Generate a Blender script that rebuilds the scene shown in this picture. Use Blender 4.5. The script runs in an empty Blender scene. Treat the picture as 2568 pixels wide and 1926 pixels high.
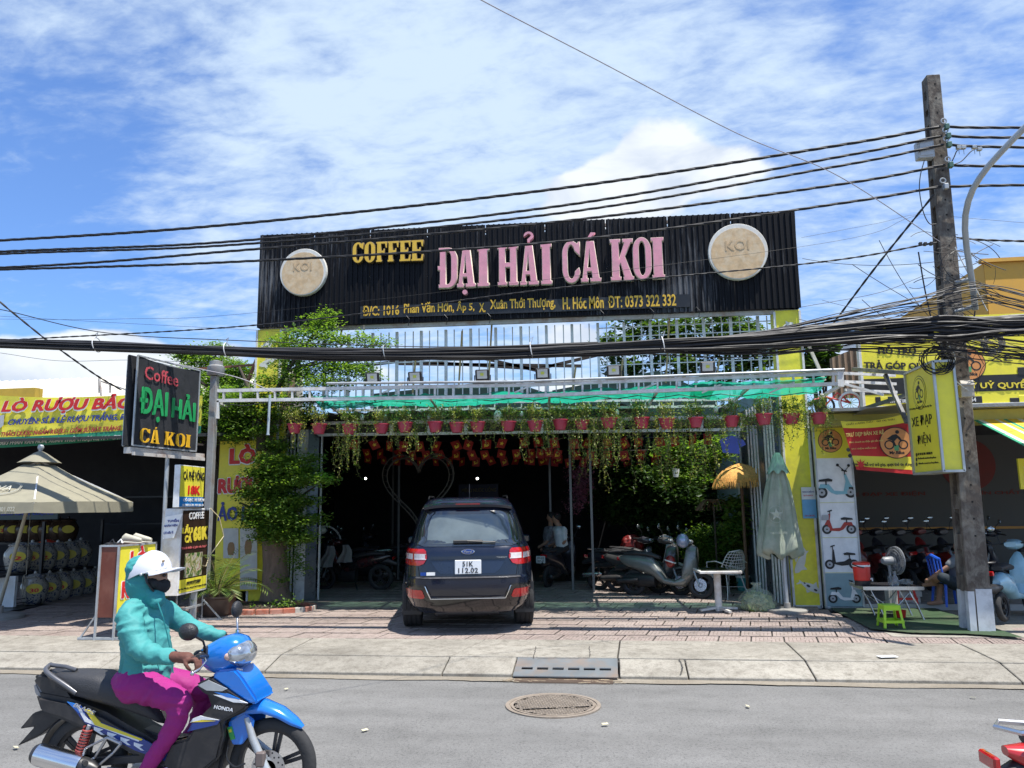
import bpy, bmesh, math, random
from mathutils import Vector, Matrix, noise
random.seed(7)
SC = bpy.context.scene; COL = SC.collection
V = Vector; PI = math.pi; rad = math.radians
# ---------------------------------------------------------------- camera
CH = 1.87
cam_d = bpy.data.cameras.new('camera'); cam = bpy.data.objects.new('camera', cam_d); COL.objects.link(cam)
cam_d.sensor_width = 36; cam_d.lens = 36*1929/2568; cam_d.clip_start = .05; cam_d.clip_end = 4000
_y, _p, _r = rad(7.5), rad(9.0), rad(0.8)
_f = V((-math.sin(_y)*math.cos(_p), math.cos(_y)*math.cos(_p), math.sin(_p)))
_r0 = V((math.cos(_y), math.sin(_y),0)); _u0 = _r0.cross(_f)
_R = _r0*math.cos(_r) - _u0*math.sin(_r); _U = _u0*math.cos(_r) + _r0*math.sin(_r)
cam.matrix_world = Matrix(((_R.x, _U.x, -_f.x, 0),(_R.y, _U.y, -_f.y, 0),(_R.z, _U.z, -_f.z, CH),(0,0,0,1)))
SC.camera = cam
def ray(px, py):
    return _f + _R*((px-1284)/1929) + _U*((963-py)/1929)
def aY(px, py, Y):      # photo pixel on the vertical plane at distance Y
    d = ray(px, py); t = Y/d.y; return V((d.x*t, Y, CH+d.z*t))
def aZ(px, py, z):
    d = ray(px, py); t = (z-CH)/d.z; return V((d.x*t, d.y*t, z))
def aX(px, py, X):
    d = ray(px, py); t = X/d.x; return V((X, d.y*t, CH+d.z*t))
# ---------------------------------------------------------------- light
SUN = V((.30,-.18,1)).normalized()
sun_d = bpy.data.lights.new('sun', 'SUN'); sun_d.energy = 5.0; sun_d.angle = rad(.53); sun_d.color = (1,.955,.88)
sun = bpy.data.objects.new('sun', sun_d); COL.objects.link(sun); sun.rotation_euler = SUN.to_track_quat('Z', 'Y').to_euler()
W = bpy.data.worlds.new('World'); SC.world = W; W.use_nodes = True
SC.view_settings.view_transform = 'Standard'; SC.view_settings.look = 'None'; SC.view_settings.gamma = 1
SC.view_settings.use_curve_mapping = False; SC.view_settings.exposure = 0.62
SC.render.film_transparent = False
SC.cycles.max_bounces = 7; SC.cycles.transparent_max_bounces = 12; SC.cycles.use_denoising = True
def NN(nt, typ, ins=None, **kw):
    n = nt.nodes.new(typ)
    for k, v in kw.items(): setattr(n, k, v)
    if ins:
        for k, v in ins.items():
            if isinstance(v, bpy.types.NodeSocket): nt.links.new(v, n.inputs[k])
            else: n.inputs[k].default_value = v
    return n
def ramp(nt, fac, stops, interp='LINEAR'):
    n = NN(nt, 'ShaderNodeValToRGB', {0: fac}); e = n.color_ramp.elements; n.color_ramp.interpolation = interp
    e[0].position, e[0].color = stops[0][0], _c4(stops[0][1]); e[1].position, e[1].color = stops[-1][0], _c4(stops[-1][1])
    for p, c in stops[1:-1]:
        x = e.new(p); x.color = _c4(c)
    return n.outputs[0]
def _c4(c):
    if isinstance(c, (int, float)): c = (c, c, c)
    return (c[0], c[1], c[2],1) if len(c) == 3 else c
def mixc(nt, fac, a, b, mode='MIX'):
    n = nt.nodes.new('ShaderNodeMix'); n.data_type = 'RGBA'; n.blend_type = mode
    for i, v in ((0, fac),(6, a),(7, b)):
        if isinstance(v, bpy.types.NodeSocket): nt.links.new(v, n.inputs[i])
        else: n.inputs[i].default_value = v if i == 0 else _c4(v)
    return n.outputs[2]
def M2(nt, op, a, b=0., c=None):
    n = nt.nodes.new('ShaderNodeMath'); n.operation = op
    for i, v in enumerate((a, b) if c is None else (a, b, c)):
        if isinstance(v, bpy.types.NodeSocket): nt.links.new(v, n.inputs[i])
        else: n.inputs[i].default_value = v
    return n.outputs[0]
def build_world():
    nt = W.node_tree; nt.nodes.clear()
    out = NN(nt, 'ShaderNodeOutputWorld'); bg = NN(nt, 'ShaderNodeBackground')
    nt.links.new(bg.outputs[0], out.inputs[0]); bg.inputs[1].default_value = .1
    sky = NN(nt, 'ShaderNodeTexSky', sky_type='NISHITA', sun_disc=False)
    sky.sun_elevation = math.asin(SUN.z); sky.sun_rotation = math.atan2(SUN.x, SUN.y)
    sky.air_density = 1.15; sky.dust_density = .25; sky.ozone_density = 2.2
    tc = NN(nt, 'ShaderNodeTexCoord').outputs['Generated']
    sep = NN(nt, 'ShaderNodeSeparateXYZ', {0: tc})
    z = M2(nt, 'MAXIMUM', sep.outputs[2],.02)
    den = M2(nt, 'ADD', z, .16)
    u = M2(nt, 'DIVIDE', sep.outputs[0], den); v = M2(nt, 'DIVIDE', sep.outputs[1], den)
    pl = NN(nt, 'ShaderNodeCombineXYZ', {0: u, 1: v, 2: 0.}).outputs[0]
    # thin high cloud: broad cover x ripples
    rot = NN(nt, 'ShaderNodeMapping', {0: pl, 'Rotation': (0,0, rad(35)), 'Scale': (1.0,1.7,1), 'Location': (3.1,1.2,0)}).outputs[0]
    wv = NN(nt, 'ShaderNodeTexNoise', {'Vector': rot, 'Scale': .9, 'Detail': 3., 'Roughness': .55, 'Distortion': .6})
    rip = NN(nt, 'ShaderNodeTexNoise', {'Vector': rot, 'Scale': 4.6, 'Detail': 9., 'Roughness': .60, 'Distortion': .35})
    fine = NN(nt, 'ShaderNodeTexNoise', {'Vector': rot, 'Scale': 17., 'Detail': 6., 'Roughness': .6, 'Distortion': .3})
    cov = M2(nt, 'ADD', M2(nt, 'MULTIPLY', wv.outputs[0],.36), M2(nt, 'MULTIPLY', rip.outputs[0],.74))
    cov = M2(nt, 'ADD', cov, M2(nt, 'MULTIPLY', M2(nt, 'SUBTRACT', fine.outputs[0],.5),.30))
    def blob(px, py, rx, k, up=1.):    # a soft mass of cover in a given direction
        d = ray(px, py).normalized()
        dv = NN(nt, 'ShaderNodeVectorMath', {0: tc, 1: tuple(d)}, operation='SUBTRACT').outputs[0]
        sc = NN(nt, 'ShaderNodeVectorMath', {0: dv, 1: (1,1, up)}, operation='MULTIPLY').outputs[0]
        l = NN(nt, 'ShaderNodeVectorMath', {0: sc}, operation='LENGTH').outputs[1]
        g = NN(nt, 'ShaderNodeMapRange', {0: l, 1: 0., 2: rx, 3: 1., 4: 0.}, interpolation_type='SMOOTHSTEP').outputs[0]
        return M2(nt, 'MULTIPLY', g, k)
    for b in ((1150,330,.50,.16),(1750,120,.5,.06),(60,520,.34,-.24),(330,260,.16,-.10),(2500,620,.3,.05),(830,60,.28,.08),(90,100,.22,.12),(420,480,.14,.10),(700,620,.2,.06),(520,420,.2,.06),(2300,250,.3,-.03)):
        cov = M2(nt, 'ADD', cov, blob(*b))
    cir = NN(nt, 'ShaderNodeMapRange', {0: cov, 1: .38,2: .84,3: .05,4: .95}, interpolation_type='SMOOTHSTEP').outputs[0]
    # heaped clouds low down
    cm = NN(nt, 'ShaderNodeMapping', {0: tc, 'Scale': (1,1,1.8)}).outputs[0]
    cn = NN(nt, 'ShaderNodeTexNoise', {'Vector': cm, 'Scale': 7., 'Detail': 10., 'Roughness': .56, 'Distortion': .1}).outputs[0]
    cn2 = NN(nt, 'ShaderNodeTexVoronoi', {'Vector': cm, 'Scale': 13.}, feature='SMOOTH_F1').outputs[0]
    cc = M2(nt, 'ADD', M2(nt, 'MULTIPLY', cn, .75), M2(nt, 'MULTIPLY', M2(nt, 'SUBTRACT', .5, cn2),.34))
    for b in ((60,900,.15,.40,1.9),(330,900,.12,.40,2.0),(560,905,.07,.2,1.6),(1650,420,.13,.52,1.5),(1500,500,.12,.45,1.8),(1850,420,.09,.28,1.7),(1300,900,.5,.28,2.2),(2300,900,.2,.3,3)):
        cc = M2(nt, 'ADD', cc, blob(*b))
    cum = NN(nt, 'ShaderNodeMapRange', {0: cc, 1: .62,2: .74,3: 0., 4: 1.}, interpolation_type='SMOOTHSTEP').outputs[0]
    sh = NN(nt, 'ShaderNodeTexNoise', {'Vector': cm, 'Scale': 9., 'Detail': 7., 'Distortion': .5}).outputs[0]
    ccol = ramp(nt, sh, [(.38,(4.5,5.1,6.1)),(.58,(6.3,6.7,7.1))])
    hz = NN(nt, 'ShaderNodeMapRange', {0: sep.outputs[2],1: .0,2: .18,3: 1., 4: 0.}).outputs[0]
    base = mixc(nt, 1., sky.outputs[0],(.62,.88,1.30), 'MULTIPLY')
    base = mixc(nt, M2(nt, 'MULTIPLY', hz, .22), base, (4.6,5.6,7.0))
    c1 = mixc(nt, cir, base, (4.7,5.75,6.95))
    c2 = mixc(nt, cum, c1, ccol)
    nt.links.new(c2, bg.inputs[0])
build_world()
# ---------------------------------------------------------------- materials
MATS = {}
def mat(name, col, rough=.6, metal=0., var=.12, scale=6., bump=0., bscale=None, spec=.5, coat=0., dirt=None, dscale=2., damt=.5, trans=0., emis=None, alpha=1., stretch=(1,1,1), sss=0.):
    if name in MATS: return MATS[name]
    m = bpy.data.materials.new(name); m.use_nodes = True; nt = m.node_tree; b = nt.nodes['Principled BSDF']; MATS[name] = m
    tc = NN(nt, 'ShaderNodeTexCoord').outputs['Object']
    if stretch != (1,1,1): tc = NN(nt, 'ShaderNodeMapping', {0: tc, 'Scale': stretch}).outputs[0]
    n1 = NN(nt, 'ShaderNodeTexNoise', {'Vector': tc, 'Scale': scale, 'Detail': 6., 'Roughness': .6}).outputs[0]
    c = mixc(nt, NN(nt, 'ShaderNodeMapRange', {0: n1,1: .3,2: .7}).outputs[0], tuple(x*(1-var) for x in col[:3]), tuple(min(1, x*(1+var)) for x in col[:3]))
    if dirt:
        n2 = NN(nt, 'ShaderNodeTexNoise', {'Vector': tc, 'Scale': dscale, 'Detail': 9., 'Roughness': .68, 'Distortion': .4}).outputs[0]
        f = NN(nt, 'ShaderNodeMapRange', {0: n2,1: .45,2: .68,3: 0., 4: damt}).outputs[0]
        c = mixc(nt, f, c, dirt)
    nt.links.new(c, b.inputs['Base Color'])
    b.inputs['Roughness'].default_value = rough; b.inputs['Metallic'].default_value = metal
    b.inputs['Specular IOR Level'].default_value = spec; b.inputs['Coat Weight'].default_value = coat
    b.inputs['Coat Roughness'].default_value = .06
    b.inputs['Transmission Weight'].default_value = trans; b.inputs['Alpha'].default_value = alpha
    if rough > .2:
        rr = NN(nt, 'ShaderNodeMapRange', {0: n1,1: .3,2: .7,3: rough*.85,4: min(1, rough*1.12)}).outputs[0]; nt.links.new(rr, b.inputs['Roughness'])
    if bump:
        n3 = NN(nt, 'ShaderNodeTexNoise', {'Vector': tc, 'Scale': bscale or scale*6, 'Detail': 5.}).outputs[0]
        bp = NN(nt, 'ShaderNodeBump', {'Height': n3, 'Strength': bump, 'Distance': .02}); nt.links.new(bp.outputs[0], b.inputs['Normal'])
    if emis:
        b.inputs['Emission Color'].default_value = _c4(emis[:3]); b.inputs['Emission Strength'].default_value = emis[3]
    return m
def leafmat(name, col, col2, transl=.35):
    if name in MATS: return MATS[name]
    m = bpy.data.materials.new(name); m.use_nodes = True; nt = m.node_tree; MATS[name] = m
    b = nt.nodes['Principled BSDF']; out = nt.nodes['Material Output']
    tc = NN(nt, 'ShaderNodeTexCoord').outputs['Object']
    g = NN(nt, 'ShaderNodeNewGeometry').outputs['Random Per Island']
    n1 = NN(nt, 'ShaderNodeTexNoise', {'Vector': tc, 'Scale': 2.2, 'Detail': 3.}).outputs[0]
    f = M2(nt, 'ADD', M2(nt, 'MULTIPLY', g, .6), M2(nt, 'MULTIPLY', n1,.5))
    c = mixc(nt, NN(nt, 'ShaderNodeMapRange', {0: f, 1: .25,2: .85}).outputs[0], col, col2)
    nt.links.new(c, b.inputs['Base Color']); b.inputs['Roughness'].default_value = .42; b.inputs['Specular IOR Level'].default_value = .45
    tr = NN(nt, 'ShaderNodeBsdfTranslucent', {0: mixc(nt, 1., c, (1.5,1.6,.55), 'MULTIPLY')})
    mx = NN(nt, 'ShaderNodeMixShader', {0: transl, 1: b.outputs[0],2: tr.outputs[0]})
    nt.links.new(mx.outputs[0], out.inputs[0])
    return m
# ---------------------------------------------------------------- mesh builder
def rotz(a): return Matrix.Rotation(a, 3, 'Z')
class MB:
    def __init__(s): s.v = []; s.f = []; s.m = []; s.k = 0
    def add(s, vs, fs, k=None):
        o = len(s.v); s.v += [tuple(p) for p in vs]; s.f += [tuple(i+o for i in f) for f in fs]; s.m += [s.k if k is None else k]*len(fs); return s
    def box(s, c, d, R=None, k=None):
        c = V(c); vs = []
        for x in (-.5,.5):
            for y in (-.5,.5):
                for z in (-.5,.5):
                    p = V((x*d[0], y*d[1], z*d[2])); vs.append(c + (R @ p if R else p))
        return s.add(vs, [(0,1,3,2),(4,6,7,5),(0,4,5,1),(2,3,7,6),(0,2,6,4),(1,5,7,3)], k)
    def bb(s, x0, x1, y0, y1, z0, z1, k=None):
        return s.box(((x0+x1)/2,(y0+y1)/2,(z0+z1)/2),(abs(x1-x0), abs(y1-y0), abs(z1-z0)), None, k)
    def beam(s, a, b, w=.04, h=None, up=(0,0,1), k=None):
        a, b = V(a), V(b); h = h or w; d = b-a; L = d.length
        if L < 1e-6: return s
        z = d/L; u = V(up)
        if abs(z.dot(u)) > .98: u = V((0,1,0))
        x = u.cross(z).normalized(); y = z.cross(x)
        R = Matrix((x, y, z)).transposed()
        return s.box((a+b)/2,(w, h, L), R, k)
    def tube(s, pts, r=.02, n=8, caps=True, k=None):
        pts = [V(p) for p in pts]; N = len(pts); rs = r if isinstance(r, (list, tuple)) else [r]*N
        vs = []; prev = None
        for i, p in enumerate(pts):
            t = (pts[min(i+1, N-1)]-pts[max(i-1,0)]).normalized()
            if prev is None:
                u = V((0,0,1)) if abs(t.z) < .9 else V((1,0,0)); x = t.cross(u).normalized()
            else:
                x = prev - t*prev.dot(t)
                x = x.normalized() if x.length > 1e-6 else t.orthogonal().normalized()
            prev = x; y = t.cross(x)
            for j in range(n):
                a = 2*PI*j/n; vs.append(p + (x*math.cos(a)+y*math.sin(a))*rs[i])
        fs = [(i*n+j, i*n+(j+1) % n, (i+1)*n+(j+1) % n, (i+1)*n+j) for i in range(N-1) for j in range(n)]
        if caps: fs += [tuple(range(n))[::-1], tuple((N-1)*n+j for j in range(n))]
        return s.add(vs, fs, k)
    def lathe(s, prof, c=(0,0,0), n=16, ax=None, k=None, sx=1, sy=1):
        c = V(c); vs = []; R = ax
        for r, z in prof:
            for j in range(n):
                a = 2*PI*j/n; p = V((r*math.cos(a)*sx, r*math.sin(a)*sy, z)); vs.append(c + (R @ p if R else p))
        N = len(prof); fs = [(i*n+j, i*n+(j+1) % n, (i+1)*n+(j+1) % n, (i+1)*n+j) for i in range(N-1) for j in range(n)]
        if prof[0][0] > 1e-5: fs.append(tuple(range(n))[::-1])
        if prof[-1][0] > 1e-5: fs.append(tuple((N-1)*n+j for j in range(n)))
        return s.add(vs, fs, k)
    def loft(s, rings, caps=True, closed=True, k=None):
        n = len(rings[0]); N = len(rings); vs = [p for r in rings for p in r]
        fs = [(i*n+j, i*n+(j+1) % n, (i+1)*n+(j+1) % n, (i+1)*n+j) for i in range(N-1) for j in range(n if closed else n-1)]
        if caps and closed: fs += [tuple(range(n))[::-1], tuple((N-1)*n+j for j in range(n))]
        return s.add(vs, fs, k)
    def prism(s, poly, o, ex, ey, d, k=None):      # polygon in plane (o, ex, ey) extruded by vector d
        o, ex, ey, d = V(o), V(ex), V(ey), V(d); n = len(poly)
        vs = [o+ex*a+ey*b for a, b in poly]; vs += [p+d for p in vs]
        fs = [tuple(range(n))[::-1], tuple(range(n, 2*n))]+[(i, (i+1) % n, n+(i+1) % n, n+i) for i in range(n)]
        return s.add(vs, fs, k)
    def quad(s, a, b, c, d, k=None): return s.add([a, b, c, d],[(0,1,2,3)], k)
    def ball(s, c, r, n=12, k=None):
        r = (r, r, r) if isinstance(r, (int, float)) else r; c = V(c); m = n//2; vs = [c+V((0,0,-r[2]))]
        for i in range(1, m):
            a = -PI/2+PI*i/m
            for j in range(n):
                b = 2*PI*j/n; vs.append(c+V((math.cos(a)*math.cos(b)*r[0], math.cos(a)*math.sin(b)*r[1], math.sin(a)*r[2])))
        vs.append(c+V((0,0, r[2]))); L = len(vs)-1
        fs = [(0,1+(j+1) % n, 1+j) for j in range(n)]+[(1+i*n+j, 1+i*n+(j+1) % n, 1+(i+1)*n+(j+1) % n, 1+(i+1)*n+j) for i in range(m-2) for j in range(n)]
        fs += [(L, 1+(m-2)*n+j, 1+(m-2)*n+(j+1) % n) for j in range(n)]
        return s.add(vs, fs, k)
    def xf(s, Mx): s.v = [tuple(Mx @ V(p)) for p in s.v]; return s
    def build(s, name, mats, parent=None, bevel=0, smooth=None, local=False, recalc=True, seg=1):
        me = bpy.data.meshes.new(name); me.from_pydata(s.v, [], s.f)
        mats = mats if isinstance(mats, (list, tuple)) else [mats]
        for m in mats: me.materials.append(m)
        if len(mats) > 1: me.polygons.foreach_set('material_index', s.m)
        if bevel or recalc:
            b = bmesh.new(); b.from_mesh(me)
            if recalc: bmesh.ops.recalc_face_normals(b, faces=b.faces)
            if bevel:
                es = [e for e in b.edges if len(e.link_faces) == 2 and e.calc_face_angle(0) > .6]
                bmesh.ops.bevel(b, geom=es, offset=bevel, segments=seg, affect='EDGES', clamp_overlap=True)
            b.to_mesh(me); b.free()
        if smooth is not None:
            me.shade_smooth(); me.set_sharp_from_angle(angle=rad(smooth))
        o = bpy.data.objects.new(name, me); COL.objects.link(o)
        if parent is not None:
            o.parent = parent
            if not local: me.transform(wmat(parent).inverted())
        return o
def wmat(o):
    m = o.matrix_basis.copy() if o.type != 'X' else None
    m = Matrix.LocRotScale(o.location, o.rotation_euler, o.scale)
    return wmat(o.parent) @ m if o.parent else m
def tag(o, label=None, cat=None, group=None, kind=None):
    if label: o['label'] = label
    if cat: o['category'] = cat
    if group: o['group'] = group
    if kind: o['kind'] = kind
    return o
def thing(name, label, cat, loc=(0,0,0), rz=0, group=None):
    o = bpy.data.objects.new(name, None); COL.objects.link(o); o.location = loc; o.rotation_euler = (0,0, rz); o.empty_display_size = .1
    return tag(o, label, cat, group)
def inst(o, parent, loc, rot=(0,0,0), scale=(1,1,1), name=None):      # a second object sharing the mesh
    c = bpy.data.objects.new(name or o.name.split('.')[0], o.data); COL.objects.link(c); c.parent = parent
    c.location = loc; c.rotation_euler = rot; c.scale = scale; return c
KIDS = {}
def copy_tree(o, loc=None, rz=None, label=None, parent=None, kids=None):
    if kids is None:
        kids = {}
        for c in list(bpy.data.objects):
            if c.parent: kids.setdefault(c.parent.name, []).append(c)
    c = o.copy(); COL.objects.link(c)
    if parent: c.parent = parent
    if loc is not None: c.location = loc
    if rz is not None: c.rotation_euler = (0,0, rz)
    if label: c['label'] = label
    for ch in kids.get(o.name, []): copy_tree(ch, parent=c, kids=kids)
    return c
# lettering: flat text standing 'dep' proud of a sign plane, fitted into a W x H box
def text(s, m, o, ex, ey, W=None, H=None, dep=.004, bold=0., parent=None, name='lettering', shear=0., lift=.002, sp=1., keep=False, res=2):
    c = bpy.data.curves.new('t', 'FONT'); c.body = s; c.size = 1; c.offset = min(bold, .012); c.resolution_u = res; c.shear = shear; c.space_character = sp; c.extrude = .5
    t = bpy.data.objects.new('t', c); COL.objects.link(t)
    me = bpy.data.meshes.new_from_object(t.evaluated_get(bpy.context.evaluated_depsgraph_get()))
    bpy.data.objects.remove(t); bpy.data.curves.remove(c)
    xs = [v.co.x for v in me.vertices]; ys = [v.co.y for v in me.vertices]
    if not xs: return None
    x0, x1, y0, y1 = min(xs), max(xs), min(ys), max(ys)
    if bold > .015:      # heavier weight: copies shifted a hair and stacked in depth
        bb_ = bmesh.new(); k = bold-.008; sh = [(k, 0),(-k, 0),(k*.7, k*.6),(-k*.7,-k*.6),(0, k*.6),(0,-k*.6),(k*.7,-k*.6),(-k*.7, k*.6)][:8 if bold > .05 else 4]
        for i, (dx, dy) in enumerate([(0,0)]+sh):
            n0 = len(bb_.verts); bb_.from_mesh(me); bb_.verts.ensure_lookup_table()
            for v in bb_.verts[n0:]: v.co.x += dx; v.co.y += dy; v.co.z *= 1-.03*i
        bb_.to_mesh(me); bb_.free(); x0 -= k; x1 += k
    sx = W/(x1-x0) if W else None; sy = H/(y1-y0) if H else None
    sx = sx or sy; sy = sy or sx
    ex, ey = V(ex).normalized(), V(ey).normalized(); ez = ex.cross(ey); o = V(o)
    for v in me.vertices:
        x, y, z = v.co; v.co = o + ex*((x-x0)*sx) + ey*((y-y0)*sy) + ez*(lift+(z+.5)*dep)
    me.name = name; me.materials.clear(); me.materials.append(m)
    ob = bpy.data.objects.new(name, me); COL.objects.link(ob)
    if parent is not None: ob.parent = parent; me.transform(wmat(parent).inverted())
    return ob
def outline(loops, m, o, ex, ey, dep=.03, parent=None, name='letter', lift=.002, bev=0.):   # closed outlines with holes -> solid
    c = bpy.data.curves.new('c', 'CURVE'); c.dimensions = '2D'; c.fill_mode = 'BOTH'; c.extrude = dep/2; c.bevel_depth = bev
    for L in loops:
        sp = c.splines.new('POLY'); sp.points.add(len(L)-1); sp.use_cyclic_u = True
        for i, (x, y) in enumerate(L): sp.points[i].co = (x, y, 0,1)
    t = bpy.data.objects.new('t', c); COL.objects.link(t)
    me = bpy.data.meshes.new_from_object(t.evaluated_get(bpy.context.evaluated_depsgraph_get()))
    bpy.data.objects.remove(t); bpy.data.curves.remove(c)
    ex, ey = V(ex).normalized(), V(ey).normalized(); ez = ex.cross(ey); o = V(o)
    for v in me.vertices:
        x, y, z = v.co; v.co = o+ex*x+ey*y+ez*(lift+z+dep/2)
    me.materials.clear(); me.materials.append(m); me.name = name
    ob = bpy.data.objects.new(name, me); COL.objects.link(ob)
    if parent is not None: ob.parent = parent; me.transform(wmat(parent).inverted())
    return ob
# leaves
def leaf(mb, p, L, w, d=None, k=None):
    d = (d or V((random.uniform(-1,1), random.uniform(-1,1), random.uniform(-.6,.6)))).normalized()
    sd = d.cross(V((random.uniform(-.5,.5), random.uniform(-.5,.5),1))); sd = sd.normalized() if sd.length > .01 else V((1,0,0))
    n = sd.cross(d); a = p; c = p+d*L; b = p+d*L*.5+sd*w-n*w*.25; e = p+d*L*.5-sd*w-n*w*.25
    mb.add([a, b, c, e],[(0,1,2),(0,2,3)], k)
def rvec(s=1.): return V((random.gauss(0, s), random.gauss(0, s), random.gauss(0, s)))
def sag(a, b, s, n=24): a, b = V(a), V(b); return [a.lerp(b, i/n)-V((0,0, s*4*(i/n)*(1-i/n))) for i in range(n+1)]
# ================================================================ setting: ground, road, kerb, paving
WHITE = mat('white_paint', (.72,.73,.73),.45, dirt=(.35,.27,.2), dscale=5, damt=.55)
GREYM = mat('grey_steel', (.42,.45,.47),.42,.3, dirt=(.22,.16,.12), dscale=4, damt=.4)
BLACK = mat('black_plastic', (.018,.018,.02),.38)
RUBBER = mat('rubber', (.03,.03,.031),.85, bump=.2)
CHROME = mat('chrome', (.75,.75,.76),.16,1., var=.04)
STEEL = mat('stainless', (.6,.6,.61),.28,1., var=.06)
ALU = mat('cast_alloy', (.5,.5,.51),.4,.9)
def paving_mat(name, c1, c2, stain, sc=1.2, bump=.3, fine=.3, st=.5):
    m = bpy.data.materials.new(name); m.use_nodes = True; nt = m.node_tree; b = nt.nodes['Principled BSDF']; MATS[name] = m
    tc = NN(nt, 'ShaderNodeTexCoord').outputs['Object']
    geo = NN(nt, 'ShaderNodeNewGeometry').outputs['Position']
    n1 = NN(nt, 'ShaderNodeTexNoise', {'Vector': geo, 'Scale': sc, 'Detail': 8., 'Roughness': .65, 'Distortion': .3}).outputs[0]
    n2 = NN(nt, 'ShaderNodeTexNoise', {'Vector': geo, 'Scale': sc*9, 'Detail': 8., 'Roughness': .7}).outputs[0]
    n3 = NN(nt, 'ShaderNodeTexNoise', {'Vector': geo, 'Scale': 190., 'Detail': 3.}).outputs[0]
    c = mixc(nt, NN(nt, 'ShaderNodeMapRange', {0: n1,1: .3,2: .7}).outputs[0], c1, c2)
    c = mixc(nt, NN(nt, 'ShaderNodeMapRange', {0: n2,1: .46,2: .72,3: 0., 4: st}).outputs[0], c, stain)
    n4 = NN(nt, 'ShaderNodeTexNoise', {'Vector': NN(nt, 'ShaderNodeMapping', {0: geo, 'Scale': (.25,1.1,1)}).outputs[0], 'Scale': 1.6, 'Detail': 4.}).outputs[0]
    c = mixc(nt, .5, c, ramp(nt, n4,[(.35,.62),(.6,1.0)]), 'MULTIPLY')
    n5 = NN(nt, 'ShaderNodeTexNoise', {'Vector': geo, 'Scale': 42., 'Detail': 2.}).outputs[0]
    c = mixc(nt, fine*.8, c, ramp(nt, n5,[(.36,.45),(.44,1.0),(.64,1.0),(.74,1.5)]), 'MULTIPLY')
    c = mixc(nt, fine, c, ramp(nt, n3,[(.3,.3),(.7,1.25)]), 'MULTIPLY')
    nt.links.new(c, b.inputs['Base Color']); b.inputs['Roughness'].default_value = .88; b.inputs['Specular IOR Level'].default_value = .25
    h = M2(nt, 'ADD', M2(nt, 'MULTIPLY', n2,.6), M2(nt, 'MULTIPLY', n3,.4))
    bp = NN(nt, 'ShaderNodeBump', {'Height': h, 'Strength': bump, 'Distance': .012}); nt.links.new(bp.outputs[0], b.inputs['Normal'])
    return m
ASPH = paving_mat('asphalt', (.195,.193,.186),(.245,.24,.23),(.16,.157,.15),.45,.5,.6,.6)
CONC = paving_mat('worn_concrete', (.27,.25,.21),(.44,.41,.35),(.17,.15,.12),1.0,.5,.4,.8)
DUST = paving_mat('gutter_grit', (.25,.215,.165),(.33,.295,.24),(.2,.18,.15),2., .6)
DARKJ = mat('joint_dirt', (.055,.05,.045),.95)
PINK = paving_mat('pink_tile', (.34,.265,.235),(.44,.365,.325),(.21,.185,.155),1.1,.3,.4,.8)
GREENT = paving_mat('green_tile', (.20,.29,.215),(.27,.36,.28),(.16,.2,.16),1.1,.25)
EARTH = mat('earth', (.09,.075,.055),.95, bump=.5, scale=3)
g = MB(); g.quad((-400,-60,-.03),(400,-60,-.03),(400,700,-.03),(-400,700,-.03)); tag(g.build('ground', EARTH), kind='structure')
def grid_sheet(x0, x1, y0, y1, nx, ny, zf):
    m = MB(); vs = [V((x0+(x1-x0)*i/nx, y0+(y1-y0)*j/ny, 0)) for j in range(ny+1) for i in range(nx+1)]
    for p in vs: p.z = zf(p.x, p.y)
    m.add(vs, [(j*(nx+1)+i, j*(nx+1)+i+1,(j+1)*(nx+1)+i+1,(j+1)*(nx+1)+i) for j in range(ny) for i in range(nx)]); return m
KY = 8.74   # kerb foot
tag(grid_sheet(-60,60,-9, KY+.05,60,30, lambda x, y: .006*noise.noise(V((x*.7, y*.9,0)))).build('road', ASPH, smooth=60), kind='structure')
# grit along the kerb foot, worn edge
m = MB(); top = []; bot = []
for i in range(241):
    x = -12+i*.1; w = .16+.05*noise.noise(V((x*1.3,0,0)))+.03*noise.noise(V((x*6,3,0)))
    top.append((x, KY+.02,.015)); bot.append((x, KY-w, .006+.006*noise.noise(V((x*.7,7.5,0)))+.004))
m.add(top+bot, [(i, i+1,241+i+1,241+i) for i in range(240)]); tag(m.build('gutter', DUST), kind='structure')
pav = MB(); pav.bb(-60,60, KY+.03,10.17,-.02,.02).bb(-60,60,9.1,10.17,.02,.12); pav = tag(pav.build('pavement', DARKJ), kind='structure')
xs = [-60,-30,-14.5,-12.4,-10.3,-8.2,-6.1,-4.05,-1.98,-1.19,-.03,.7,2.0,4.0,6.1,8.2,14,30,60]
for i in range(len(xs)-1):
    a, b = xs[i]+.008, xs[i+1]-.008
    if a < -1.1 < b or abs(xs[i]+1.19) < .01: continue
    ang = random.uniform(-.0,.03)
    z = random.uniform(0,.006)
    k = MB(); k.add([(a, KY, .045+z),(b, KY, .045+z),(b, 9.17,.142+z),(a, 9.17,.142+z),(a, KY, -.03),(b, KY, -.03),(b, 9.17,-.03),(a, 9.17,-.03)],
                    [(0,1,2,3),(0,4,5,1),(3,2,6,7),(1,5,6,2),(0,3,7,4),(4,7,6,5)]).build('kerb_slab', CONC, pav, bevel=.007)
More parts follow.
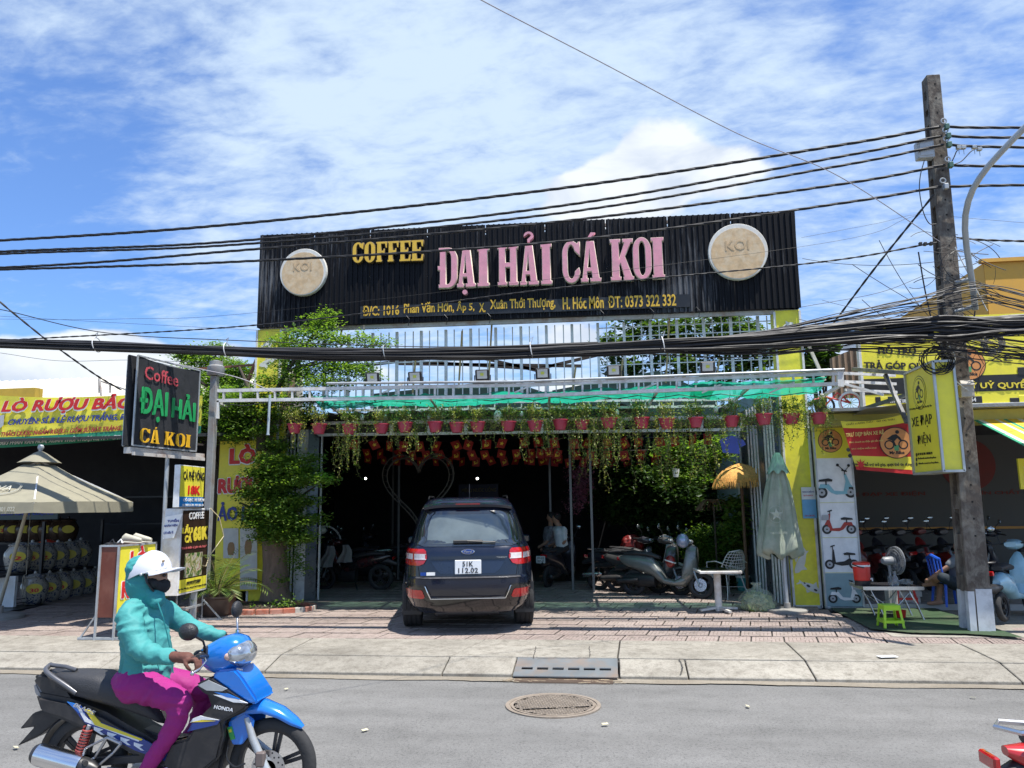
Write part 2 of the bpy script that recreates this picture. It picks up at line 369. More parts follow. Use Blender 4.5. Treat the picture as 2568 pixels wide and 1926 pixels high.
# kerb slab where the steel drain sits is cut: steel grate fills it
xc = [-60,-30,-14.5,-12.4,-10.3,-8.2,-6.1,-4.05,-1.98+.12,-.03,2.0,4.0,6.1,8.2,14,30,60]
for i in range(len(xc)-1):
    a, b = xc[i]+.009, xc[i+1]-.009; sk = -.22 if i in (7,) else (0.03 if i == 8 else .0)
    z = random.uniform(0,.007); s0 = {-1.86: .22,-.03: .03}.get(round(xc[i],2),0); s1 = {-1.86: .22,-.03: .03}.get(round(xc[i+1],2),0)
    y0, y1 = 9.186,10.165
    k = MB(); P = [(a-s0*.5, y0),(b-s1*.5, y0),(b+s1*.6, y1),(a+s0*.6, y1)]
    z0, z1 = .146+z, .172+z
    k.add([(P[0][0], y0, z0),(P[1][0], y0, z0),(P[2][0], y1, z1),(P[3][0], y1, z1)]+[(p[0], p[1],.05) for p in P],[(0,1,2,3),(0,4,5,1),(3,2,6,7),(1,5,6,2),(0,3,7,4),(4,7,6,5)]).build('concrete_slab', CONC, pav, bevel=.006)
# cracks: thin dark irregular strips lying on the slabs
def crack(pts, w, z):
    c = MB(); n = 14; L = []
    for i in range(len(pts)-1):
        for j in range(n): L.append(V((*pts[i],0)).lerp(V((*pts[i+1],0)), j/n))
    for i, p in enumerate(L):
        p.x += .012*noise.noise(V((i*.8, w, 1)))*1.5; p.y += .012*noise.noise(V((i*.8, w, 5)))*1.5; p.z = z(p.y)
    vs = []
    for i, p in enumerate(L):
        q = L[min(i+1, len(L)-1)]-L[max(i-1,0)]; q.z = 0; s = q.cross(V((0,0,1))).normalized()*w*(.4+.8*abs(noise.noise(V((i*.5,9,1)))))
        vs += [p+s, p-s]
    c.add(vs, [(2*i, 2*i+1,2*i+3,2*i+2) for i in range(len(L)-1)]); c.build('crack', DARKJ, pav, recalc=False)
zk = lambda y: (.045+(y-KY)/.43*.1+.014) if y < 9.17 else .146+.026*(y-9.18)/.98+.014
a = aZ(1345,1622,.16); b = aZ(1478,1624,.16); c_ = aZ(1480,1650,.15); d = aZ(1338,1650,.15); e_ = aZ(1342,1652,.15)
for L in ([a, b],[b, c_],[c_, d],[d, a],[V((-.25,10.14,0)), V((-.1,9.95,0)), V((.25,9.9,0)), V((.9,9.93,0))]): crack([(p.x, p.y) for p in L],.007, zk)
crack([(.64,9.15),(.66,8.95),(.62,8.76)],.012, zk); crack([(-3.6,10.1),(-3.95,9.7),(-4.02,9.2)],.006, zk)
# steel drain inlet in the kerb
gl, gr_ = -1.18,-.045
dg = thing('drain_inlet', 'grey steel kerb drain plate with six slots', 'drain', ((gl+gr_)/2, KY, 0))
GALV = mat('galvanised_plate', (.19,.21,.22),.5,.3, dirt=(.3,.2,.13), dscale=3, damt=.6, scale=2.5, bump=.05)
m = MB()
def kz(y): return .05+(y-8.72)/.45*.1
slots = 6; wtot = gr_-gl; ys = [8.69,8.85,8.91,9.16]; sw = .125; pitch = (wtot-.1)/slots
def gq(x0, x1, ya, yb): m.add([(x0, ya, kz(ya)),(x1, ya, kz(ya)),(x1, yb, kz(yb)),(x0, yb, kz(yb)),(x0, ya, kz(ya)-.012),(x1, ya, kz(ya)-.012),(x1, yb, kz(yb)-.012),(x0, yb, kz(yb)-.012)],[(0,1,2,3),(4,7,6,5),(0,4,5,1),(2,6,7,3),(0,3,7,4),(1,5,6,2)])
gq(gl, gr_, ys[0], ys[1]); gq(gl, gr_, ys[2], ys[3]); x = gl
for i in range(slots):
    s0 = gl+.05+pitch*i+(pitch-sw)/2; gq(x, s0, ys[1], ys[2]); x = s0+sw
gq(x, gr_, ys[1], ys[2]); m.build('plate', GALV, dg)
m = MB(); m.bb(gl+.01, gr_-.01,8.72,9.15,-.02,.03); m.build('gully', mat('black_void', (.004,.004,.004),.9), dg)
m = MB()
for i in range(26): 
    x = random.uniform(gl-.05, gr_+.05); y = random.uniform(8.52,8.68); a = random.uniform(-.3,.3); m.box((x, y, .018),(random.uniform(.03,.16),.008,.006), rotz(a))
tag(m.build('gutter_litter', mat('dry_twigs', (.42,.33,.22),.9, var=.4)), 'dry twigs and scraps caught in front of the drain', 'litter', kind='stuff')
m = MB()
for k_ in range(7): m.beam((gl+.03,8.54+.025*k_, .013),(gr_-.05,8.53+.025*k_, .013),.008,.012)
m.build('gutter_bar', mat('rusty_bars', (.2,.14,.1),.8,.3), dg)
# manhole
mc = aZ(1387,1770,0); mr = .40
mh = thing('manhole_cover', 'round cast iron manhole cover with a raised grid in the road', 'manhole cover', (mc.x, mc.y, 0))
IRON = mat('worn_iron', (.27,.225,.18),.7,.1, dirt=(.20,.16,.12), dscale=9, damt=.6)
m = MB(); m.lathe([(mr+.05,.0),(mr+.05,.013),(mr+.015,.013),(mr+.012,.004)],(mc.x, mc.y, 0),48); m.build('rim', IRON, mh)
m = MB(); m.lathe([(mr, .0),(mr, .006),(0,.006)],(mc.x, mc.y, 0),48); m.build('base', mat('iron_pit', (.06,.045,.04),.8), mh)
m = MB(); R45 = rotz(rad(14))
for i in range(-9,10):
    for j in range(-11,12):
        for q in (0,1):
            p = V(((i+.5*(j % 2))*.052, j*.043,0)); 
            if p.length > mr-.035: continue
            if abs(p.y+.12) < .03 and abs(p.x) < .3: continue
            if q == 0: m.box(V((mc.x, mc.y, .0085))+R45 @ p, (.036,.018,.007), R45)
            else: m.box(V((mc.x, mc.y, .0085))+R45 @ (p+V((.026,0,0))),(.013,.036,.007), R45)
m.lathe([(mr-.002,.006),(mr-.002,.013),(mr-.025,.013),(mr-.025,.006)],(mc.x, mc.y, 0),48)
tag(m.build('grid', IRON, mh), kind='stuff')
text('THOÁT NƯỚC', IRON, (mc.x-.28, mc.y-.145,.008),(1,0,0),(0,1,0),.56,.045,.006, parent=mh)
# tile paving: sheared lattice, 0.4 m slabs with moulded grooves
TS = .40; SH = .175
tp = MB(); tp.bb(-60,60,10.175,30,-.02,.155); tp = tag(tp.build('paving_bed', DARKJ), kind='structure')
def tz(y): return .172+.012*(y-10.2)
TGR = mat('tile_groove', (.15,.12,.10),.95)
def tile_mesh(name, mt):
    t = MB(); hx, hy = TS-.016, TS-.007
    def W(x, y, z): return V((x+SH*y, y, z))
    def blk(x0, x1, y0, y1, z0, z1): t.add([W(x0, y0, z0), W(x1, y0, z0), W(x1, y1, z0), W(x0, y1, z0), W(x0, y0, z1), W(x1, y0, z1), W(x1, y1, z1), W(x0, y1, z1)],[(4,5,6,7),(0,1,5,4),(1,2,6,5),(2,3,7,6),(3,0,4,7)])
    t.k = 1; blk(0, hx, 0, hy, -.02,-.005); t.k = 0
    n = 8; c = hx/n; cy = hy/n; gp = .007
    # S-shaped bands: list of cells in an 8x8 grid joined into bars
    bars = [(0,0,5,1),(0,1,1,4),(1,1,2,3),(2,1,5,2),(2,2,3,5),(1,3,2,6),(0,4,1,8),(1,6,4,7),(1,7,6,8),(5,0,6,3),(6,0,8,1),(6,1,7,4),(7,1,8,5),(3,2,5,3),(3,3,4,6),(2,5,3,6),(4,3,6,4),(4,4,7,5),(4,5,5,7),(5,5,8,6),(5,6,7,7),(6,7,8,8),(7,6,8,7)]
    for a, b, d, e in bars: blk(a*c+gp/2, d*c-gp/2, b*cy+gp*.3, e*cy-gp*.3,-.005,.0)
    return t.build(name, [mt, TGR], None, local=True)
tm_p = tile_mesh('tile', PINK); tm_g = tile_mesh('tile', GREENT)
cnt = 0; rows = int((17.2-10.18)/TS); first = {}
cells = []
for j in range(rows):
    y = 10.18+j*TS
    for i in range(-40,30):
        x = i*TS-SH*(y-10.18)
        p = (x+.2)*math.cos(_y)+(y)*math.sin(_y); dep = y*math.cos(_y)-x*math.sin(_y)
        px = 1284+1929*((x*_R.x+y*_R.y)/(x*_f.x+y*_f.y))
        if -80 < px < 2640: cells.append((y, abs(px-1284), x, px, j, i))
cells.sort(key=lambda c: c[0])
rest = MB(); restg = MB(); bm_v = [tuple(v.co) for v in tm_p.data.vertices]; bm_f = [tuple(p.vertices) for p in tm_p.data.polygons if p.material_index == 0]; bm_g = [tuple(p.vertices) for p in tm_p.data.polygons if p.material_index]
for y, _a, x, px, j, i in cells:
    green = False
    if x > 3.0 and y > 11.0: continue          # green mat of the e-bike shop lies here
    turn = 0
    dz = random.uniform(-.003,.003)
    if cnt < 300:
        src = tm_g if green else tm_p; o = inst(src, tp, (x, y, tz(y)+dz),(rad(random.uniform(-.2,.2)), rad(random.uniform(-.2,.2)),0)); cnt += 1
    else:
        (restg if green else rest).add([(vx+x, vy+y, vz+tz(y)+dz) for vx, vy, vz in bm_v], bm_f+bm_g); rest.m[-len(bm_g):] = [1]*len(bm_g)
bpy.data.objects.remove(tm_p); bpy.data.objects.remove(tm_g)
tag(rest.build('tile_field', [PINK, TGR], tp, recalc=False), kind='stuff')
if restg.v: tag(restg.build('green_tile_field', GREENT, tp, recalc=False), kind='stuff')
fl = MB(); fl.bb(-9.5,3.6,17.0,26,.15,.255); tag(fl.build('cafe_floor', mat('dark_floor', (.12,.11,.1),.5)), kind='structure')
sl = MB(); sl.bb(-30,40,16.5,30,.1,.16); 
# scraps on the road and pavement
m = MB(); PAPER = mat('dead_leaf', (.55,.5,.33),.8, var=.3)
for px, py, s in ((915,1830,.05),(1875,1770,.05),(1517,1815,.05),(40,1873,.05),(718,1727,.04),(2440,1748,.04)):
    p = aZ(px, py, .02); m.box(p, (s*1.1, s*.6,.003), rotz(random.uniform(0,3)) @ Matrix.Rotation(.2,3, 'X'))
tag(m.build('road_litter', PAPER), 'pale leaves and paper scraps scattered on the road', 'litter', kind='stuff')
p = aZ(2225,1646,.17); tag(MB().box(p, (.2,.1,.006), rotz(.2)).build('paper_scrap', mat('paper', (.8,.8,.78),.8)), 'white paper scrap on the concrete pavement at right', 'litter')
# ================================================================ cafe front
def arc(cx, cy, rx, ry, a0, a1, n=14):
    return [(cx+rx*math.cos(rad(a0+(a1-a0)*i/n)), cy+ry*math.sin(rad(a0+(a1-a0)*i/n))) for i in range(n+1)]
def slab(ch, w, h, t):        # condensed slab-serif capitals: outlines in a w x h box, stem t
    s = h*.075; o = t*.22; q = t*.5
    def I(x0, x1): return [(x0,0),(x1,0),(x1, s),(x1-o, s),(x1-o, h-s),(x1, h-s),(x1, h),(x0, h),(x0, h-s),(x0+o, h-s),(x0+o, s),(x0, s)]
    if ch == 'I': return [I(0, w)]
    if ch == 'H':
        b = t+2*o; m0, m1 = h*.46, h*.56
        return [[(0,0),(b, 0),(b, s),(b-o, s),(b-o, m0),(w-b+o, m0),(w-b+o, s),(w-b, s),(w-b, 0),(w, 0),(w, s),(w-o, s),(w-o, h-s),(w, h-s),(w, h),(w-b, h),(w-b, h-s),(w-b+o, h-s),(w-b+o, m1),(b-o, m1),(b-o, h-s),(b, h-s),(b, h),(0, h),(0, h-s),(o, h-s),(o, s),(0, s)]]
    if ch in 'DĐ':
        a = o+w*.45; R = [(0,0)]+arc(a, h*.28, w-a, h*.28,-90,0,8)+arc(a, h*.72, w-a, h*.28,0,90,8)+[(0, h),(0, h-s),(o, h-s)]
        if ch == 'Đ': R += [(o, h*.54),(-o*.8, h*.54),(-o*.8, h*.45),(o, h*.45)]
        R += [(o, s),(0, s)]
        x0 = o+t; return [R, [(x0, s)]+[(x0, h-s)]+arc(x0+(w-t-x0)*.4, h*.72,(w-t-x0)*.6, h*.28-s, 90,0,6)+arc(x0+(w-t-x0)*.4, h*.28,(w-t-x0)*.6, h*.28-s, 0,-90,6)]
    if ch == 'O':
        return [arc(w/2, h*.68, w/2, h*.34,0,180,14)+arc(w/2, h*.32, w/2, h*.34,180,360,14),(arc(w/2, h*.7, w/2-t, h*.24,0,180,10)+arc(w/2, h*.3, w/2-t, h*.24,180,360,10))[::-1]]
    if ch == 'C':
        return [[(w, h*.66),(w, h*.99),(w-o, h*.99),(w-o*1.8, h*.94)]+arc(w/2, h*.68, w/2, h*.34,70,180,9)+arc(w/2, h*.32, w/2, h*.34,180,348,14)+[(w-o, h*.34)]+arc(w/2, h*.3, w/2-t*.9, h*.23,350,180,10)+arc(w/2, h*.7, w/2-t*.9, h*.24,180,20,9)]
    if ch == 'A':
        b = t+2*o; c = w/2; m0, m1 = h*.26, h*.34; k = lambda y: (c-t*.52-o)*(1-y/h)   # inset from feet
        L = lambda y: o+ (c-t*.6-o)*y/h
        Rr = lambda y: w-o-(c-t*.6-o)*y/h
        tl = t*.55; tr = t*1.05
        return [[(0,0),(b*.8,0),(b*.8, s),(o+tl+.0+(L(s)-o)+o*.4, s),(L(m0)+tl, m0),(Rr(m0)-tr, m0),(Rr(s)-tr, s),(w-b*1.2, s),(w-b*1.2,0),(w, 0),(w, s),(Rr(s), s),(Rr(h), h),(L(h), h),(L(s), s),(0, s)],
                [(L(m1)+tl, m1),(L(h*.86)+tl*1.05, h*.84),(Rr(m1)-tr, m1)]]
    if ch == 'K':
        b = t+2*o
        return [[(0,0),(b, 0),(b, s),(b-o, s),(b-o, h*.36),(b+t*.05, h*.43),(w-b+o*.6, s),(w-b, s),(w-b, 0),(w, 0),(w, s),(w-o, s),(b+t*.65, h*.58),(w-o*1.2, h-s),(w, h-s),(w, h),(w-b*1.0, h),(w-b*1.0, h-s),(w-b+o*1.2, h-s),(b-o, h*.47),(b-o, h-s),(b, h-s),(b, h),(0, h),(0, h-s),(o, h-s),(o, s),(0, s)]]
    if ch in 'FE':
        b = t+2*o; q = h*.3
        P = [(0,0)]
        P += [(w, 0),(w, q),(w-o*1.2, q),(w-o*2.2, s*1.15),(t+o, s*1.15)] if ch == 'E' else [(b, 0),(b, s),(b-o, s)]
        P += [(t+o, h*.45),(w*.68, h*.45),(w*.7, h*.36),(w*.78, h*.36),(w*.78, h*.64),(w*.7, h*.64),(w*.68, h*.55),(t+o, h*.55),(t+o, h-s*1.15),(w-o*2.2, h-s*1.15),(w-o*1.2, h-q),(w, h-q),(w, h),(0, h),(0, h-s),(o, h-s),(o, s),(0, s)]
        return [P]
def hook(cx, y, s): return [[(cx-s*.45, y+s*.55)]+arc(cx, y+s*.6, s*.45, s*.42,180,-30,8)+[(cx+s*.1, y+s*.15),(cx+s*.1, y),(cx-s*.12, y),(cx-s*.12, y+s*.28),(cx+s*.12, y+s*.5)]+arc(cx, y+s*.62, s*.22, s*.2,0,150,6)]
def acute(cx, y, s): return [[(cx-s*.35, y),(cx-s*.1, y),(cx+s*.6, y+s*.7),(cx+s*.1, y+s*.75)]]
BLK_SH = bpy.data.materials.new('black_corrugated')
def _bs(m):
    m.use_nodes = True; nt = m.node_tree; b = nt.nodes['Principled BSDF']; MATS[m.name] = m
    tc = NN(nt, 'ShaderNodeTexCoord').outputs['Object']
    st = NN(nt, 'ShaderNodeMapping', {0: tc, 'Scale': (9,9,.55)}).outputs[0]
    n = NN(nt, 'ShaderNodeTexNoise', {'Vector': st, 'Scale': 2.2, 'Detail': 8., 'Roughness': .75}).outputs[0]
    n2 = NN(nt, 'ShaderNodeTexNoise', {'Vector': tc, 'Scale': .55, 'Detail': 3.}).outputs[0]
    n3 = NN(nt, 'ShaderNodeTexNoise', {'Vector': tc, 'Scale': 30., 'Detail': 3.}).outputs[0]
    f = M2(nt, 'ADD', n, M2(nt, 'MULTIPLY', M2(nt, 'SUBTRACT', n2,.5),.75))
    f = NN(nt, 'ShaderNodeMapRange', {0: f, 1: .58,2: .85,3: 0., 4: .7}).outputs[0]
    sp = NN(nt, 'ShaderNodeMapRange', {0: n3,1: .74,2: .78,3: 0., 4: .6}).outputs[0]
    f = M2(nt, 'MAXIMUM', f, sp)
    nt.links.new(mixc(nt, f, (.0045,.0048,.007),(.24,.25,.27)), b.inputs['Base Color']); b.inputs['Roughness'].default_value = .6; b.inputs['Specular IOR Level'].default_value = .2
_bs(BLK_SH)
YB = 13.3
TL, TR, BL, BR = aY(653,590, YB), aY(1993,528, YB), aY(645,822, YB), aY(2005,772, YB)
sb = thing('sign_board', 'long black corrugated roof sign reading COFFEE ĐẠI HẢI CÁ KOI', 'signboard', ((TL.x+TR.x)/2, YB+.2,5.1))
npan = 9
for i in range(npan):
    x0 = TL.x+(TR.x-TL.x)*i/npan; x1 = TL.x+(TR.x-TL.x)*(i+1)/npan+.012
    zt = lambda x: TL.z+(TR.z-TL.z)*(x-TL.x)/(TR.x-TL.x)+.010*noise.noise(V((i*3.3,1,1)))
    zb = lambda x: BL.z+(BR.z-BL.z)*(x-TL.x)/(TR.x-TL.x)+.008*noise.noise(V((i*2.3,4,1)))
    pts = []; x = x0
    while x < x1-.01:
        for dx, dy in ((0,0),(.028,0),(.036,-.022),(.062,-.022),(.07,0)):
            if x+dx <= x1: pts.append((x+dx, YB+dy-.004*(i % 2)))
        x += .098
    m = MB(); vs = [(px, py, zt(px)) for px, py in pts]+[(px, py, zb(px)) for px, py in pts]; n = len(pts)
    m.add(vs, [(j, j+1, n+j+1, n+j) for j in range(n-1)]); m.build('sheet_panel', BLK_SH, sb, recalc=False)
m = MB()
RUSTY = mat('rusty_white_beam', (.5,.48,.45),.6, dirt=(.25,.12,.06), dscale=3, damt=.8, scale=3)
for z, dz in ((BL.z-.04,.07),(BL.z+.9,.05),(TL.z-.12,.05)):
    m.beam((TL.x+.03, YB+.1, z),(TR.x-.03, YB+.1, z+(BR.z-BL.z)),.06, dz)
m.build('frame_rail', RUSTY, sb)
m = MB(); m.add([(TL.x, YB+.45, TL.z-.02),(TR.x, YB+.45, TR.z-.02),(BR.x, YB+.45, BR.z),(BL.x, YB+.45, BL.z)],[(0,1,2,3)])
m.add([(TL.x, YB, TL.z),(TL.x, YB+.45, TL.z),(BL.x, YB+.45, BL.z),(BL.x, YB, BL.z)],[(0,1,2,3)]); m.add([(TR.x, YB, TR.z),(TR.x, YB+.45, TR.z),(BR.x, YB+.45, BR.z),(BR.x, YB, BR.z)],[(0,1,2,3)])
m.build('back_sheet', BLK_SH, sb)
def bp_(px, py, lift=.03): return aY(px, py, YB-lift)
exB = (bp_(1700,640)-bp_(950,670)).normalized(); exB = V((1,0,(TR.z-TL.z)/(TR.x-TL.x)-.0)).normalized(); eyB = V((0,0,1))
PINKL = mat('pink_acrylic', (.72,.30,.37),.45, dirt=(.5,.32,.32), dscale=5, damt=.5); CREAM = mat('cream_edge', (.62,.55,.45),.5, dirt=(.3,.2,.12), dscale=8)
YELL = mat('yellow_letter', (.72,.45,.04),.45, dirt=(.4,.25,.05), dscale=6, damt=.5); DKEDGE = mat('letter_side', (.09,.06,.02),.6)
z7 = lambda x, y: (600+x/1.5255,500+y/1.5255)
def big(ch, x0, x1, yt, yb, m, extra=None, t=None, edge=CREAM, dep=.09):
    A = bp_(*z7(x0, yb)); B = bp_(*z7(x1, yb)); C = bp_(*z7(x0, yt)); w = (B-A).length; h = C.z-A.z; t = t or w*.30
    L = slab(ch, w, h, t if ch != 'I' else w*.6)
    g_ = None
    for dd, mm, grow in ((dep*.8, edge, 1.),(dep, m, .0)):
        LL = L
        if grow:   # rim a little larger behind
            LL = L[:1]
        o = outline(LL if not grow else L, mm, A-V((0,0,0)), exB, eyB, dd, sb, 'letter' if not grow else 'letter_rim', lift=0 if not grow else -.0, bev=.0 if not grow else .009)
    for e in (extra or []):
        outline(e(w, h), m, A, exB, eyB, dep, sb, 'accent')
big('Đ', 768,836,193,343, PINKL); big('A', 838,906,193,340, PINKL, [lambda w, h: [arc(w*.42,-h*.14, h*.062, h*.062,0,342,14)]]); big('I', 916,957,190,337, PINKL)
big('H', 993,1068,184,334, PINKL); big('A', 1078,1146,182,332, PINKL, [lambda w, h: hook(w*.5, h*1.07, h*.27)]); big('I', 1158,1197,177,329, PINKL)
big('C', 1240,1306,170,322, PINKL); big('A', 1310,1384,168,320, PINKL, [lambda w, h: acute(w*.5, h*1.06, h*.22)])
big('K', 1424,1509,160,315, PINKL); big('O', 1510,1578,156,308, PINKL); big('I', 1582,1627,153,307, PINKL)
for ch, a, b in zip('COFFEE', (438,483,528,572,617,662),(478,523,568,612,658,706)):
    big(ch, a, b, 172-(a-438)*.045,246-(a-438)*.03, YELL, t=(b-a)/1.5255*YB/1929*.40, edge=DKEDGE, dep=.07)
# address strip
a0, a1, a2, a3 = [bp_(*z7(*q),.04) for q in ((463,456),(1725,411),(1725,362),(463,410))]
m = MB(); m.add([a0, a1, a2, a3]+[p+V((0,.03,0)) for p in (a0, a1, a2, a3)],[(0,1,2,3),(0,4,5,1),(1,5,6,2),(2,6,7,3),(3,7,4,0)]); m.build('address_strip', mat('strip_black', (.012,.013,.016),.4, dirt=(.05,.05,.05)), sb)
exA = (a1-a0).normalized()
def adr(s, x0, x1, h=.19, dz=.0):
    yb = 447-(x0-473)*.0325; p = bp_(*z7(x0, yb),.042); q = bp_(*z7(x1,447-(x1-473)*.0325),.042)
    text(s, YELL, p, exA, eyB, (q-p).length, h, .006,.019, sb)
adr('Đ/C: 1016', 473,612); adr('Phan Văn Hớn,', 630,822,.22); adr('Ấp 5,', 832,900,.25); adr('X.', 918,942,.17); adr('Xuân Thới Thượng,', 960,1210,.24); adr('H. Hóc Môn', 1238,1395,.22); adr('ĐT: 0373 322 332', 1412,1672,.22)
DISC = mat('weathered_disc', (.56,.40,.23),.7, dirt=(.66,.56,.40), dscale=7, damt=.75, scale=9, var=.2)
DRIM = mat('disc_rim', (.66,.65,.6),.6, dirt=(.4,.3,.2), dscale=3, damt=.4)
for cx, cy, rr in ((764,685,66.5),(1849,634,74)):
    c = bp_(cx, cy, .03); r = rr*YB/1929*.985; Ry = Matrix.Rotation(rad(90),3, 'X')
    MB().lathe([(r, 0),(r, .07),(r*.985,.08),(0,.08)], c, 48, Ry).build('logo_box', DRIM, sb, smooth=40)
    MB().lathe([(r*.9,.0),(r*.9,.004),(0,.004)], c+V((-.01*r, -.08,-r*.06)),40, Ry).build('logo_face', DISC, sb)
    text('KOI', mat('faded_print', (.50,.36,.21),.7), c+V((-r*.42,-.085,.02)),(1,0,0),(0,0,1), r*.8, r*.36,.002,.01, sb)
for px in (1015,1110,1218,1500,1625,1740):   # old wires dangling from the foot of the sign
    p = aY(px, 800-(px-1000)*.03, YB-.02); MB().tube([p, p+V((.04,-.02,.05)), p+V((.1,-.03,-.02)), p+V((.07,-.02,-.14))],.006,5).build('loose_wire', BLACK, sb)
# ---------------- yellow koi pillars
YPAN = mat('yellow_panel', (.84,.76,.05),.5, dirt=(.5,.42,.1), dscale=2, damt=.5)
def koi(o, ex, ey, L, ang, mt, sp, parent):
    e1 = V(ex)*math.cos(ang)+V(ey)*math.sin(ang); e2 = -V(ex)*math.sin(ang)+V(ey)*math.cos(ang)
    body = [(-.5,0),(-.38,.11),(-.15,.19),(.1,.2),(.3,.12),(.42,.05),(.56,.16),(.6,.12),(.52,0),(.58,-.1),(.42,-.02),(.25,-.05),(.05,-.1),(-.2,-.13),(-.4,-.09)]
    body = [(x*L, (y+.28*x*x)*L) for x, y in body]
    fin = [(-.1,.17),(.02,.3),(.14,.18)]; f2 = [(-.25,-.1),(-.12,-.28),(-.05,-.1)]
    for P, mm, l in ((body, mt, .002),([(x*L, (y+.05)*L) for x, y in fin], mt, .002),([(x*L, y*L) for x, y in f2], mt, .0045)):
        outline([P], mm, o, e1, e2,.002, parent, 'koi_print', l)
    outline([[(x*L*1.04, y*L*1.06+.001) for x, y in body]], mat('print_ink', (.06,.06,.06),.6), o, e1, e2,.001, parent, 'koi_print', .0)
    for a, b, r in sp: outline([arc(a*L, b*L, r*L, r*L*.6,0,342,10)], mat('print_ink', (.06,.06,.06),.6), o, e1, e2,.001, parent, 'koi_print', .0065)
KW = mat('koi_white', (.68,.68,.62),.5); EX, EZ = V((1,0,0)), V((0,0,1))
pr = thing('koi_pillar', 'tall yellow pillar with painted koi beside the folding gate', 'pillar', (3.0,13.45,.2))
m = MB(); m.bb(2.80,3.22,13.35,13.7,.17,5.12); m.build('panel', YPAN, pr, bevel=.006)
m = MB()
for x in (2.80,3.22): m.bb(x-.018, x+.018,13.33,13.36,.18,5.1)
m.bb(2.8,3.22,13.33,13.36,.17,.22); m.build('frame', WHITE, pr)
koi(V((2.98,13.345,4.85)), EX, EZ, .26, rad(205), KW, [(0,0,.06)], pr)
koi(V((2.97,13.345,.88)), EX, EZ, .40, rad(60), KW, [], pr); koi(V((3.08,13.345,.52)), EX, EZ, .36, rad(150), KW, [(-.25,.06,.08),(.1,.05,.09),(.3,.02,.05)], pr)
no = thing('wall_notice', 'blue and white paper notice taped to the yellow koi pillar', 'notice', (3.12,13.34,2))
nz = aY(2005,1222,13.33).z; nb = aY(2005,1300,13.33).z
MB().bb(3.03,3.25,13.322,13.328, nb, nz).build('sheet', mat('print_blue', (.16,.42,.68),.5), no)
MB().bb(3.03,3.25,13.319,13.321, nz-.2, nz).build('white_band', mat('print_white', (.75,.75,.75),.5), no)
text('TRÔNG XE MIỄN PHÍ', mat('ink_navy', (.03,.05,.25),.5),(3.045,13.318, nz-.09), EX, EZ, .19,.035,.001,.02, no)
text('QUÝ KHÁCH', mat('ink_red', (.6,.03,.03),.5),(3.06,13.318, nz-.15), EX, EZ, .15,.03,.001,.02, no); text('XIN CẢM ƠN', MATS['ink_red'],(3.06,13.321, nb+.03), EX, EZ, .15,.03,.001,.02, no)
pl = thing('koi_pillar', 'tall yellow pillar with painted koi behind the tree at left', 'pillar', (-6.4,13.45,.2))
xa, xb = aY(643,900,13.35).x, aY(703,900,13.35).x
MB().bb(xa, xb, 13.35,13.7,.17,5.2).build('panel', YPAN, pl, bevel=.006); m = MB()
for x in (xa, xb): m.bb(x-.018, x+.018,13.33,13.36,.18,5.18)
m.build('frame', WHITE, pl); koi(V(((xa+xb)/2,13.345,4.55)), EX, EZ, .36, rad(20), KW, [(0,0,.08)], pl); koi(V(((xa+xb)/2,13.345,4.95)), EX, EZ, .3, rad(200), KW, [], pl)
m = MB(); m.beam(aY(610,985,13.7), aY(660,860,13.7),.05); m.beam(aY(500,925,13.8), aY(640,915,13.8),.04); tag(m.build('roof_brace', mat('rusty_angle', (.22,.09,.05),.8), None), 'rusty diagonal steel brace behind the left yellow pillar', 'brace')
# ---------------- white grille under the sign
YG = 13.62
gr = thing('window_grille', 'white steel bar screen under the big black sign', 'grille', (-1.5, YG, 3.4))
zt = 5.1; zb = aY(1300,985, YG).z; x0, x1 = aY(815,880, YG).x, 2.78
x = x0; i = 0; m = MB()
while x < x1:
    if i % 3 == 0: MB().bb(x-.024, x+.024, YG-.03, YG+.03, zb-.2, zt).build('post', WHITE, gr)
    else: MB().bb(x-.009, x+.009, YG-.01, YG+.01, zb, zt).build('bar', WHITE, gr)
    x += .155; i += 1
for py in (898,): 
    z = aY(1300, py, YG).z; MB().bb(x0, x1, YG-.012, YG-.034, z-.012, z+.012).build('rail', WHITE, gr)
for k in range(5):
    z = zt-.1-k*.17; MB().bb(aY(1500,850, YG).x, x1, YG-.034, YG-.014, z-.008, z+.008).build('rail', WHITE, gr)
BAMB = mat('bamboo', (.42,.30,.13),.6, var=.2)
for px, a, b in ((1040,880,985),(1155,830,975),(1230,800,965),(1440,920,985),(1558,900,975),(1675,790,960),(1800,900,965),(855,820,860)):
    tag(MB().tube([aY(px+4, a, YG-.06), aY(px-5, b, YG-.06)],.018,6).build('bamboo_pole', BAMB), 'thin bamboo pole tied upright against the white bar screen', 'pole', 'bamboo poles on the bar screen')
# ---------------- pergola
YP = 12.2
pg = thing('pergola', 'white steel ladder-truss pergola frame in front of the cafe', 'pergola', (-1.5, YP, 3.6))
top = [aY(540,980, YP), aY(1300,966, YP), aY(2115,936, YP)]; bot = [aY(540,1005, YP), aY(1300,994, YP), aY(2115,962, YP)]
lam = lambda P, t: (P[0].lerp(P[1], t*2) if t < .5 else P[1].lerp(P[2], t*2-1))
for P in (top, bot):
    for i in (0,1): MB().beam(P[i], P[i+1],.05,.055).build('chord', WHITE, pg)
MB().tube([p+V((.0,-.05,.05)) for p in (top[0]+V((2.0,0,0)), top[1], top[2])],.022,8).build('round_pipe', GREYM, pg, smooth=50)
for i in range(34):
    t = (i+.5)/34; MB().beam(lam(top, t), lam(bot, t),.03,.04).build('rung', WHITE, pg)
def hbeam(pxs, Y, w=.04, name='chord', mt=WHITE):
    MB().beam(aY(*pxs[0], Y), aY(*pxs[1], Y), w, w).build(name, mt, pg)
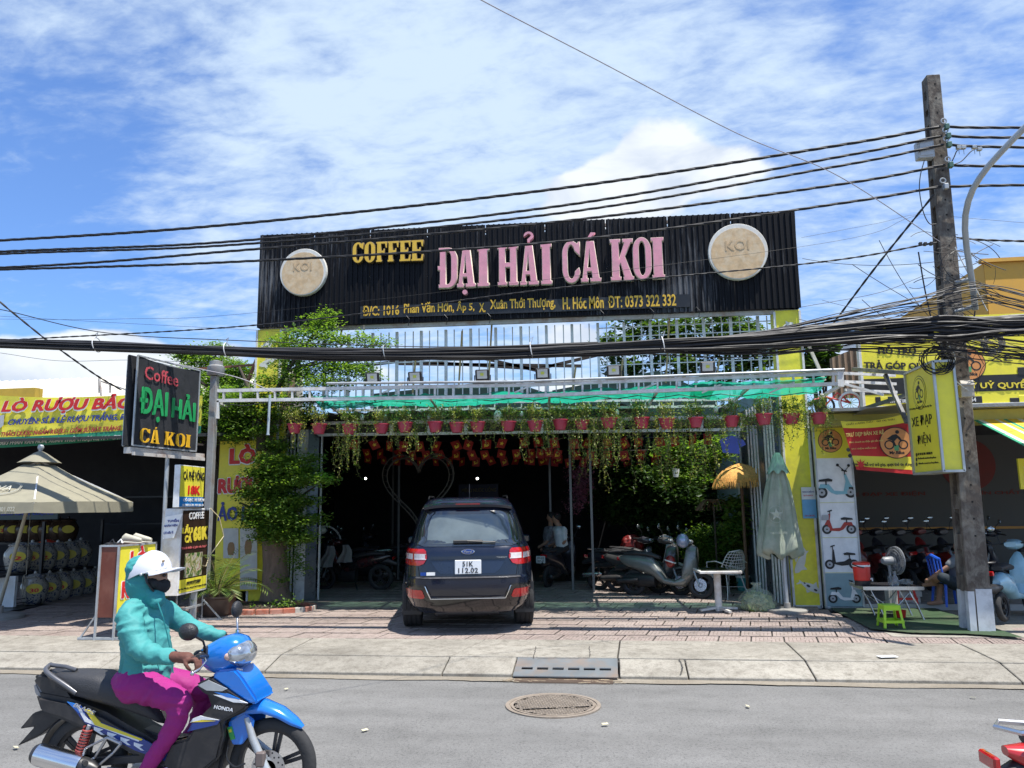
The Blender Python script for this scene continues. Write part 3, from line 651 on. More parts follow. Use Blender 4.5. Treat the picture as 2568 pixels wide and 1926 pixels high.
hbeam(((835,1030),(1850,1018)),13.2); hbeam(((835,1012),(1850,1002)),13.2)
for i in range(30):
    t = (i+.5)/30; a = aY(835,1030,13.2).lerp(aY(1850,1018,13.2), t); b = aY(835,1012,13.2).lerp(aY(1850,1002,13.2), t); MB().beam(a, b, .02,.03).build('rung', WHITE, pg)
hbeam(((800,1091),(1862,1077)),13.9,.05); hbeam(((800,1062),(1862,1046)),13.9,.06)
for i in range(12):
    t = i/11; MB().beam(aY(800,1091,13.9).lerp(aY(1862,1077,13.9), t), aY(800,1062,13.9).lerp(aY(1862,1046,13.9), t),.06).build('rung', WHITE, pg)
for t in (0,.18,.36,.55,.72,.86,1.):   # cross beams back to the wall
    a = lam(bot, t); MB().beam(a, V((a.x*1.0-.15,13.9, a.z-.12)),.04,.05).build('cross_beam', WHITE, pg)
for px, s in ((960,1),(1290,1),(1590,1),(1760,1),(1930,1),(2070,1)):
    a = aY(px, 985, YP); MB().beam(a, a+V((.35,0,.14)),.025).build('diagonal_brace', WHITE, pg)
# right corner block of the truss and its outrigger
a, b = top[2], bot[2]
MB().beam(a+V((-.05,0,.06)), b+V((-.05,0,-.05)),.09).build('end_post', WHITE, pg); MB().beam(b, b+V((.55,-.05,-.2)),.035).build('diagonal_brace', WHITE, pg)
for dz in (.0,-.13,-.26): MB().beam(a+V((0,0, dz)), a+V((.85,.3, dz-.02)),.04).build('cross_beam', WHITE, pg)
MB().beam(lam(bot, .005), V((lam(bot, .005).x, YP, 3.4)),.05).build('end_post', WHITE, pg)
# pvc pipe stub at left
p0, p1 = aY(677,990, YP-.1), aY(672,1088, YP-.1)
tag(MB().tube([p0, p1],.022,8).tube([p1, p1-V((0,0,.02))],.03,8).build('drain_pipe', mat('grey_pvc', (.38,.45,.5),.4)), 'grey plastic pipe hanging down from the pergola at left', 'pipe')
# green shade net: draped and gathered between the two beams
NET = bpy.data.materials.new('shade_net'); NET.use_nodes = True; MATS['shade_net'] = NET
nt = NET.node_tree; b = nt.nodes['Principled BSDF']; out = nt.nodes['Material Output']
b.inputs['Base Color'].default_value = (.01,.26,.18,1); b.inputs['Roughness'].default_value = .6
tr = NN(nt, 'ShaderNodeBsdfTranslucent', {0: (.03,.55,.36,1)}); mx = NN(nt, 'ShaderNodeMixShader', {0: .5,1: b.outputs[0],2: tr.outputs[0]})
tp_ = NN(nt, 'ShaderNodeBsdfTransparent', {0: (.42,.85,.68,1)}); mx2 = NN(nt, 'ShaderNodeMixShader', {0: .62,1: tp_.outputs[0],2: mx.outputs[0]})
tcn = NN(nt, 'ShaderNodeTexCoord').outputs['Object']; nn = NN(nt, 'ShaderNodeTexNoise', {'Vector': tcn, 'Scale': 5., 'Detail': 4.}).outputs[0]
nt.links.new(NN(nt, 'ShaderNodeMapRange', {0: nn, 1: .35,2: .65,3: .55,4: .9}).outputs[0], mx2.inputs[0]); nt.links.new(mx2.outputs[0], out.inputs[0])
def net(x0, x1, y0, y1, zf, nx=120, ny=14, name='shade_net', label=None):
    m = MB(); vs = []
    for j in range(ny+1):
        for i in range(nx+1):
            x = x0+(x1-x0)*i/nx; y = y0+(y1-y0)*j/ny; vs.append((x, y+.03*noise.noise(V((x*2, y*3,4))), zf(x, (y-y0)/(y1-y0))))
    m.add(vs, [(j*(nx+1)+i, j*(nx+1)+i+1,(j+1)*(nx+1)+i+1,(j+1)*(nx+1)+i) for j in range(ny) for i in range(nx)])
    return tag(m.build(name, NET, None, smooth=80, recalc=False), label, 'net')
def zn(x, t):
    s = abs(math.sin(x*1.55+.6*math.sin(x*.7))); 
    return 3.69+.03*math.sin(t*9+x)*s-.09*math.sin(PI*t)*(.5+.5*s)+.04*noise.noise(V((x*2.5, t*5,2)))+.035*noise.noise(V((x*9, t*11,1)))-.03*t
net(-4.95,1.6, YP-.04,13.12, zn, label='crumpled green shade net stretched over the pergola, long left piece')
net(1.25,3.25, YP-.1,13.1, lambda x, t: zn(x+3, t)-.05+.1*(1-t),50, label='sagging green shade net at the right end of the pergola')
# flood lights
FL = thing('flood_light', 'square black floodlight on the pergola above the tree branches', 'floodlight', (0,0,0), group='floodlights along the pergola')
m = MB(); m.box((0,.03,.13),(.23,.05,.2), Matrix.Rotation(rad(18),3, 'X')); m.build('housing', BLACK, FL, bevel=.012)
MB().box((0,-.003,.14),(.165,.012,.13), Matrix.Rotation(rad(18),3, 'X')).build('lens', mat('lamp_glass', (.55,.57,.55),.15), FL)
MB().box((0,-.012,.145),(.055,.006,.045), Matrix.Rotation(rad(18),3, 'X')).build('led_chip', mat('led_yellow', (.55,.6,.1),.4), FL)
m = MB(); m.beam((-.13,.04,0),(-.13,.04,.14),.015,.02); m.beam((.13,.04,0),(.13,.04,.14),.015,.02); m.beam((-.13,.04,0),(.13,.04,0),.02,.015); m.build('bracket', BLACK, FL)
fls = [(933,968, 'square black floodlight on the pergola at the tip of the tree branches'),(1040,966, 'square black floodlight second from left, right of the tree'),(1209,961, 'square black floodlight third from left, above the parked car'),(1361,958, 'square black floodlight fourth from left, in front of the dark green tarpaulin'),(1540,951, 'square black floodlight fifth from left, in front of the tree behind'),(1776,942, 'square black floodlight nearest the right yellow pillar')]
for i, (px, py, lb) in enumerate(fls):
    p = aY(px, py, YP-.02); o = FL if i == 0 else copy_tree(FL); o.location = p; o['label'] = lb
# hanging pots
POTM = mat('red_pot', (.42,.035,.07),.42, var=.1, dirt=(.3,.1,.1), dscale=6, damt=.4); SOIL = mat('soil', (.04,.03,.02),.95)
LEAF_A = leafmat('vine_leaf', (.05,.10,.018),(.16,.24,.05)); LEAF_Y = leafmat('pale_vine_leaf', (.20,.24,.05),(.38,.38,.10)); STEMM = mat('vine_stem', (.16,.13,.05),.8)
def hanging_foliage(seed, L, ns, dens, pale):
    random.seed(seed); m = MB(); n = 0
    for k in range(26):   # upright sprays
        a = random.uniform(0,2*PI); r = random.uniform(.05,.2); h = random.uniform(.05,.26); p = V((math.cos(a)*.07, math.sin(a)*.07,.0)); e = V((math.cos(a)*r*1.25, math.sin(a)*r, h))
        mid = (p+e)/2+V((0,0,.07)); pts = [p, mid, e]; m.tube(pts, .0022,3, False, 1)
        for j in range(int(22*dens)):
            t = random.uniform(.2,1.05); q = p.lerp(e, t)+V((0,0,.08*math.sin(PI*min(t, 1))))+rvec(.018); leaf(m, q, random.uniform(.025,.05), random.uniform(.006,.012), rvec(1)+V((0,0,.2)),2 if random.random() < pale else 0)
    for k in range(ns):   # trailing strands
        a = random.uniform(0,2*PI); ln = L*random.uniform(.35,1); p = V((math.cos(a)*.12, math.sin(a)*.12,.0)); pts = [p]; d = V((math.cos(a)*.04, math.sin(a)*.04,.0)); q = p+V((math.cos(a)*.05, math.sin(a)*.05,.02)); N = max(4, int(ln/.05))
        for j in range(N):
            pts.append(q.copy()); q = q+V((random.gauss(0,.014)+(.02*math.cos(a) if j < 3 else 0), random.gauss(0,.01),-.05 if j > 1 else -.015))
        m.tube(pts, .0025,3, False, 1)
        for j, c in enumerate(pts):
            for _ in range(3): leaf(m, c+rvec(.012), random.uniform(.022,.042), random.uniform(.008,.014), rvec(1)+V((0,0,-.3)),2 if random.random() < pale else 0)
    return m
pots = [(740,1077),(801,1077),(877,1078),(957,1077),(1016,1073),(1092,1072),(1146,1074),(1198,1072),(1275,1071),(1342,1070),(1405,1066),(1459,1068),(1527,1062),(1609,1061),(1672,1063),(1744,1061),(1834,1058),(1915,1052),(1984,1052),(2052,1050)]
PL = ['above the trunk of the pruned tree', 'second from left, against the white gate edge', 'third from left with a dense green curtain of vine beside it', 'fourth from left with dry yellow stems', 'fifth from left, above a bulb-lit gap over the red flags', 'sixth from left, just left of the tall bushy plant', 'seventh from left with the tallest bushy light green plant', 'eighth from left, beside the big white bulb', 'ninth from left, right of the big white bulb', 'tenth from left with a long green strand', 'eleventh from left, above the right half of the flags', 'twelfth from left, half hidden by a thick trailing vine', 'thirteenth from left with the longest trailing vine', 'fourteenth from left, standing clear of the vines', 'fifteenth from left, fully visible and sparsely planted', 'sixteenth from left, narrowed by vines in front', 'seventeenth from left, crossed by pale dry leaves at the gate', 'in front of the white gate tubes, nearly bare', 'in front of the right yellow pillar', 'last on the right over the scooter poster']
var = [hanging_foliage(s, L, n, d, p) for s, L, n, d, p in ((1,.5,7,.8,.2),(2,.75,12,1.1,.15),(3,.35,5,.7,.6),(4,1.0,16,1.2,.25),(5,.6,8,.6,.75),(6,.85,9,.9,.35),(7,.25,4,1.3,.3))]
vmesh = [m.build('plant', [LEAF_A, STEMM, LEAF_Y], None, recalc=False) for m in var]
pick = [4,2,3,4,5,2,6,4,0,5,1,3,3,5,4,1,5,2,1,5]
potb = MB(); potb.lathe([(.075,-.165),(.08,-.165),(.083,-.14),(.105,-.09),(.118,-.03),(.118,-.022),(.131,-.018),(.133,0),(.122,0),(.115,-.03),(0,-.035)],(0,0,0),20); potb = potb.build('pot', POTM, None, smooth=35)
for i, (px, py) in enumerate(pots):
    sc = 1.0 if i not in (15,11) else .92
    p = aY(px, py-14, YP+random.uniform(-.02,.12)); t = thing('hanging_pot', 'red hanging plant pot '+PL[i], 'hanging plant', p, random.uniform(0,6), 'row of red hanging pots')
    a = inst(potb, t, (0,0,0), scale=(sc, sc, sc*random.uniform(.95,1.05))); inst(vmesh[pick[i]], t, (0,0,0),(0,0, random.uniform(0,6)))
    zt_ = lam(bot, (px-540)/(2115-540)).z-p.z; m = MB()
    for k in range(3):
        a = k*2.09; m.tube([V((math.cos(a)*.12, math.sin(a)*.12,0)), V((0,0, zt_*.85)), V((0,0, zt_))],.002,3, False)
    m.build('wire_hanger', BLACK, t, local=True)
    if i == 12 or i == 17: pass
bpy.data.objects.remove(potb)
for o in vmesh: bpy.data.objects.remove(o)
# extra vine curtains woven along the wire under the net
random.seed(12)
m = MB()
for (px0, px1, y0, L, n) in ((840,905,1062,1.0,17),(1465,1560,1060,1.25,24),(1560,1790,1050,1.0,34),(1300,1380,1060,.7,14),(1800,1870,1050,.5,10),(940,1100,1075,.6,14),(1100,1300,1060,.25,14),(1620,1680,1100,1.0,10),(1730,1800,1120,.75,16)):
    for k in range(n):
        q = aY(random.uniform(px0, px1), y0+random.uniform(-10,12), YP+random.uniform(.0,.5)); ln = L*random.uniform(.35,1); pts = []; py_ = random.random() < .45; dr = random.gauss(0,.008)
        for j in range(int(ln/.045)):
            pts.append(q.copy()); q = q+V((random.gauss(dr, .013), random.gauss(0,.008),-.045))
        if len(pts) < 3: continue
        m.tube(pts, .0025,3, False, 1); kk = 2 if py_ else 0
        for c in pts:
            for _ in range(random.choice((1,2,3))): leaf(m, c+rvec(.014), random.uniform(.024,.048), random.uniform(.008,.016), rvec(1)+V((0,0,-.3)), kk if random.random() < .8 else 2)
for k in range(5000):   # tangle along the wire
    q = aY(random.uniform(900,2090),1050+random.gauss(0,15), YP+random.uniform(.05,.4)); 
    if random.random() < .25:
        e = q+V((random.gauss(0,.18),0, random.gauss(0,.06))); m.tube([q, (q+e)/2+rvec(.03), e],.0022,3, False, 1)
    leaf(m, q, random.uniform(.025,.05),.011, rvec(1),2 if random.random() < .5 else 0)
tag(m.build('trailing_vines', [LEAF_A, STEMM, LEAF_Y], None, recalc=False), 'trailing green and yellowish vines hanging along the row of pots', 'vines', kind='stuff')
# hanging bulbs
BULB = mat('bulb_glass', (.75,.72,.66),.3, var=.04)
for px, py, r, lb in ((908,1046,.035, 'small'),(967,1046,.035, 'small'),(1022,1038,.03, 'small'),(1249,1044,.075, 'big'),(1547,1034,.035, 'small'),(1730,1022,.035, 'small'),(1795,1026,.035, 'small'),(1076,1045,.03, 'small'),(1308,1037,.03, 'small')):
    p = aY(px, py, YP+.25); names = {908: 'leftmost small bulb under the net, left of the yellow stemmed pot', 967: 'small bulb over the yellow stemmed pot', 1022: 'small bulb high over the fifth pot', 1249: 'big white cylinder bulb hanging above the parked car', 1547: 'small bulb above the thirteenth pot', 1730: 'small bulb above the sixteenth pot', 1795: 'small bulb between the sixteenth and seventeenth pots', 1076: 'small bulb beside the sixth pot', 1308: 'small bulb just right of the big white bulb'}
    t = thing('light_bulb', names[px]+' on the string', 'light bulb', p, 0, 'string lamps under the pergola')
    MB().lathe([(0,-r*1.6),(r*.7,-r*1.5),(r, -r*.9),(r*.95, r*.5),(r*.55, r*1.2),(r*.4, r*1.3)],(p.x, p.y, p.z),14).build('glass', BULB, t, smooth=50)
    MB().lathe([(r*.42, r*1.25),(r*.42, r*2.0),(r*.2, r*2.2)], tuple(p),10).build('socket', BLACK, t)
pts = [aY(560+i*52,1012-i*1.0+7*(i % 2), YP+.22) for i in range(30)]
tag(MB().tube(pts, .008,5).build('lamp_cable', BLACK), 'thin black cable of the string lamps under the net', 'cable')
# ---------------- folding gates
GDK = mat('gate_grey_panel', (.10,.12,.14),.3,.4, dirt=(.2,.2,.2), dscale=3)  # dark grey sheet panels between the white gate tubes
GTUBE = mat('gate_tube', (.80,.81,.81),.4,.0, dirt=(.25,.14,.08), dscale=6, damt=.5)
def gate(label, line, items, z1, z0=.2):
    t = thing('folding_gate', label, 'folding gate', line(0))
    for it in items:
        if it[0] == 't':
            p = line(it[1]); MB().bb(p.x-.013, p.x+.013, p.y-.02, p.y+.02, z0, z1).build('tube', GTUBE, t)
        else:
            a, b = line(it[1]), line(it[2]); MB().beam(V((a.x, a.y, (z0+z1)/2)), V((b.x, b.y, (z0+z1)/2)),.03, z1-z0, up=(0,0,1)).build('panel', GDK if it[0] == 'd' else WHITE, t)
    return t
A0, A1 = aZ(1876,1481,.2), aZ(1963,1517,.2)
ln = lambda px: (lambda t: V((A0.x+(A1.x-A0.x)*t, A0.y+(A1.y-A0.y)*t, .2)))((px-1876)/87)
def lnp(px):   # invert px -> point on the gate line
    lo, hi = -.5,1.5
    for _ in range(40):
        t = (lo+hi)/2; p = A0.lerp(A1, t); q = 1284+1929*((p-V((0,0, CH))).dot(_R))/((p-V((0,0, CH))).dot(_f))
        if q < px: lo = t
        else: hi = t
    return p
gate('white and dark folding accordion gate on the right of the entrance', lnp, [('t', 1868),('t', 1877),('d', 1882,1897),('t', 1900),('t', 1908),('t', 1916),('t', 1924),('d', 1928,1941),('t', 1944),('t', 1952),('t', 1960),('t', 1968),('d', 1972,1984)],3.62)
B0 = V((aY(712,1300,13.9).x, 13.9,.2)); lnl = lambda px: V((aY(px, 1300,13.9).x, 13.9+(.12 if px > 784 else 0),.2))
gate('white folding accordion gate on the left behind the pruned tree', lnl, [('t', 716),('t', 725),('t', 734),('t', 743),('w', 746,768),('d', 768,789),('t', 797)],3.35)
m = MB()
a = aY(715,1100,13.98); 
# ---------------- cafe interior shell
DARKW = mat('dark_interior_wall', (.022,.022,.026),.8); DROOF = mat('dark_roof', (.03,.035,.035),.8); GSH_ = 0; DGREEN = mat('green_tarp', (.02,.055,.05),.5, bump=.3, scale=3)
cf = thing('cafe_building', 'open fronted dark cafe hall behind the folding gates', 'building', (-2,18,.2))
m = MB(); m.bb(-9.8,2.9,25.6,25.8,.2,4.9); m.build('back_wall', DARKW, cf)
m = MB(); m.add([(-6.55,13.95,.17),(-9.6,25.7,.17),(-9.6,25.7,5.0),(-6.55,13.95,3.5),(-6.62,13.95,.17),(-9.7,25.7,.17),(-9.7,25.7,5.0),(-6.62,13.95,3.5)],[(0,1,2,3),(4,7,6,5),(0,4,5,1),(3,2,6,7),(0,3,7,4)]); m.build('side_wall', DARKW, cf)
TURQ = mat('pale_turquoise_wall', (.30,.44,.42),.7, dirt=(.25,.3,.27), dscale=2)
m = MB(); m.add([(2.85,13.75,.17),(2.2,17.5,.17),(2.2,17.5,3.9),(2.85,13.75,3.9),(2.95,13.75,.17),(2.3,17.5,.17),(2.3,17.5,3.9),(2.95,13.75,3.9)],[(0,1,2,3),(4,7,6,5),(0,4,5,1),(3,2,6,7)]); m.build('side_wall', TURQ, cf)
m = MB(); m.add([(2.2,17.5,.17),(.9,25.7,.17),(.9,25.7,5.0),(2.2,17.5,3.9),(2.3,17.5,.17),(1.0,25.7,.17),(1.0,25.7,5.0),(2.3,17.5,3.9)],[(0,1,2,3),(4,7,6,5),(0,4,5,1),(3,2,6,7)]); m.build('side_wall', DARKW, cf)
m = MB()   # corrugated roof, low at the front
for i in range(48):
    x = -9.6+i*.26; xr = x+.26; y0 = 13.15
    if x > .45: break
    m.add([(x, y0,3.52),(x+.13, y0,3.57),(xr, y0,3.52),(x, 25.9,4.45),(x+.13,25.9,4.5),(xr, 25.9,4.45)],[(0,1,4,3),(1,2,5,4)])
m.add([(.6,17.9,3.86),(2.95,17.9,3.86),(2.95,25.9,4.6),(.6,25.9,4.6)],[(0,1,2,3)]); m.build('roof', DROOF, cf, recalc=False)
m = MB()   # dark green gable of tarpaulin seen through the bars
for x0, x1, zp, yy, xp in ((-5.2,-1.0,4.55,16.2,.7),(-1.3,2.2,4.7,16.6,.65)):
    pk = x0+(x1-x0)*xp; m.add([(x0, yy, 3.6),(x1, yy, 3.6),(x1, yy, 4.1),(pk, yy, zp),(x0, yy, 4.35)],[(0,1,2,3,4)]); m.add([(x0, yy, 4.35),(pk, yy, zp),(pk, yy+6, zp+.2),(x0, yy+6,4.3)],[(0,1,2,3)]); m.add([(pk, yy, zp),(x1, yy, 4.1),(x1, yy+6,4.2),(pk, yy+6, zp+.2)],[(0,1,2,3)])
m.build('tarpaulin', DGREEN, cf)
for a, b in (((840,925),(1010,905)),((1010,905),(1350,925)),((1130,880),(1350,930)),((1350,925),(1500,890)),((1000,912),(1460,918))):
    MB().beam(aY(*a, 15.8), aY(*b, 15.8),.06).build('roof_beam', mat('dark_beam', (.05,.04,.035),.7), cf)
for a, b in (((-6.3,14.1),(2.6,14.1)),): MB().beam((*a, 3.35),(*b, 3.3),.08,.14).build('lintel', mat('dark_beam', (.05,.04,.035)), cf)
# interior posts
POST = mat('thin_post', (.16,.16,.16),.4,.3)
for px, Y, lb, n_ in ((1433,15.5, 'thin pale steel post beside the purple blossoms', 1),(1484,15.2, 'thin pale steel post left of the parked grey scooters', 1),(1381,18, 'thin dark steel post deep inside the hall right of the car', 1),(1000,17.5, 'thin steel post inside the hall left of the car', 1),(985,20, 'thin steel post furthest back in the left of the hall', 1)):
    x = aY(px, 1300, Y).x; tag(MB().bb(x-.022, x+.022, Y-.02, Y+.02,.2,3.45).build('steel_post', POST), lb, 'post')
# bunting
RED = mat('flag_red', (.27,.013,.008),.6, var=.1); GOLD = mat('flag_gold', (.8,.6,.05),.5)
def star(r, n=5): return [((r if i % 2 == 0 else r*.4)*math.sin(PI*i/n),(r if i % 2 == 0 else r*.4)*math.cos(PI*i/n)) for i in range(2*n)]
fm = MB(); fm.prism([(-.085,-.2),(.085,-.2),(.085,0),(-.085,0)],(0,0,0),(1,0,0),(0,0,1),(0,.003,0),0); fm.prism(star(.045),(0,-.002,-.10),(1,0,0),(0,0,1),(0,-.002,0),1)
fm1 = fm.build('flag', [RED, GOLD], None)
fm = MB(); fm.prism([(-.085,-.2),(.085,-.2),(.085,0),(-.085,0)],(0,0,0),(1,0,0),(0,0,1),(0,.003,0),0)
fm.prism(arc(0,0,.05,.05,200,430,12)+arc(.006,.004,.036,.036,430,200,10),(0,-.002,-.10),(1,0,0),(0,0,1),(0,-.002,0),1); fm.beam((-.04,-.004,-.16),(.03,-.004,-.10),.008,.012, k=1); fm.box((-.028,-.004,-.1),(.035,.003,.016), k=1)
fm2 = fm.build('flag', [RED, GOLD], None)
random.seed(5)
for r, (pa, pb, Y, lb) in enumerate(((( 870,1102),(1330,1096),14.4, 'nearest string of red flags across the left of the entrance'),((1330,1096),(1800,1086),14.4, 'nearest string of red flags across the right of the entrance'),((900,1125),(1390,1122),15.6, 'second string of red flags inside the hall at left'),((1340,1125),(1760,1120),15.6, 'second string of red flags inside the hall at right'),((910,1142),(1420,1140),17.2, 'third string of red flags deeper in the hall'),((1300,1145),(1700,1140),17.2, 'deepest string of red flags in front of the hanging plants'))):
    a, b = aY(*pa, Y), aY(*pb, Y); t = thing('flag_bunting', lb, 'flag bunting', (a+b)/2,0, 'strings of red flags in the entrance'); L = sag(a, b, .06,30)
    MB().tube(L, .004,4).build('string', BLACK, t)
    n = int((b-a).length/.31)
    for i in range(n):
        u = (i+.5+random.uniform(-.12,.12))/n; p = a.lerp(b, u)-V((0,0,.24*u*(1-u))); inst(fm1 if (i+r) % 2 else fm2, t, p-(a+b)/2,(random.uniform(-.5,.7), random.uniform(-.35,.35), random.uniform(-.6,.6)))
bpy.data.objects.remove(fm1); bpy.data.objects.remove(fm2)
m = MB(); p = aY(1840,1118,14.6); m.prism([(-.25,.12),(-.05,.18),(.05,.18),(.18,.1),(.22,.02),(.13,-.03),(.1,.03),(.1,-.15),(-.2,-.12)], p, (1,0,0),(0,0,1),(0,.03,0)); tag(m.build('blue_cloth', mat('blue_cloth', (.02,.05,.32),.7)), 'blue cloth hanging high beside the right gate', 'cloth')
# heart-shaped rattan arch
RAT = mat('rattan', (.09,.075,.06),.7)
t = thing('heart_arch', 'heart shaped rattan arch standing in the dark hall left of the car', 'garden arch', aZ(1045,1440,.2))
def hp(u, s, c, Y): x = 16*math.sin(u)**3; z = 13*math.cos(u)-5*math.cos(2*u)-2*math.cos(3*u)-math.cos(4*u); return V((c.x+x*s/16, Y, c.z+z*s/16*1.1))
c = aY(1048,1215,15.6)
for s, yy in ((.76,15.6),(.66,15.6),(.71,15.75)): MB().tube([hp(2*PI*i/48, s, c, yy) for i in range(49)],.012,5, False).build('hoop', RAT, t)
m = MB()
for i in range(48): m.beam(hp(2*PI*i/48,.76, c, 15.6), hp(2*PI*i/48,.66, c, 15.6),.008)
tag(m.build('binding', RAT, t), kind='stuff'); MB().tube([hp(PI, .66, c, 15.6), V((c.x-.1,15.6,.2))],.015,6).tube([hp(PI, .66, c, 15.6), V((c.x+.35,15.6,.2))],.015,6).build('stand', RAT, t)
for px in (917,1197):
    p = aY(px, 1200,17.5); tag(MB().ball(p, .026,10).build('lit_bulb', mat('lit_lamp', (1,1,1),.5, emis=(1,.95,.85,12))), 'small lit lamp hanging in the dark hall '+('left of the heart arch' if px < 1000 else 'above the car roof'), 'lamp')
# menu board on rear wall
p = aY(1030,1230,24)
mb = thing('menu_board', 'dim hanging board with faint lettering at the back of the hall', 'menu board', (aY(1290,1240,22).x, 22,1.8))
a, b = aY(1150,1215,22), aY(1250,1255,22)
MB().bb(a.x, b.x, 22,22.05, b.z, a.z).build('panel', mat('navy_panel', (.015,.02,.06),.5), mb); text('MENU NƯỚC UỐNG', mat('dim_letter', (.2,.16,.05),.6),(a.x+.1,21.99, b.z+.25), EX, EZ, 1.0,.16,.004,.01, mb)
# ================================================================ vegetation
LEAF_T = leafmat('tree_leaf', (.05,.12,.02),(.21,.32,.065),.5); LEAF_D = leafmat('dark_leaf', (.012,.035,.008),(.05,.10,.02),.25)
BARK = mat('bark', (.27,.19,.14),.9, bump=.8, bscale=14, dirt=(.10,.075,.055), dscale=5, damt=.8, stretch=(1,1,.4)); BARKD = mat('dark_bark', (.07,.055,.04),.9, bump=.5)
PADK = 1500
def pads(mb, blobs, dens, L=.066, wd=.019, flat=.8):
    for (px, py, Y, rx, ry, rz_) in blobs:
        c = aY(px, py, Y); sx = rx*Y/1929; sz = rz_*Y/1929; n = int(dens*sx*max(ry, .2)*max(sz, .12)*PADK)+40
        # clusters: leaves gather round twig ends
        nt_ = max(4, n//26)
        for k in range(nt_):
            d = rvec(1).normalized()*random.random()**.4; q = c+V((d.x*sx, d.y*ry, d.z*sz))
            for j in range(26):
                e = rvec(1)*.098; leaf(mb, q+V((e.x, e.y, e.z*.5)), random.uniform(.6,1.15)*L, wd*random.uniform(.8,1.25), V((random.gauss(0,1), random.gauss(0,1), random.gauss(0,.35))))
random.seed(21)
tr = thing('pruned_tree', 'layered small leaved tree in a brick ring by the left gate', 'tree', aZ(692,1520,.2)); tb = aZ(692,1516,.2)
m = MB(); pts = [tb-V((0,0,.06)), tb+V((-.02,0,.25)), tb+V((-.05,.02,.7)), tb+V((-.08,.02,1.15)), tb+V((0,.02,1.7)), tb+V((-.12,0,2.3)), tb+V((-.25,0,3.0)), tb+V((.1,.1,3.7)), tb+V((.28,.1,4.6))]
m.tube(pts, [.33,.24,.215,.22,.16,.17,.12,.07,.03],14); tk = m.build('trunk', BARK, tr, smooth=60)
m = MB()
for p0, p1, r in (((660,1130,13.1),(645,1050,13.0),.13),((690,1150,13.1),(735,1080,12.9),.05),((640,1050,13.),(560,980,12.9),.05),((660,1040,13),(720,930,12.8),.06),((720,930,12.8),(900,890,12.6),.03),((720,930,12.8),(820,800,12.8),.035),((640,1050,13.),(600,920,13.1),.045),((690,1300,13.1),(600,1260,12.9),.03),((690,1300,13.1),(790,1220,12.9),.03),((690,1240,13.1),(640,1190,12.9),.035),((690,1350,13.1),(770,1330,12.9),.025),((720,930,12.8),(960,860,12.6),.02)):
    a, b = aY(*p0), aY(*p1); mid = (a+b)/2+rvec(.03); m.tube([a, mid, b],[r, r*.8, r*.5],7)
m.build('limb', BARKD, tr, smooth=60)
B_ = lambda L: [((450+x/1.951),(750+y/1.951), Y, a/1.951, ry, b/1.951) for x, y, Y, a, ry, b in L]
m = MB()
pads(m, B_([(710,85,12.9,60,.2,45),(690,125,12.9,90,.25,35),(640,175,12.8,170,.3,28),(520,200,12.8,90,.25,22),(820,195,12.7,150,.25,18),(960,215,12.7,90,.2,14),
    (600,240,12.8,200,.35,25),(780,330,12.7,170,.35,28),(640,370,12.8,180,.35,38),(540,320,12.9,90,.3,40),(880,350,12.6,100,.25,22),(930,390,12.6,70,.2,18),(700,415,12.6,170,.3,22),(470,400,12.8,100,.3,30)]),32)
pads(m, B_([(250,540,12.9,130,.4,40),(420,560,12.9,110,.4,40),(260,620,12.9,100,.35,40),(400,640,12.8,100,.3,26),(560,560,12.7,90,.3,30),(330,480,12.8,150,.35,28),(560,490,12.7,150,.3,22),(620,540,12.6,60,.2,28),(170,590,12.9,50,.3,45),(260,680,12.8,70,.3,18)]),42)
pads(m, B_([(480,790,12.75,130,.4,20),(560,830,12.75,130,.4,25),(420,850,12.75,100,.35,26),(640,880,12.7,110,.35,14),(520,900,12.75,150,.4,20),(400,930,12.75,110,.35,16),(400,960,12.8,130,.35,14),(560,985,12.8,120,.4,18),(450,1040,12.75,160,.4,20),(600,1080,12.75,110,.35,18),(400,1095,12.75,100,.35,18),(520,1130,12.8,130,.35,18),(460,1165,12.8,100,.3,14),(590,1165,12.8,70,.3,12),(700,890,12.6,40,.15,10),(360,1060,12.7,60,.2,12),(480,720,12.9,80,.3,20),(640,780,12.8,70,.2,14),(500,870,13.0,130,.3,60),(500,1010,13.0,110,.3,60),(500,1100,13.0,100,.3,50)]),52)
pads(m, B_([(560,1240,12.9,40,.2,50),(590,1300,12.9,30,.15,40),(500,1390,12.9,18,.1,40),(570,1180,12.9,60,.2,20)]),42)
m.build('crown', LEAF_T, tr, recalc=False)
# brick ring
br = thing('planter_ring', 'low curved planter edge of red bricks round the tree', 'planter', (tb.x, tb.y-.1,.17))
BRICK = mat('brick', (.40,.13,.08),.85, var=.25, bump=.3, dirt=(.35,.3,.26), dscale=6, damt=.5); c = V((tb.x-.05,12.75,.17))
MORT = mat('mortar', (.42,.40,.36),.9)
nb = 26
for i in range(nb):
    a = 2*PI*i/nb; o = MB().box(c+V((.98*math.cos(a),.55*math.sin(a),.05)),(.2,.1,.1), rotz(math.atan2(.55*math.cos(a),-.98*math.sin(a)))).build('brick', BRICK if i % 6 else MORT, br, bevel=.008)
m = MB(); L = [[c+V((r*.98*math.cos(2*PI*i/36), r*.55*math.sin(2*PI*i/36),.07+h)) for i in range(36)] for r, h in ((.93,-.02),(.6,.03),(.3,.06),(.02,.1))]
m.loft(L, caps=False); m.build('soil', SOIL, br)
m = MB()
for i in range(130): 
    a = random.uniform(0,2*PI); r = random.uniform(.1,.9); leaf(m, c+V((r*math.cos(a), r*.52*math.sin(a),.12)),.06,.02, V((random.gauss(0,1), random.gauss(0,1), random.uniform(0,1.2))))
for i in range(120): leaf(m, c+V((.62+random.gauss(0,.12),-.2+random.gauss(0,.08),.12+abs(random.gauss(0,.07)))),.05,.015)
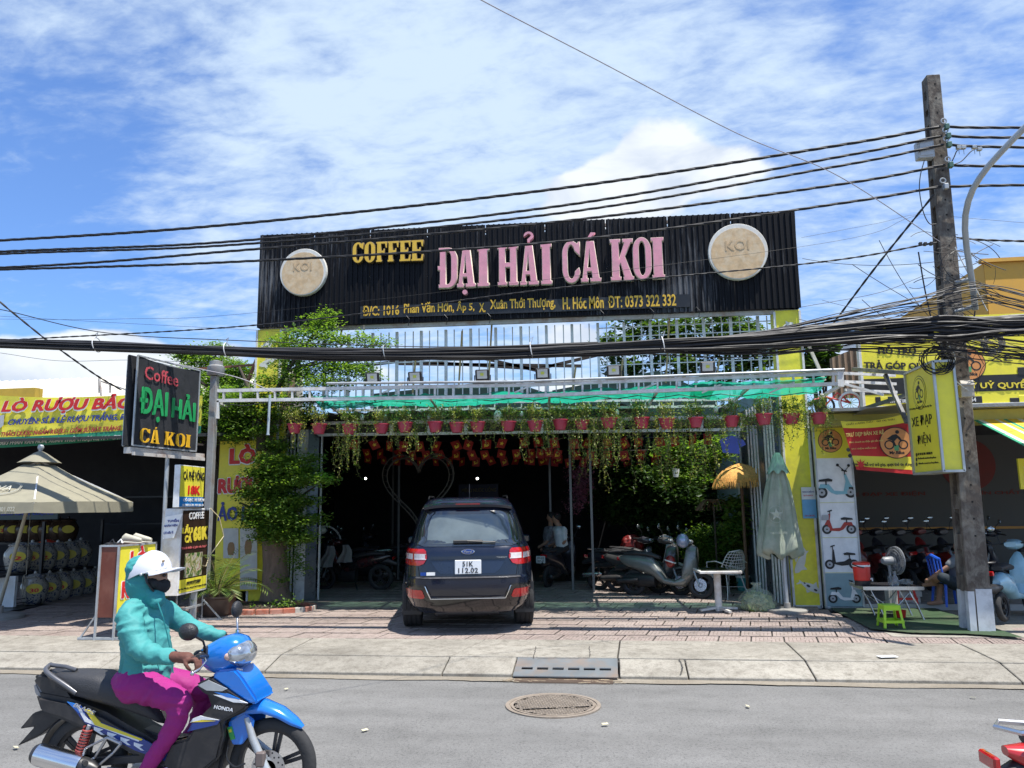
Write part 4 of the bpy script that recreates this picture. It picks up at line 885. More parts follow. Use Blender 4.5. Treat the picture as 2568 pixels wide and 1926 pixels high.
tag(m.build('ground_cover', LEAF_T, br, recalc=False), kind='stuff')
# potted palm left of the tree
pc = aZ(540,1545,.18)
pp = thing('potted_palm', 'bushy potted palm between the signs and the pruned tree', 'potted plant', pc)
MB().lathe([(.2,0),(.24,.05),(.30,.2),(.31,.28),(.34,.3),(.34,.33),(.29,.33),(.28,.28),(0,.27)], pc, 22).build('pot', mat('brown_glaze', (.10,.065,.05),.35), pp, smooth=40)
PALM = leafmat('palm_leaf', (.05,.12,.02),(.2,.26,.06)); m = MB(); s = MB()
for i in range(26):
    a = random.uniform(0,2*PI); ln = random.uniform(.7,1.25); el = random.uniform(.5,1.35); d = V((math.cos(a)*math.cos(el), math.sin(a)*math.cos(el), math.sin(el))); q = pc+V((0,0,.3)); P = [q.copy()]
    for j in range(12): q = q+d*ln/12; d = (d+V((0,0,-.085-.02*j/3))).normalized(); P.append(q.copy())
    s.tube(P, [.008*(1-j/14) for j in range(13)],4)
    for j in range(3,13):
        t = (P[j]-P[j-1]).normalized(); sd = t.cross(V((0,0,1))); sd = sd.normalized() if sd.length > .05 else V((1,0,0))
        for k in (-1,1):
            for u in (0,.5): leaf(m, P[j-1].lerp(P[j], u),.26*(1-.5*abs(j-7)/7),.009,(sd*k*.9+t*.75+V((0,0,-.28))))
m.build('fronds', PALM, pp, recalc=False); s.build('stems', STEMM, pp)
def shrub(name, label, c, blobs, lm, pot=None, dens=40, L=.07, wd=.022, cat='shrub', stem=True, group=None):
    t = thing(name, label, cat, c, group=group); m = MB(); pads(m, blobs, dens, L, wd); m.build('foliage', lm, t, recalc=False)
    if stem:
        s = MB()
        for b in blobs: q = aY(b[0], b[1], b[2]); s.tube([V(c),(V(c)+q)/2+rvec(.04), q],[.03,.02,.008],5)
        s.build('stem', BARKD, t)
    if pot: MB().lathe([(pot*.7,0),(pot, pot*.9),(pot*1.08, pot*1.0),(pot*.9, pot*1.0),(0, pot*.9)], c, 16).build('pot', mat('brown_glaze', (.1,.065,.05)), t, smooth=40)
    return t
random.seed(4)
shrub('bushy_shrub', 'sunlit rounded bright green bush behind the wire chair', aZ(1770,1470,.2),[(1755,1350,15.6,35,.25,30),(1790,1370,15.6,35,.25,30),(1745,1385,15.6,30,.25,25),(1775,1410,15.6,40,.25,25)], LEAF_T, .25,60,.05,.022)
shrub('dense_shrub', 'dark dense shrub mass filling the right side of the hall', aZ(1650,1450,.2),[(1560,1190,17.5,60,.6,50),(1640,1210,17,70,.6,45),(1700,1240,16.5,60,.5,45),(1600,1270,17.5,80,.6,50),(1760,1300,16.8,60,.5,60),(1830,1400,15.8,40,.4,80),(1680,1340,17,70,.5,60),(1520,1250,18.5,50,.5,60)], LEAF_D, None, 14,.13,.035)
shrub('hanging_shrub', 'bright leaved plant hanging over the right of the entrance', aY(1750,1130,15.2),[(1715,1195,15.2,60,.3,20),(1760,1200,15.0,35,.25,15),(1680,1180,15.3,40,.25,20),(1690,1130,15.2,50,.25,30),(1745,1150,15.2,40,.25,35),(1800,1130,15.1,25,.2,40)], LEAF_T, None, 22,.11,.028)
PURP = leafmat('purple_blossom', (.16,.03,.08),(.42,.18,.28),.3)
shrub('purple_blossom', 'spray of purple pink blossoms hanging beside the thin post', aY(1450,1180,15.7),[(1450,1190,15.7,14,.12,20),(1460,1215,15.7,16,.12,22),(1448,1245,15.7,12,.1,22),(1440,1270,15.7,8,.08,14)], PURP, None, 110,.045,.016, 'flowers')
shrub('leafy_plant', 'big leaved green plant against the turquoise wall by the gate', aZ(1845,1440,.2),[(1840,1270,15.2,16,.2,25),(1850,1310,15.2,14,.2,30),(1835,1350,15.4,25,.2,40)], LEAF_T, None, 40,.16,.04)
LEAF_B = leafmat('far_leaf', (.025,.06,.012),(.12,.20,.045),.35)
def bgtree(label, base, blobs, lm, dens, L, wd, name='broadleaf_tree'):
    t = thing(name, label, 'tree', base); m = MB(); pads(m, blobs, dens, L, wd); m.build('crown', lm, t, recalc=False)
    s = MB(); q0 = V(base); top = aY(blobs[0][0], blobs[0][1], blobs[0][2]); mid = V((top.x, top.y, q0.z+(top.z-q0.z)*.6)); s.tube([q0,(q0+mid)/2, mid],[.16,.13,.1],8)
    for b in blobs: s.tube([mid, aY(b[0], b[1], b[2])],[.05,.015],5)
    s.build('trunk', BARKD, t, smooth=60); return t
random.seed(9)
bgtree('tall broadleaf tree behind the bar screen at right', (3.2,20.5,.1),[(1640,850,20,80,.8,40),(1550,860,20,60,.7,45),(1740,840,20,80,.8,40),(1830,850,20,80,.8,50),(1900,870,20,60,.7,50),(1700,910,20,90,.8,40),(1560,920,20,60,.7,30),(1620,800,20,70,.6,14),(1790,795,20,100,.7,14),(1860,930,20,80,.8,35)], LEAF_B, 2.6,.19,.05)
bgtree('broadleaf tree with large leaves right of the yellow pillar', (7.5,19,.1),[(2050,890,18,30,.5,30),(2075,870,18,22,.4,14),(2040,930,18,30,.5,30),(2065,945,18,30,.5,25),(2020,860,18,20,.4,16)], LEAF_B, 4,.24,.075)
bgtree('airy green tree behind the coffee sign and pergola at left', (-7.8,14.6,.1),[(560,960,14.3,60,.5,28),(480,885,14.5,40,.4,14),(520,905,14.5,55,.5,18),(590,930,14.5,50,.5,25),(480,940,14.3,40,.4,26),(540,870,14.5,20,.3,8),(455,895,14.5,26,.3,10),(600,985,14.3,60,.5,30),(530,1020,14,60,.4,35),(580,1060,13.9,70,.4,35),(560,1000,13.6,70,.4,40),(500,1060,13.6,45,.3,50)], LEAF_T, 42,.07,.02)
bgtree('small tree behind the folding gate at the left of the hall', (-5.2,14.6,.1),[(860,1180,14.6,5,.1,4)], LEAF_D, 5,.08,.02) if False else None
# ================================================================ signs at left
def onP(px, py, o, n):
    d = ray(px, py); t = (V(o)-V((0,0, CH))).dot(n)/d.dot(n); return V((0,0, CH))+d*t
def ptext(s, m, pl, ll, lr, hpx, bold=.02, parent=None, shear=0., dep=.004, name='lettering', sp=1., lift=.003):
    a, b = onP(*ll, *pl), onP(*lr, *pl); c = onP(ll[0], ll[1]-hpx, *pl); ex = (b-a).normalized(); n = pl[1]
    ey = V((0,0,1))
    if ex.cross(ey).dot(ray(*ll)) > 0: pass
    return text(s, m, a, ex, ey, (b-a).length, abs(c.z-a.z), dep, bold, parent, name, shear, lift, sp)
INK = mat('ink_black', (.015,.015,.015),.5); IRED = mat('ink_bright_red', (.6,.02,.02),.5); INAVY = mat('ink_navy', (.03,.05,.25)); IWHITE = mat('ink_white', (.75,.75,.73),.5)
YSIGN = mat('yellow_vinyl', (.82,.73,.05),.45, var=.05, dirt=(.55,.48,.1), dscale=1.5, damt=.4); ROY = mat('royal_blue', (.02,.2,.5),.45)
# big black coffee sign, perpendicular to the street
n0, n1 = V((-7.04,10.5,0)), V((-6.84,11.9,0)); ex = (n1-n0).normalized(); nz_ = ex.cross(EZ)
cs = thing('projecting_sign', 'black projecting sign reading Coffee ĐẠI HẢI CÁ KOI at left', 'sign', (-6.95,11.2,2.8))
FAB = mat('black_fabric', (.016,.018,.022),.75, var=.25, dirt=(.05,.05,.055), dscale=2, damt=.5)
zt, zb = 4.18,2.83; L = (n1-n0).length
m = MB(); vs = []
for k in (0,1):
    o = n0-nz_*.17*k
    for i in range(13):
        for j in range(9):
            u, v = i/12, j/8; b = .018*math.sin(PI*u)*math.sin(PI*v)*(1 if k == 0 else -1)+.006*noise.noise(V((u*5, v*5, k)))
            sagtop = -.05*math.sin(PI*u)*v**3 if True else 0
            vs.append(o+ex*(L*u)+EZ*(zb+(zt-zb)*v+sagtop)+nz_*b)
fs = [(k*117+i*9+j, k*117+(i+1)*9+j, k*117+(i+1)*9+j+1, k*117+i*9+j+1) for k in (0,1) for i in range(12) for j in range(8)]
m.add(vs, fs); m.build('face', FAB, cs, smooth=60)
m = MB(); m.beam(n0-nz_*.09+EZ*zb, n0-nz_*.09+EZ*zt, .165,.03, up=tuple(nz_)); m.build('end_panel', FAB, cs)
m = MB()
for o in (n0, n0-nz_*.17): m.beam(o+EZ*zb, o+EZ*zt, .022); m.beam(o+EZ*zt, o+ex*L+EZ*zt, .022); m.beam(o+EZ*(zb), o+ex*L+EZ*(zb),.022); m.beam(o+ex*L+EZ*zb, o+ex*L+EZ*zt, .022)
m.build('frame', GREYM, cs)
m = MB(); o = n0-nz_*.085+EZ*(zb-.07); m.beam(o, o+ex*(L+.25),.13,.09); m.beam(o+EZ*-.05+nz_*.1, o+ex*(L+.2)-EZ*.05+nz_*.1,.03,.05); m.build('bottom_beam', RUSTY, cs)
m = MB(); m.beam(o+ex*L+EZ*1.3, o+ex*(L+.32)+EZ*1.2,.03); m.beam(o+ex*L+EZ*.2, o+ex*(L+.3)+EZ*.2,.03); m.build('bracket', mat('dark_beam', (.05,.04,.035)), cs)
pl_ = (tuple(n0+nz_*.022), nz_)
z2 = lambda x, y: (x/3.318,850+y/3.318)
CRED = mat('coral_letter', (.5,.07,.09),.5); CGRN = mat('green_letter', (.015,.30,.09),.5); CYEL = mat('amber_letter', (.72,.40,.02),.5)
ptext('Coffee', CRED, pl_, z2(1200,330), z2(1478,400),34,.006, cs, dep=.006)
def slabrow(word, x0, x1, yb0, yb1, yt0, yt1, mt, par, pl, zf, extras={}, t=.3, dep=.02, ws=None):
    n = len(word); ws = ws or [1]*n; tot = sum(ws); x = x0
    for i, ch in enumerate(word):
        w = (x1-x0)*ws[i]/tot; xa, xb = x+.06*w, x+w-.06*w; x += w
        if ch == ' ': continue
        f = lambda q: (q-x0)/(x1-x0); yb = yb0+(yb1-yb0)*f(xa); yt = yt0+(yt1-yt0)*f(xa); ybb = yb0+(yb1-yb0)*f(xb)
        A = onP(*zf(xa, yb), *pl); B = onP(*zf(xb, ybb), *pl); C = onP(*zf(xa, yt), *pl); e1 = (B-A).normalized(); w_ = (B-A).length; h_ = C.z-A.z
        outline(slab(ch, w_, h_, w_*t if ch != 'I' else w_*.6), mt, A, e1, EZ, dep, par, 'letter')
        for e in extras.get(i, []): outline(e(w_, h_), mt, A, e1, EZ, dep, par, 'accent')
dot = lambda w, h: [arc(w*.5,-h*.2, h*.07, h*.07,0,342,12)]
hk = lambda w, h: hook(w*.5, h*1.03, h*.24); ac = lambda w, h: acute(w*.5, h*1.05, h*.22)
# green sans letters
ptext('ĐẠI', CGRN, pl_, z2(1150,672), z2(1385,700),84,.035, cs, dep=.008); ptext('HẢI', CGRN, pl_, z2(1422,648), z2(1620,690),66,.035, cs, dep=.008)
slabrow('CÁ KOI'.replace('Á', 'A'),1155,1582,855,905,738,800, CYEL, cs, pl_, z2, {1: [ac]}, .30, dep=.008, ws=[1.15,1.05,.4,1.2,1.1,.55])
# white column carrying it
wc = aZ(512,1542,.18); cx = -6.72
t = thing('sign_column', 'white square steel column with a white tank shaped cap, behind the coffee sign', 'column', (cx, 12.2,.18))
ztop = aY(520,945,12.2).z; MB().bb(cx-.055, cx+.055,12.12,12.23,.17, ztop).build('post', mat('dull_white_steel', (.26,.27,.27),.5, dirt=(.2,.12,.08), dscale=4, damt=.6), t, bevel=.005)
MB().lathe([(.12,0),(.14,.03),(.14,.16),(.11,.18),(.11,.25),(.04,.27),(0,.27)],(cx, 12.2, ztop+.01),18).build('cap', MATS['dull_white_steel'], t, smooth=40)
p = aY(420,1148,11.3); tag(MB().tube([V((p.x, 11.3, p.z)), V((p.x+.01,11.3,.17))],.032,10).build('sign_post', GREYM, smooth=60), 'thin grey steel post holding up the black coffee sign', 'post')
# light box 68K
a0 = V((-6.38,10.8,0)); a1 = V((-6.43,11.7,0)); e1 = (a1-a0).normalized(); nn_ = e1.cross(EZ); zb, zt = .64,1.90; L = .90; w = .26
lb = thing('menu_lightbox', 'dark brown light box advertising coffee and fish hotpot 68K', 'sign', (-6.5,11.2,.17))
BROWN = mat('brown_print', (.035,.018,.012),.45)
m = MB(); o = a0-nn_*w; m.add([o+EZ*zb, a0+EZ*zb, a0+e1*L+EZ*zb, o+e1*L+EZ*zb, o+EZ*zt, a0+EZ*zt, a0+e1*L+EZ*zt, o+e1*L+EZ*zt],[(0,1,5,4),(1,2,6,5),(2,3,7,6),(3,0,4,7),(4,5,6,7),(3,2,1,0)]); m.build('box', WHITE, lb, bevel=.006)
m = MB(); q = a0+nn_*.003; z_y = zb+.22
m.add([q+e1*.03+EZ*z_y, q+e1*(L-.03)+EZ*z_y, q+e1*(L-.03)+EZ*(zt-.03), q+e1*.03+EZ*(zt-.03)],[(0,1,2,3)]); m.build('brown_panel', BROWN, lb)
m = MB(); m.add([q+e1*.03+EZ*(zb+.03), q+e1*(L-.03)+EZ*(zb+.03), q+e1*(L-.03)+EZ*z_y, q+e1*.03+EZ*z_y],[(0,1,2,3)]); m.build('yellow_band', YSIGN, lb)
pl_ = (tuple(q), nn_); z8 = lambda x, y: (400+x/4.48,1150+y/4.48)
ptext('COFFEE', IWHITE, pl_, z8(328,686), z8(496,672),18,.03, lb); ptext('LẨU', mat('print_yellow', (.75,.6,.05),.5), pl_, z8(250,842), z8(368,836),22,.06, lb)
PY = MATS['print_yellow']; ptext('CÁ', PY, pl_, z8(278,946), z8(358,940),22,.06, lb); ptext('68K', PY, pl_, z8(370,925), z8(540,900),33,.06, lb)
ptext('“Đánh thức vị giác của bạn”', mat('ink_pink', (.55,.12,.12)), pl_, z8(240,1030), z8(525,1000),8,.03, lb)
ptext('0939373389', INK, pl_, z8(300,1425), z8(458,1388),9,.02, lb); ptext('97/9 Phan Văn Hớn, Xã Xuân Thới Thượng, Hóc Môn', INK, pl_, z8(205,1490), z8(522,1420),5,.01, lb)
def pq(pl, pts, m, par, name='print', lift=.002, closed=True):
    P = [onP(*p, *pl)+V(pl[1])*lift for p in pts]; return MB().add(P, [tuple(range(len(P)))]).build(name, m, par)
FOOD = bpy.data.materials.new('food_photo'); FOOD.use_nodes = True; MATS['food_photo'] = FOOD
nt = FOOD.node_tree; tcf = NN(nt, 'ShaderNodeTexCoord').outputs['Object']; nf = NN(nt, 'ShaderNodeTexNoise', {'Vector': tcf, 'Scale': 9., 'Detail': 4., 'Distortion': 1.2}).outputs[0]
nt.links.new(ramp(nt, nf, [(.3,(.02,.02,.01)),(.42,(.05,.14,.03)),(.5,(.35,.3,.12)),(.58,(.5,.5,.42)),(.66,(.3,.08,.04)),(.75,(.5,.5,.45))]), nt.nodes['Principled BSDF'].inputs['Base Color'])
pq(pl_, [z8(285,1070), z8(484,1045), z8(470,1305), z8(268,1345)], FOOD, lb, 'food_picture', .003)
m = MB()
for s in (0,1):
    for k in (0,.0): 
        b = a0+e1*(.05+s*(L-.1)); m.tube([b-nn_*.03+EZ*zb, b-nn_*.03+EZ*.17],.018,6); m.tube([b-nn_*(w-.03)+EZ*zb, b-nn_*(w-.03)+EZ*.17],.018,6)
    b = a0+e1*(.05+s*(L-.1)); m.beam(b+nn_*.3+EZ*.19, b-nn_*.4+EZ*.19,.03); m.beam(b+nn_*.28+EZ*.19, b-nn_*.03+EZ*.5,.02)
m.beam(a0-nn_*.03+EZ*.42, a1-nn_*.03+EZ*.42,.03); m.beam(a0+e1*.6-nn_*.05+EZ*.17, a0+e1*.6-nn_*.05+EZ*zb, .09,.03); m.build('stand', GREYM, lb)
tag(MB().tube([a0+e1*L+EZ*1.9, a0+e1*(L+.12)+EZ*1.75+nn_*.1, a0+e1*(L+.2)+EZ*1.45+nn_*.15, a0+e1*(L-.02)+EZ*1.15+nn_*.03, a0+e1*(L-.1)+EZ*1.0+nn_*.02, a0+e1*(L-.2)+EZ*1.02+nn_*.02],.007,5).build('loose_cord', mat('cream_cord', (.6,.5,.3),.6)), 'cream electric cord dangling from the hotpot light box', 'cord')
# small yellow sign above
b0 = V((-6.36,10.95,0)); zt2, zb2 = aX(452,1165,-6.36).z, aX(452,1268,-6.36).z
bL = onP(513,1180, tuple(b0), nn_); b0 = onP(451,1200, tuple(b0), nn_); b0.z = 0; L2 = (V((bL.x, bL.y, 0))-b0).length; zt2, zb2 = onP(451,1165, tuple(b0), nn_).z, 1.915
ys = thing('price_sign', 'yellow and blue sign reading CÀ PHÊ VÕNG 18K on the light box', 'sign', b0+EZ*zb2)
m = MB(); o = b0-nn_*.09; m.add([o+EZ*zb2, b0+EZ*zb2, b0+e1*L2+EZ*zb2, o+e1*L2+EZ*zb2, o+EZ*zt2, b0+EZ*zt2, b0+e1*L2+EZ*zt2, o+e1*L2+EZ*zt2],[(0,1,5,4),(1,2,6,5),(2,3,7,6),(3,0,4,7),(4,5,6,7),(3,2,1,0)]); m.build('panel', WHITE, ys, bevel=.004)
q = b0+nn_*.004; zs = zb2+(zt2-zb2)*.25
m = MB(); m.add([q+e1*.012+EZ*zs, q+e1*(L2-.01)+EZ*zs, q+e1*(L2-.01)+EZ*(zt2-.012), q+e1*.012+EZ*(zt2-.012)],[(0,1,2,3)]); m.build('yellow_field', YSIGN, ys)
m = MB(); m.add([q+e1*.012+EZ*(zb2+.01), q+e1*(L2-.01)+EZ*(zb2+.01), q+e1*(L2-.01)+EZ*zs, q+e1*.012+EZ*zs],[(0,1,2,3)]); m.build('blue_field', ROY, ys)
pl_ = (tuple(q), nn_); ptext('CÀ PHÊ VÕNG', INK, pl_, z8(265,240), z8(494,252),28,.02, ys); ptext('18K', IRED, pl_, z8(315,402), z8(452,407),22,.045, ys); ptext('CÓ SẠC XE ĐIỆN', IWHITE, pl_, z8(262,490), z8(496,490),12,.03, ys); ptext('ĐT: 0939 373 389 – 0373 322 332', IWHITE, pl_, z8(255,532), z8(490,532),5,.02, ys)
pn = thing('job_notice', 'white handwritten staff wanted sheet hanging between post and light box', 'notice', aY(430,1320,10.74))
P = [aY(*q, 10.74) for q in ((414,1296),(458,1288),(436,1349),(409,1352))]; MB().add(P+[p+V((0,.004,0)) for p in P],[(3,2,1,0),(4,5,6,7)]).build('sheet', mat('paper', (.8,.8,.78)), pn)
pl_ = ((0,10.738,0), V((0,-1,0))); ptext('TUYỂN', INAVY, pl_, (420,1310),(449,1309),9,.03, pn); ptext('NHÂN VIÊN', INAVY, pl_, (412,1322),(445,1320),7,.01, pn); ptext('LH sđt: 0', INAVY, pl_, (411,1340),(434,1338),7,.01, pn)
# wine a-board
XA = -6.72; w0 = aX(300,1369, XA); w1 = aX(392,1362, XA); zt = w0.z; Yn, Yf = w0.y, w1.y; lw = .27; zb = .46
wb = thing('wine_board', 'yellow and brown box board reading LÒ RƯỢU behind the rider', 'sign', (XA, (Yn+Yf)/2,.17))
MAROON = mat('maroon_sheet', (.14,.035,.02),.6, dirt=(.3,.15,.1), dscale=3, damt=.3)
MB().bb(XA-lw, XA-.012, Yn, Yf, zb, zt).build('box', MAROON, wb, bevel=.004)
MB().bb(XA-.010, XA, Yn+.03, Yf, zb, zt-.01).build('yellow_face', YSIGN, wb)
m = MB()
for x in (XA-lw, XA):
    for y in (Yn, Yf): m.beam((x, y-.01,.17),(x, y-.01, zt+.01),.025)
    m.beam((x, Yn, zt),(x, Yf, zt),.025)
for y in (Yn, Yf): m.beam((XA-lw, y, zt),(XA, y, zt),.025); m.beam((XA-lw-.25, y, .19),(XA+.3, y, .19),.03); m.beam((XA-lw-.22, y, .19),(XA-lw, y, .5),.02); m.beam((XA+.27, y, .19),(XA, y, .5),.02)
m.build('frame', GREYM, wb); pl_ = ((XA+.002,0,0), V((1,0,0))); z5 = lambda x, y: (x/4.148,1250+y/4.148)
for s, a, b, h in (('LÒ', (1345,760),(1520,745),62),('RƯỢU', (1253,1085),(1620,1050),60)):
    ptext(s, IWHITE, pl_, z5(a[0]-8, a[1]+8), z5(b[0]+8, b[1]+8), h+2,.09, wb, dep=.002); ptext(s, IRED, pl_, z5(*a), z5(*b), h, .05, wb, dep=.003, lift=.006)
def shoe(mb, c, L, a, w=.045, h=.06):
    R = rotz(a); prof = [(-.5,.5,.75,.8),(-.35,.55,.9,1.1),(-.1,.5,.8,.9),(.15,.55,.85,.7),(.35,.6,.9,.55),(.5,.35,.5,.4)]
    rg = []
    for x, w1_, w2, hh in prof: rg.append([V(c)+R @ V((x*L, w*w1_*math.cos(t)*1.6, h*hh*.5*(1+math.sin(t)))) for t in [2*PI*i/12 for i in range(12)]])
    mb.loft(rg)
t = thing('sneaker_pair', 'pair of cream white sneakers on top of the wine board', 'shoes', (XA-.1, Yf-.1, zt)); SN = mat('cream_canvas', (.46,.43,.34),.8)
for dy in (0,.13):
    m = MB(); shoe(m, (XA-.10+dy*.4, Yn+.42+dy*1.2, zt+.035),.27,.15,.038,.11); s = m.build('upper', SN, t, smooth=60); m = MB(); shoe(m, (XA-.10+dy*.4, Yn+.42+dy*1.2, zt+.017),.285,.15,.042,.03); m.build('sole', mat('sole_cream', (.5,.48,.4),.7), t, smooth=60)
t = thing('sandal_pair', 'pair of black strapped sandals on top of the wine board', 'shoes', (XA-.2, Yn+.1, zt))
for dx in (0,.12):
    m = MB(); shoe(m, (XA-.2+dx, Yn+.16, zt+.012),.25, rad(80),.05,.03); m.build('sole', BLACK, t, smooth=60); m = MB(); m.tube([V((XA-.2+dx-.04, Yn+.12, zt+.03)), V((XA-.2+dx, Yn+.14, zt+.08)), V((XA-.2+dx+.04, Yn+.12, zt+.03))],.012,6); m.build('strap', IWHITE if dx else BLACK, t)
# long wine banner
YBn = 12.5
bn = thing('shop_banner', 'long yellow and green banner reading LÒ RƯỢU BẢO LÂM at left', 'banner', (-9, YBn, 3.5))
def bpt(u, v):   # u along, v up
    l = aY(-260,982, YBn).lerp(aY(-260,1128, YBn),1-v); x0_, x1_ = aY(-260,1000, YBn).x, aY(506,1000, YBn).x
    x = x0_+(x1_-x0_)*u; f = (x-x0_)/(x1_-x0_); zt_ = 4.06-.22*f+.03*math.sin(f*9); zb_ = 3.03+.14*f**2-.02*math.sin(f*5)
    return V((x, YBn+.015*noise.noise(V((x*2.2, v*3,0)))+.02, zb_+(zt_-zb_)*v))
nx, ny = 90,10; m = MB(); vs = [bpt(i/nx, j/ny) for j in range(ny+1) for i in range(nx+1)]
for j in range(ny):
    for i in range(nx): m.add([vs[j*(nx+1)+i], vs[j*(nx+1)+i+1], vs[(j+1)*(nx+1)+i+1], vs[(j+1)*(nx+1)+i]],[(0,1,2,3)],1 if j < 2 else 0)
m.build('cloth', [YSIGN, mat('banner_green', (.02,.25,.14),.5)], bn, recalc=False)
pl_ = ((0, YBn-.01,0), V((0,-1,0)))
ptext('LÒ RƯỢU BẢO LÂM', mat('ink_white', (.75,.75,.73)), pl_, (0,1043),(452,1031),46,.07, bn, .25, dep=.001); ptext('LÒ RƯỢU BẢO LÂM', IRED, pl_, (2,1040),(450,1028),43,.045, bn, .25, dep=.002, lift=.005)
ptext('CHUYÊN: SỈ & LẺ RƯỢU TRẮNG, RƯỢU NẾP', INAVY, pl_, (20,1070),(400,1052),26,.035, bn, .3); ptext('THẢO DƯỢC NGÂM RƯỢU - GỐM SỨ BÁT TRÀNG', mat('ink_wine', (.42,.04,.04),.5), pl_, (2,1098),(303,1082),20,.03, bn, .3)
ptext('90/3 PHAN VĂN HỚN, XUÂN THỚI THƯỢNG, HM - ĐT:', IWHITE, pl_, (0,1119),(303,1104),16,.035, bn, .3)
pq(pl_, [(-12,1045),(11,1040),(9,1066),(2,1073),(-12,1074)], mat('badge_grey', (.45,.45,.45),.5), bn, 'badge', .002)
m = MB(); m.tube([aY(249,947,12.9), aY(254,992,12.9)],.02,6); m.beam(aY(249,950,13.4), aY(249,985,13.4),.03); m.beam(aY(249,955,13.4), aY(318,978,13.4),.03); m.beam(aY(276,960,13.4), aY(276,985,13.4),.025); tag(m.build('awning_frame', RUSTY), 'small rusty white steel frame above the wine banner', 'frame')
# vertical banner by the tree
YV = 13.25
vb = thing('wall_banner', 'tall yellow banner reading LÒ RƯỢU behind the tree', 'banner', (aY(595,1300, YV).x, YV, 1.2))
xa, xb = aY(548,1200, YV).x, aY(652,1200, YV).x; za, zm, zb = aY(600,1106, YV).z, aY(600,1318, YV).z, aY(600,1482, YV).z
m = MB(); vs = []
for j in range(13):
    for i in range(7): vs.append((xa+(xb-xa)*i/6, YV+.02*noise.noise(V((i*.6, j*.5,3))), zb+(za-zb)*j/12))
for j in range(12):
    for i in range(6): m.add([vs[j*7+i], vs[j*7+i+1], vs[(j+1)*7+i+1], vs[(j+1)*7+i]],[(0,1,2,3)])
m.build('cloth', YSIGN, vb, recalc=False); pl_ = ((0, YV-.02,0), V((0,-1,0)))
for s, a, b, h, mm in (('LÒ', (575,1163),(642,1161),46, IRED),('RƯỢU', (546,1246),(650,1243),50, IRED)):
    ptext(s, IWHITE, pl_, (a[0]-2, a[1]+2),(b[0]+2, b[1]+2), h+3,.09, vb, dep=.001); ptext(s, mm, pl_, a, b, h, .06, vb, dep=.002, lift=.005)
ptext('ẢO LÂM', INAVY, pl_, (545,1306),(668,1304),46,.045, vb)
pq(pl_, [(560,1325),(598,1325),(598,1400),(560,1400)], mat('photo_pale', (.5,.52,.5),.5), vb, 'picture'); pq(pl_, [(602,1325),(645,1325),(645,1478),(602,1478)], mat('photo_pale', (.5,.52,.5)), vb, 'picture')
for x, y, h in ((579,1392,30),(622,1390,34)):
    c0 = onP(x, y, *pl_); r = .07; outline([[(-r*.7,0),(r*.7,0),(r, h*.0035),(r*.8, h*.0065),(r*.4, h*.0075),(-r*.4, h*.0075),(-r*.8, h*.0065),(-r, h*.0035)]], mat('amber_jar', (.25,.14,.05),.4), c0, EX, EZ, .002, vb, 'jar_picture', .005)
# ================================================================ wine shop
ws = thing('wine_shop', 'dark open fronted wine shop behind the beige parasol', 'building', (-11,16,.2))
XL = -22
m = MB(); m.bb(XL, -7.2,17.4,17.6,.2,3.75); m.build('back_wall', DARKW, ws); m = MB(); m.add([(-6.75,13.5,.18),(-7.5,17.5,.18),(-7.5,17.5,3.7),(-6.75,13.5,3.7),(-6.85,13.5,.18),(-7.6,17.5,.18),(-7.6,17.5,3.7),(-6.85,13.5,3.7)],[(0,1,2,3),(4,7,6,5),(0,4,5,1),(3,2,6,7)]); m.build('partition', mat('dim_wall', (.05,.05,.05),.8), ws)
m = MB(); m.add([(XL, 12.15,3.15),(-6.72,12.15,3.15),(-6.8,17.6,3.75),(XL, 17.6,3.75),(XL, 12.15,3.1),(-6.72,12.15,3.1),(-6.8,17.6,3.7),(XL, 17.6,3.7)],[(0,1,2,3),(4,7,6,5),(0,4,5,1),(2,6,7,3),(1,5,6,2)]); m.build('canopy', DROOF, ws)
CREAMR = mat('cream_roof', (.62,.58,.48),.55, dirt=(.35,.3,.24), dscale=2, damt=.4, stretch=(1,.1,1))
t = thing('far_roof', 'cream corrugated metal roof behind the wine banner', 'roof', (-14,20,4)); m = MB(); z0, z1 = aY(0,990,17.7).z, aY(100,955,21).z; x = -24
while x < -8.9:
    m.add([(x, 17.65, z0-.2),(x+.12,17.65, z0-.15),(x+.24,17.65, z0-.2),(x, 21, z1),(x+.12,21, z1+.05),(x+.24,21, z1)],[(0,1,4,3),(1,2,5,4)]); x += .24
m.build('sheet', CREAMR, t, recalc=False); MB().bb(-24,-8.9,21,21.1,.2, z1+.0).build('gable', CREAMR, t)
tag(MB().bb(aY(-80,980,12.9).x, aY(88,980,12.9).x, 12.9,13.1, aY(0,1000,12.9).z, aY(0,975,12.9).z).build('yellow_signboard_top', mat('amber_panel', (.62,.40,.05),.5)), 'amber yellow board edge showing above the wine banner', 'board')
bd = thing('quality_board', 'dim blue board with faint lettering under the parasol', 'sign', aY(70,1285,14)); a, b = aY(-40,1262,14), aY(144,1302,14)
MB().bb(a.x, b.x, 14,14.04, b.z, a.z).build('panel', mat('dim_teal', (.06,.09,.09),.6), bd); ptext('ĐẢM BẢO CHẤT LƯỢNG', mat('dim_blue_ink', (.03,.05,.3)),((0,13.99,0), V((0,-1,0))),(-35,1296),(134,1293),16,.03, bd)
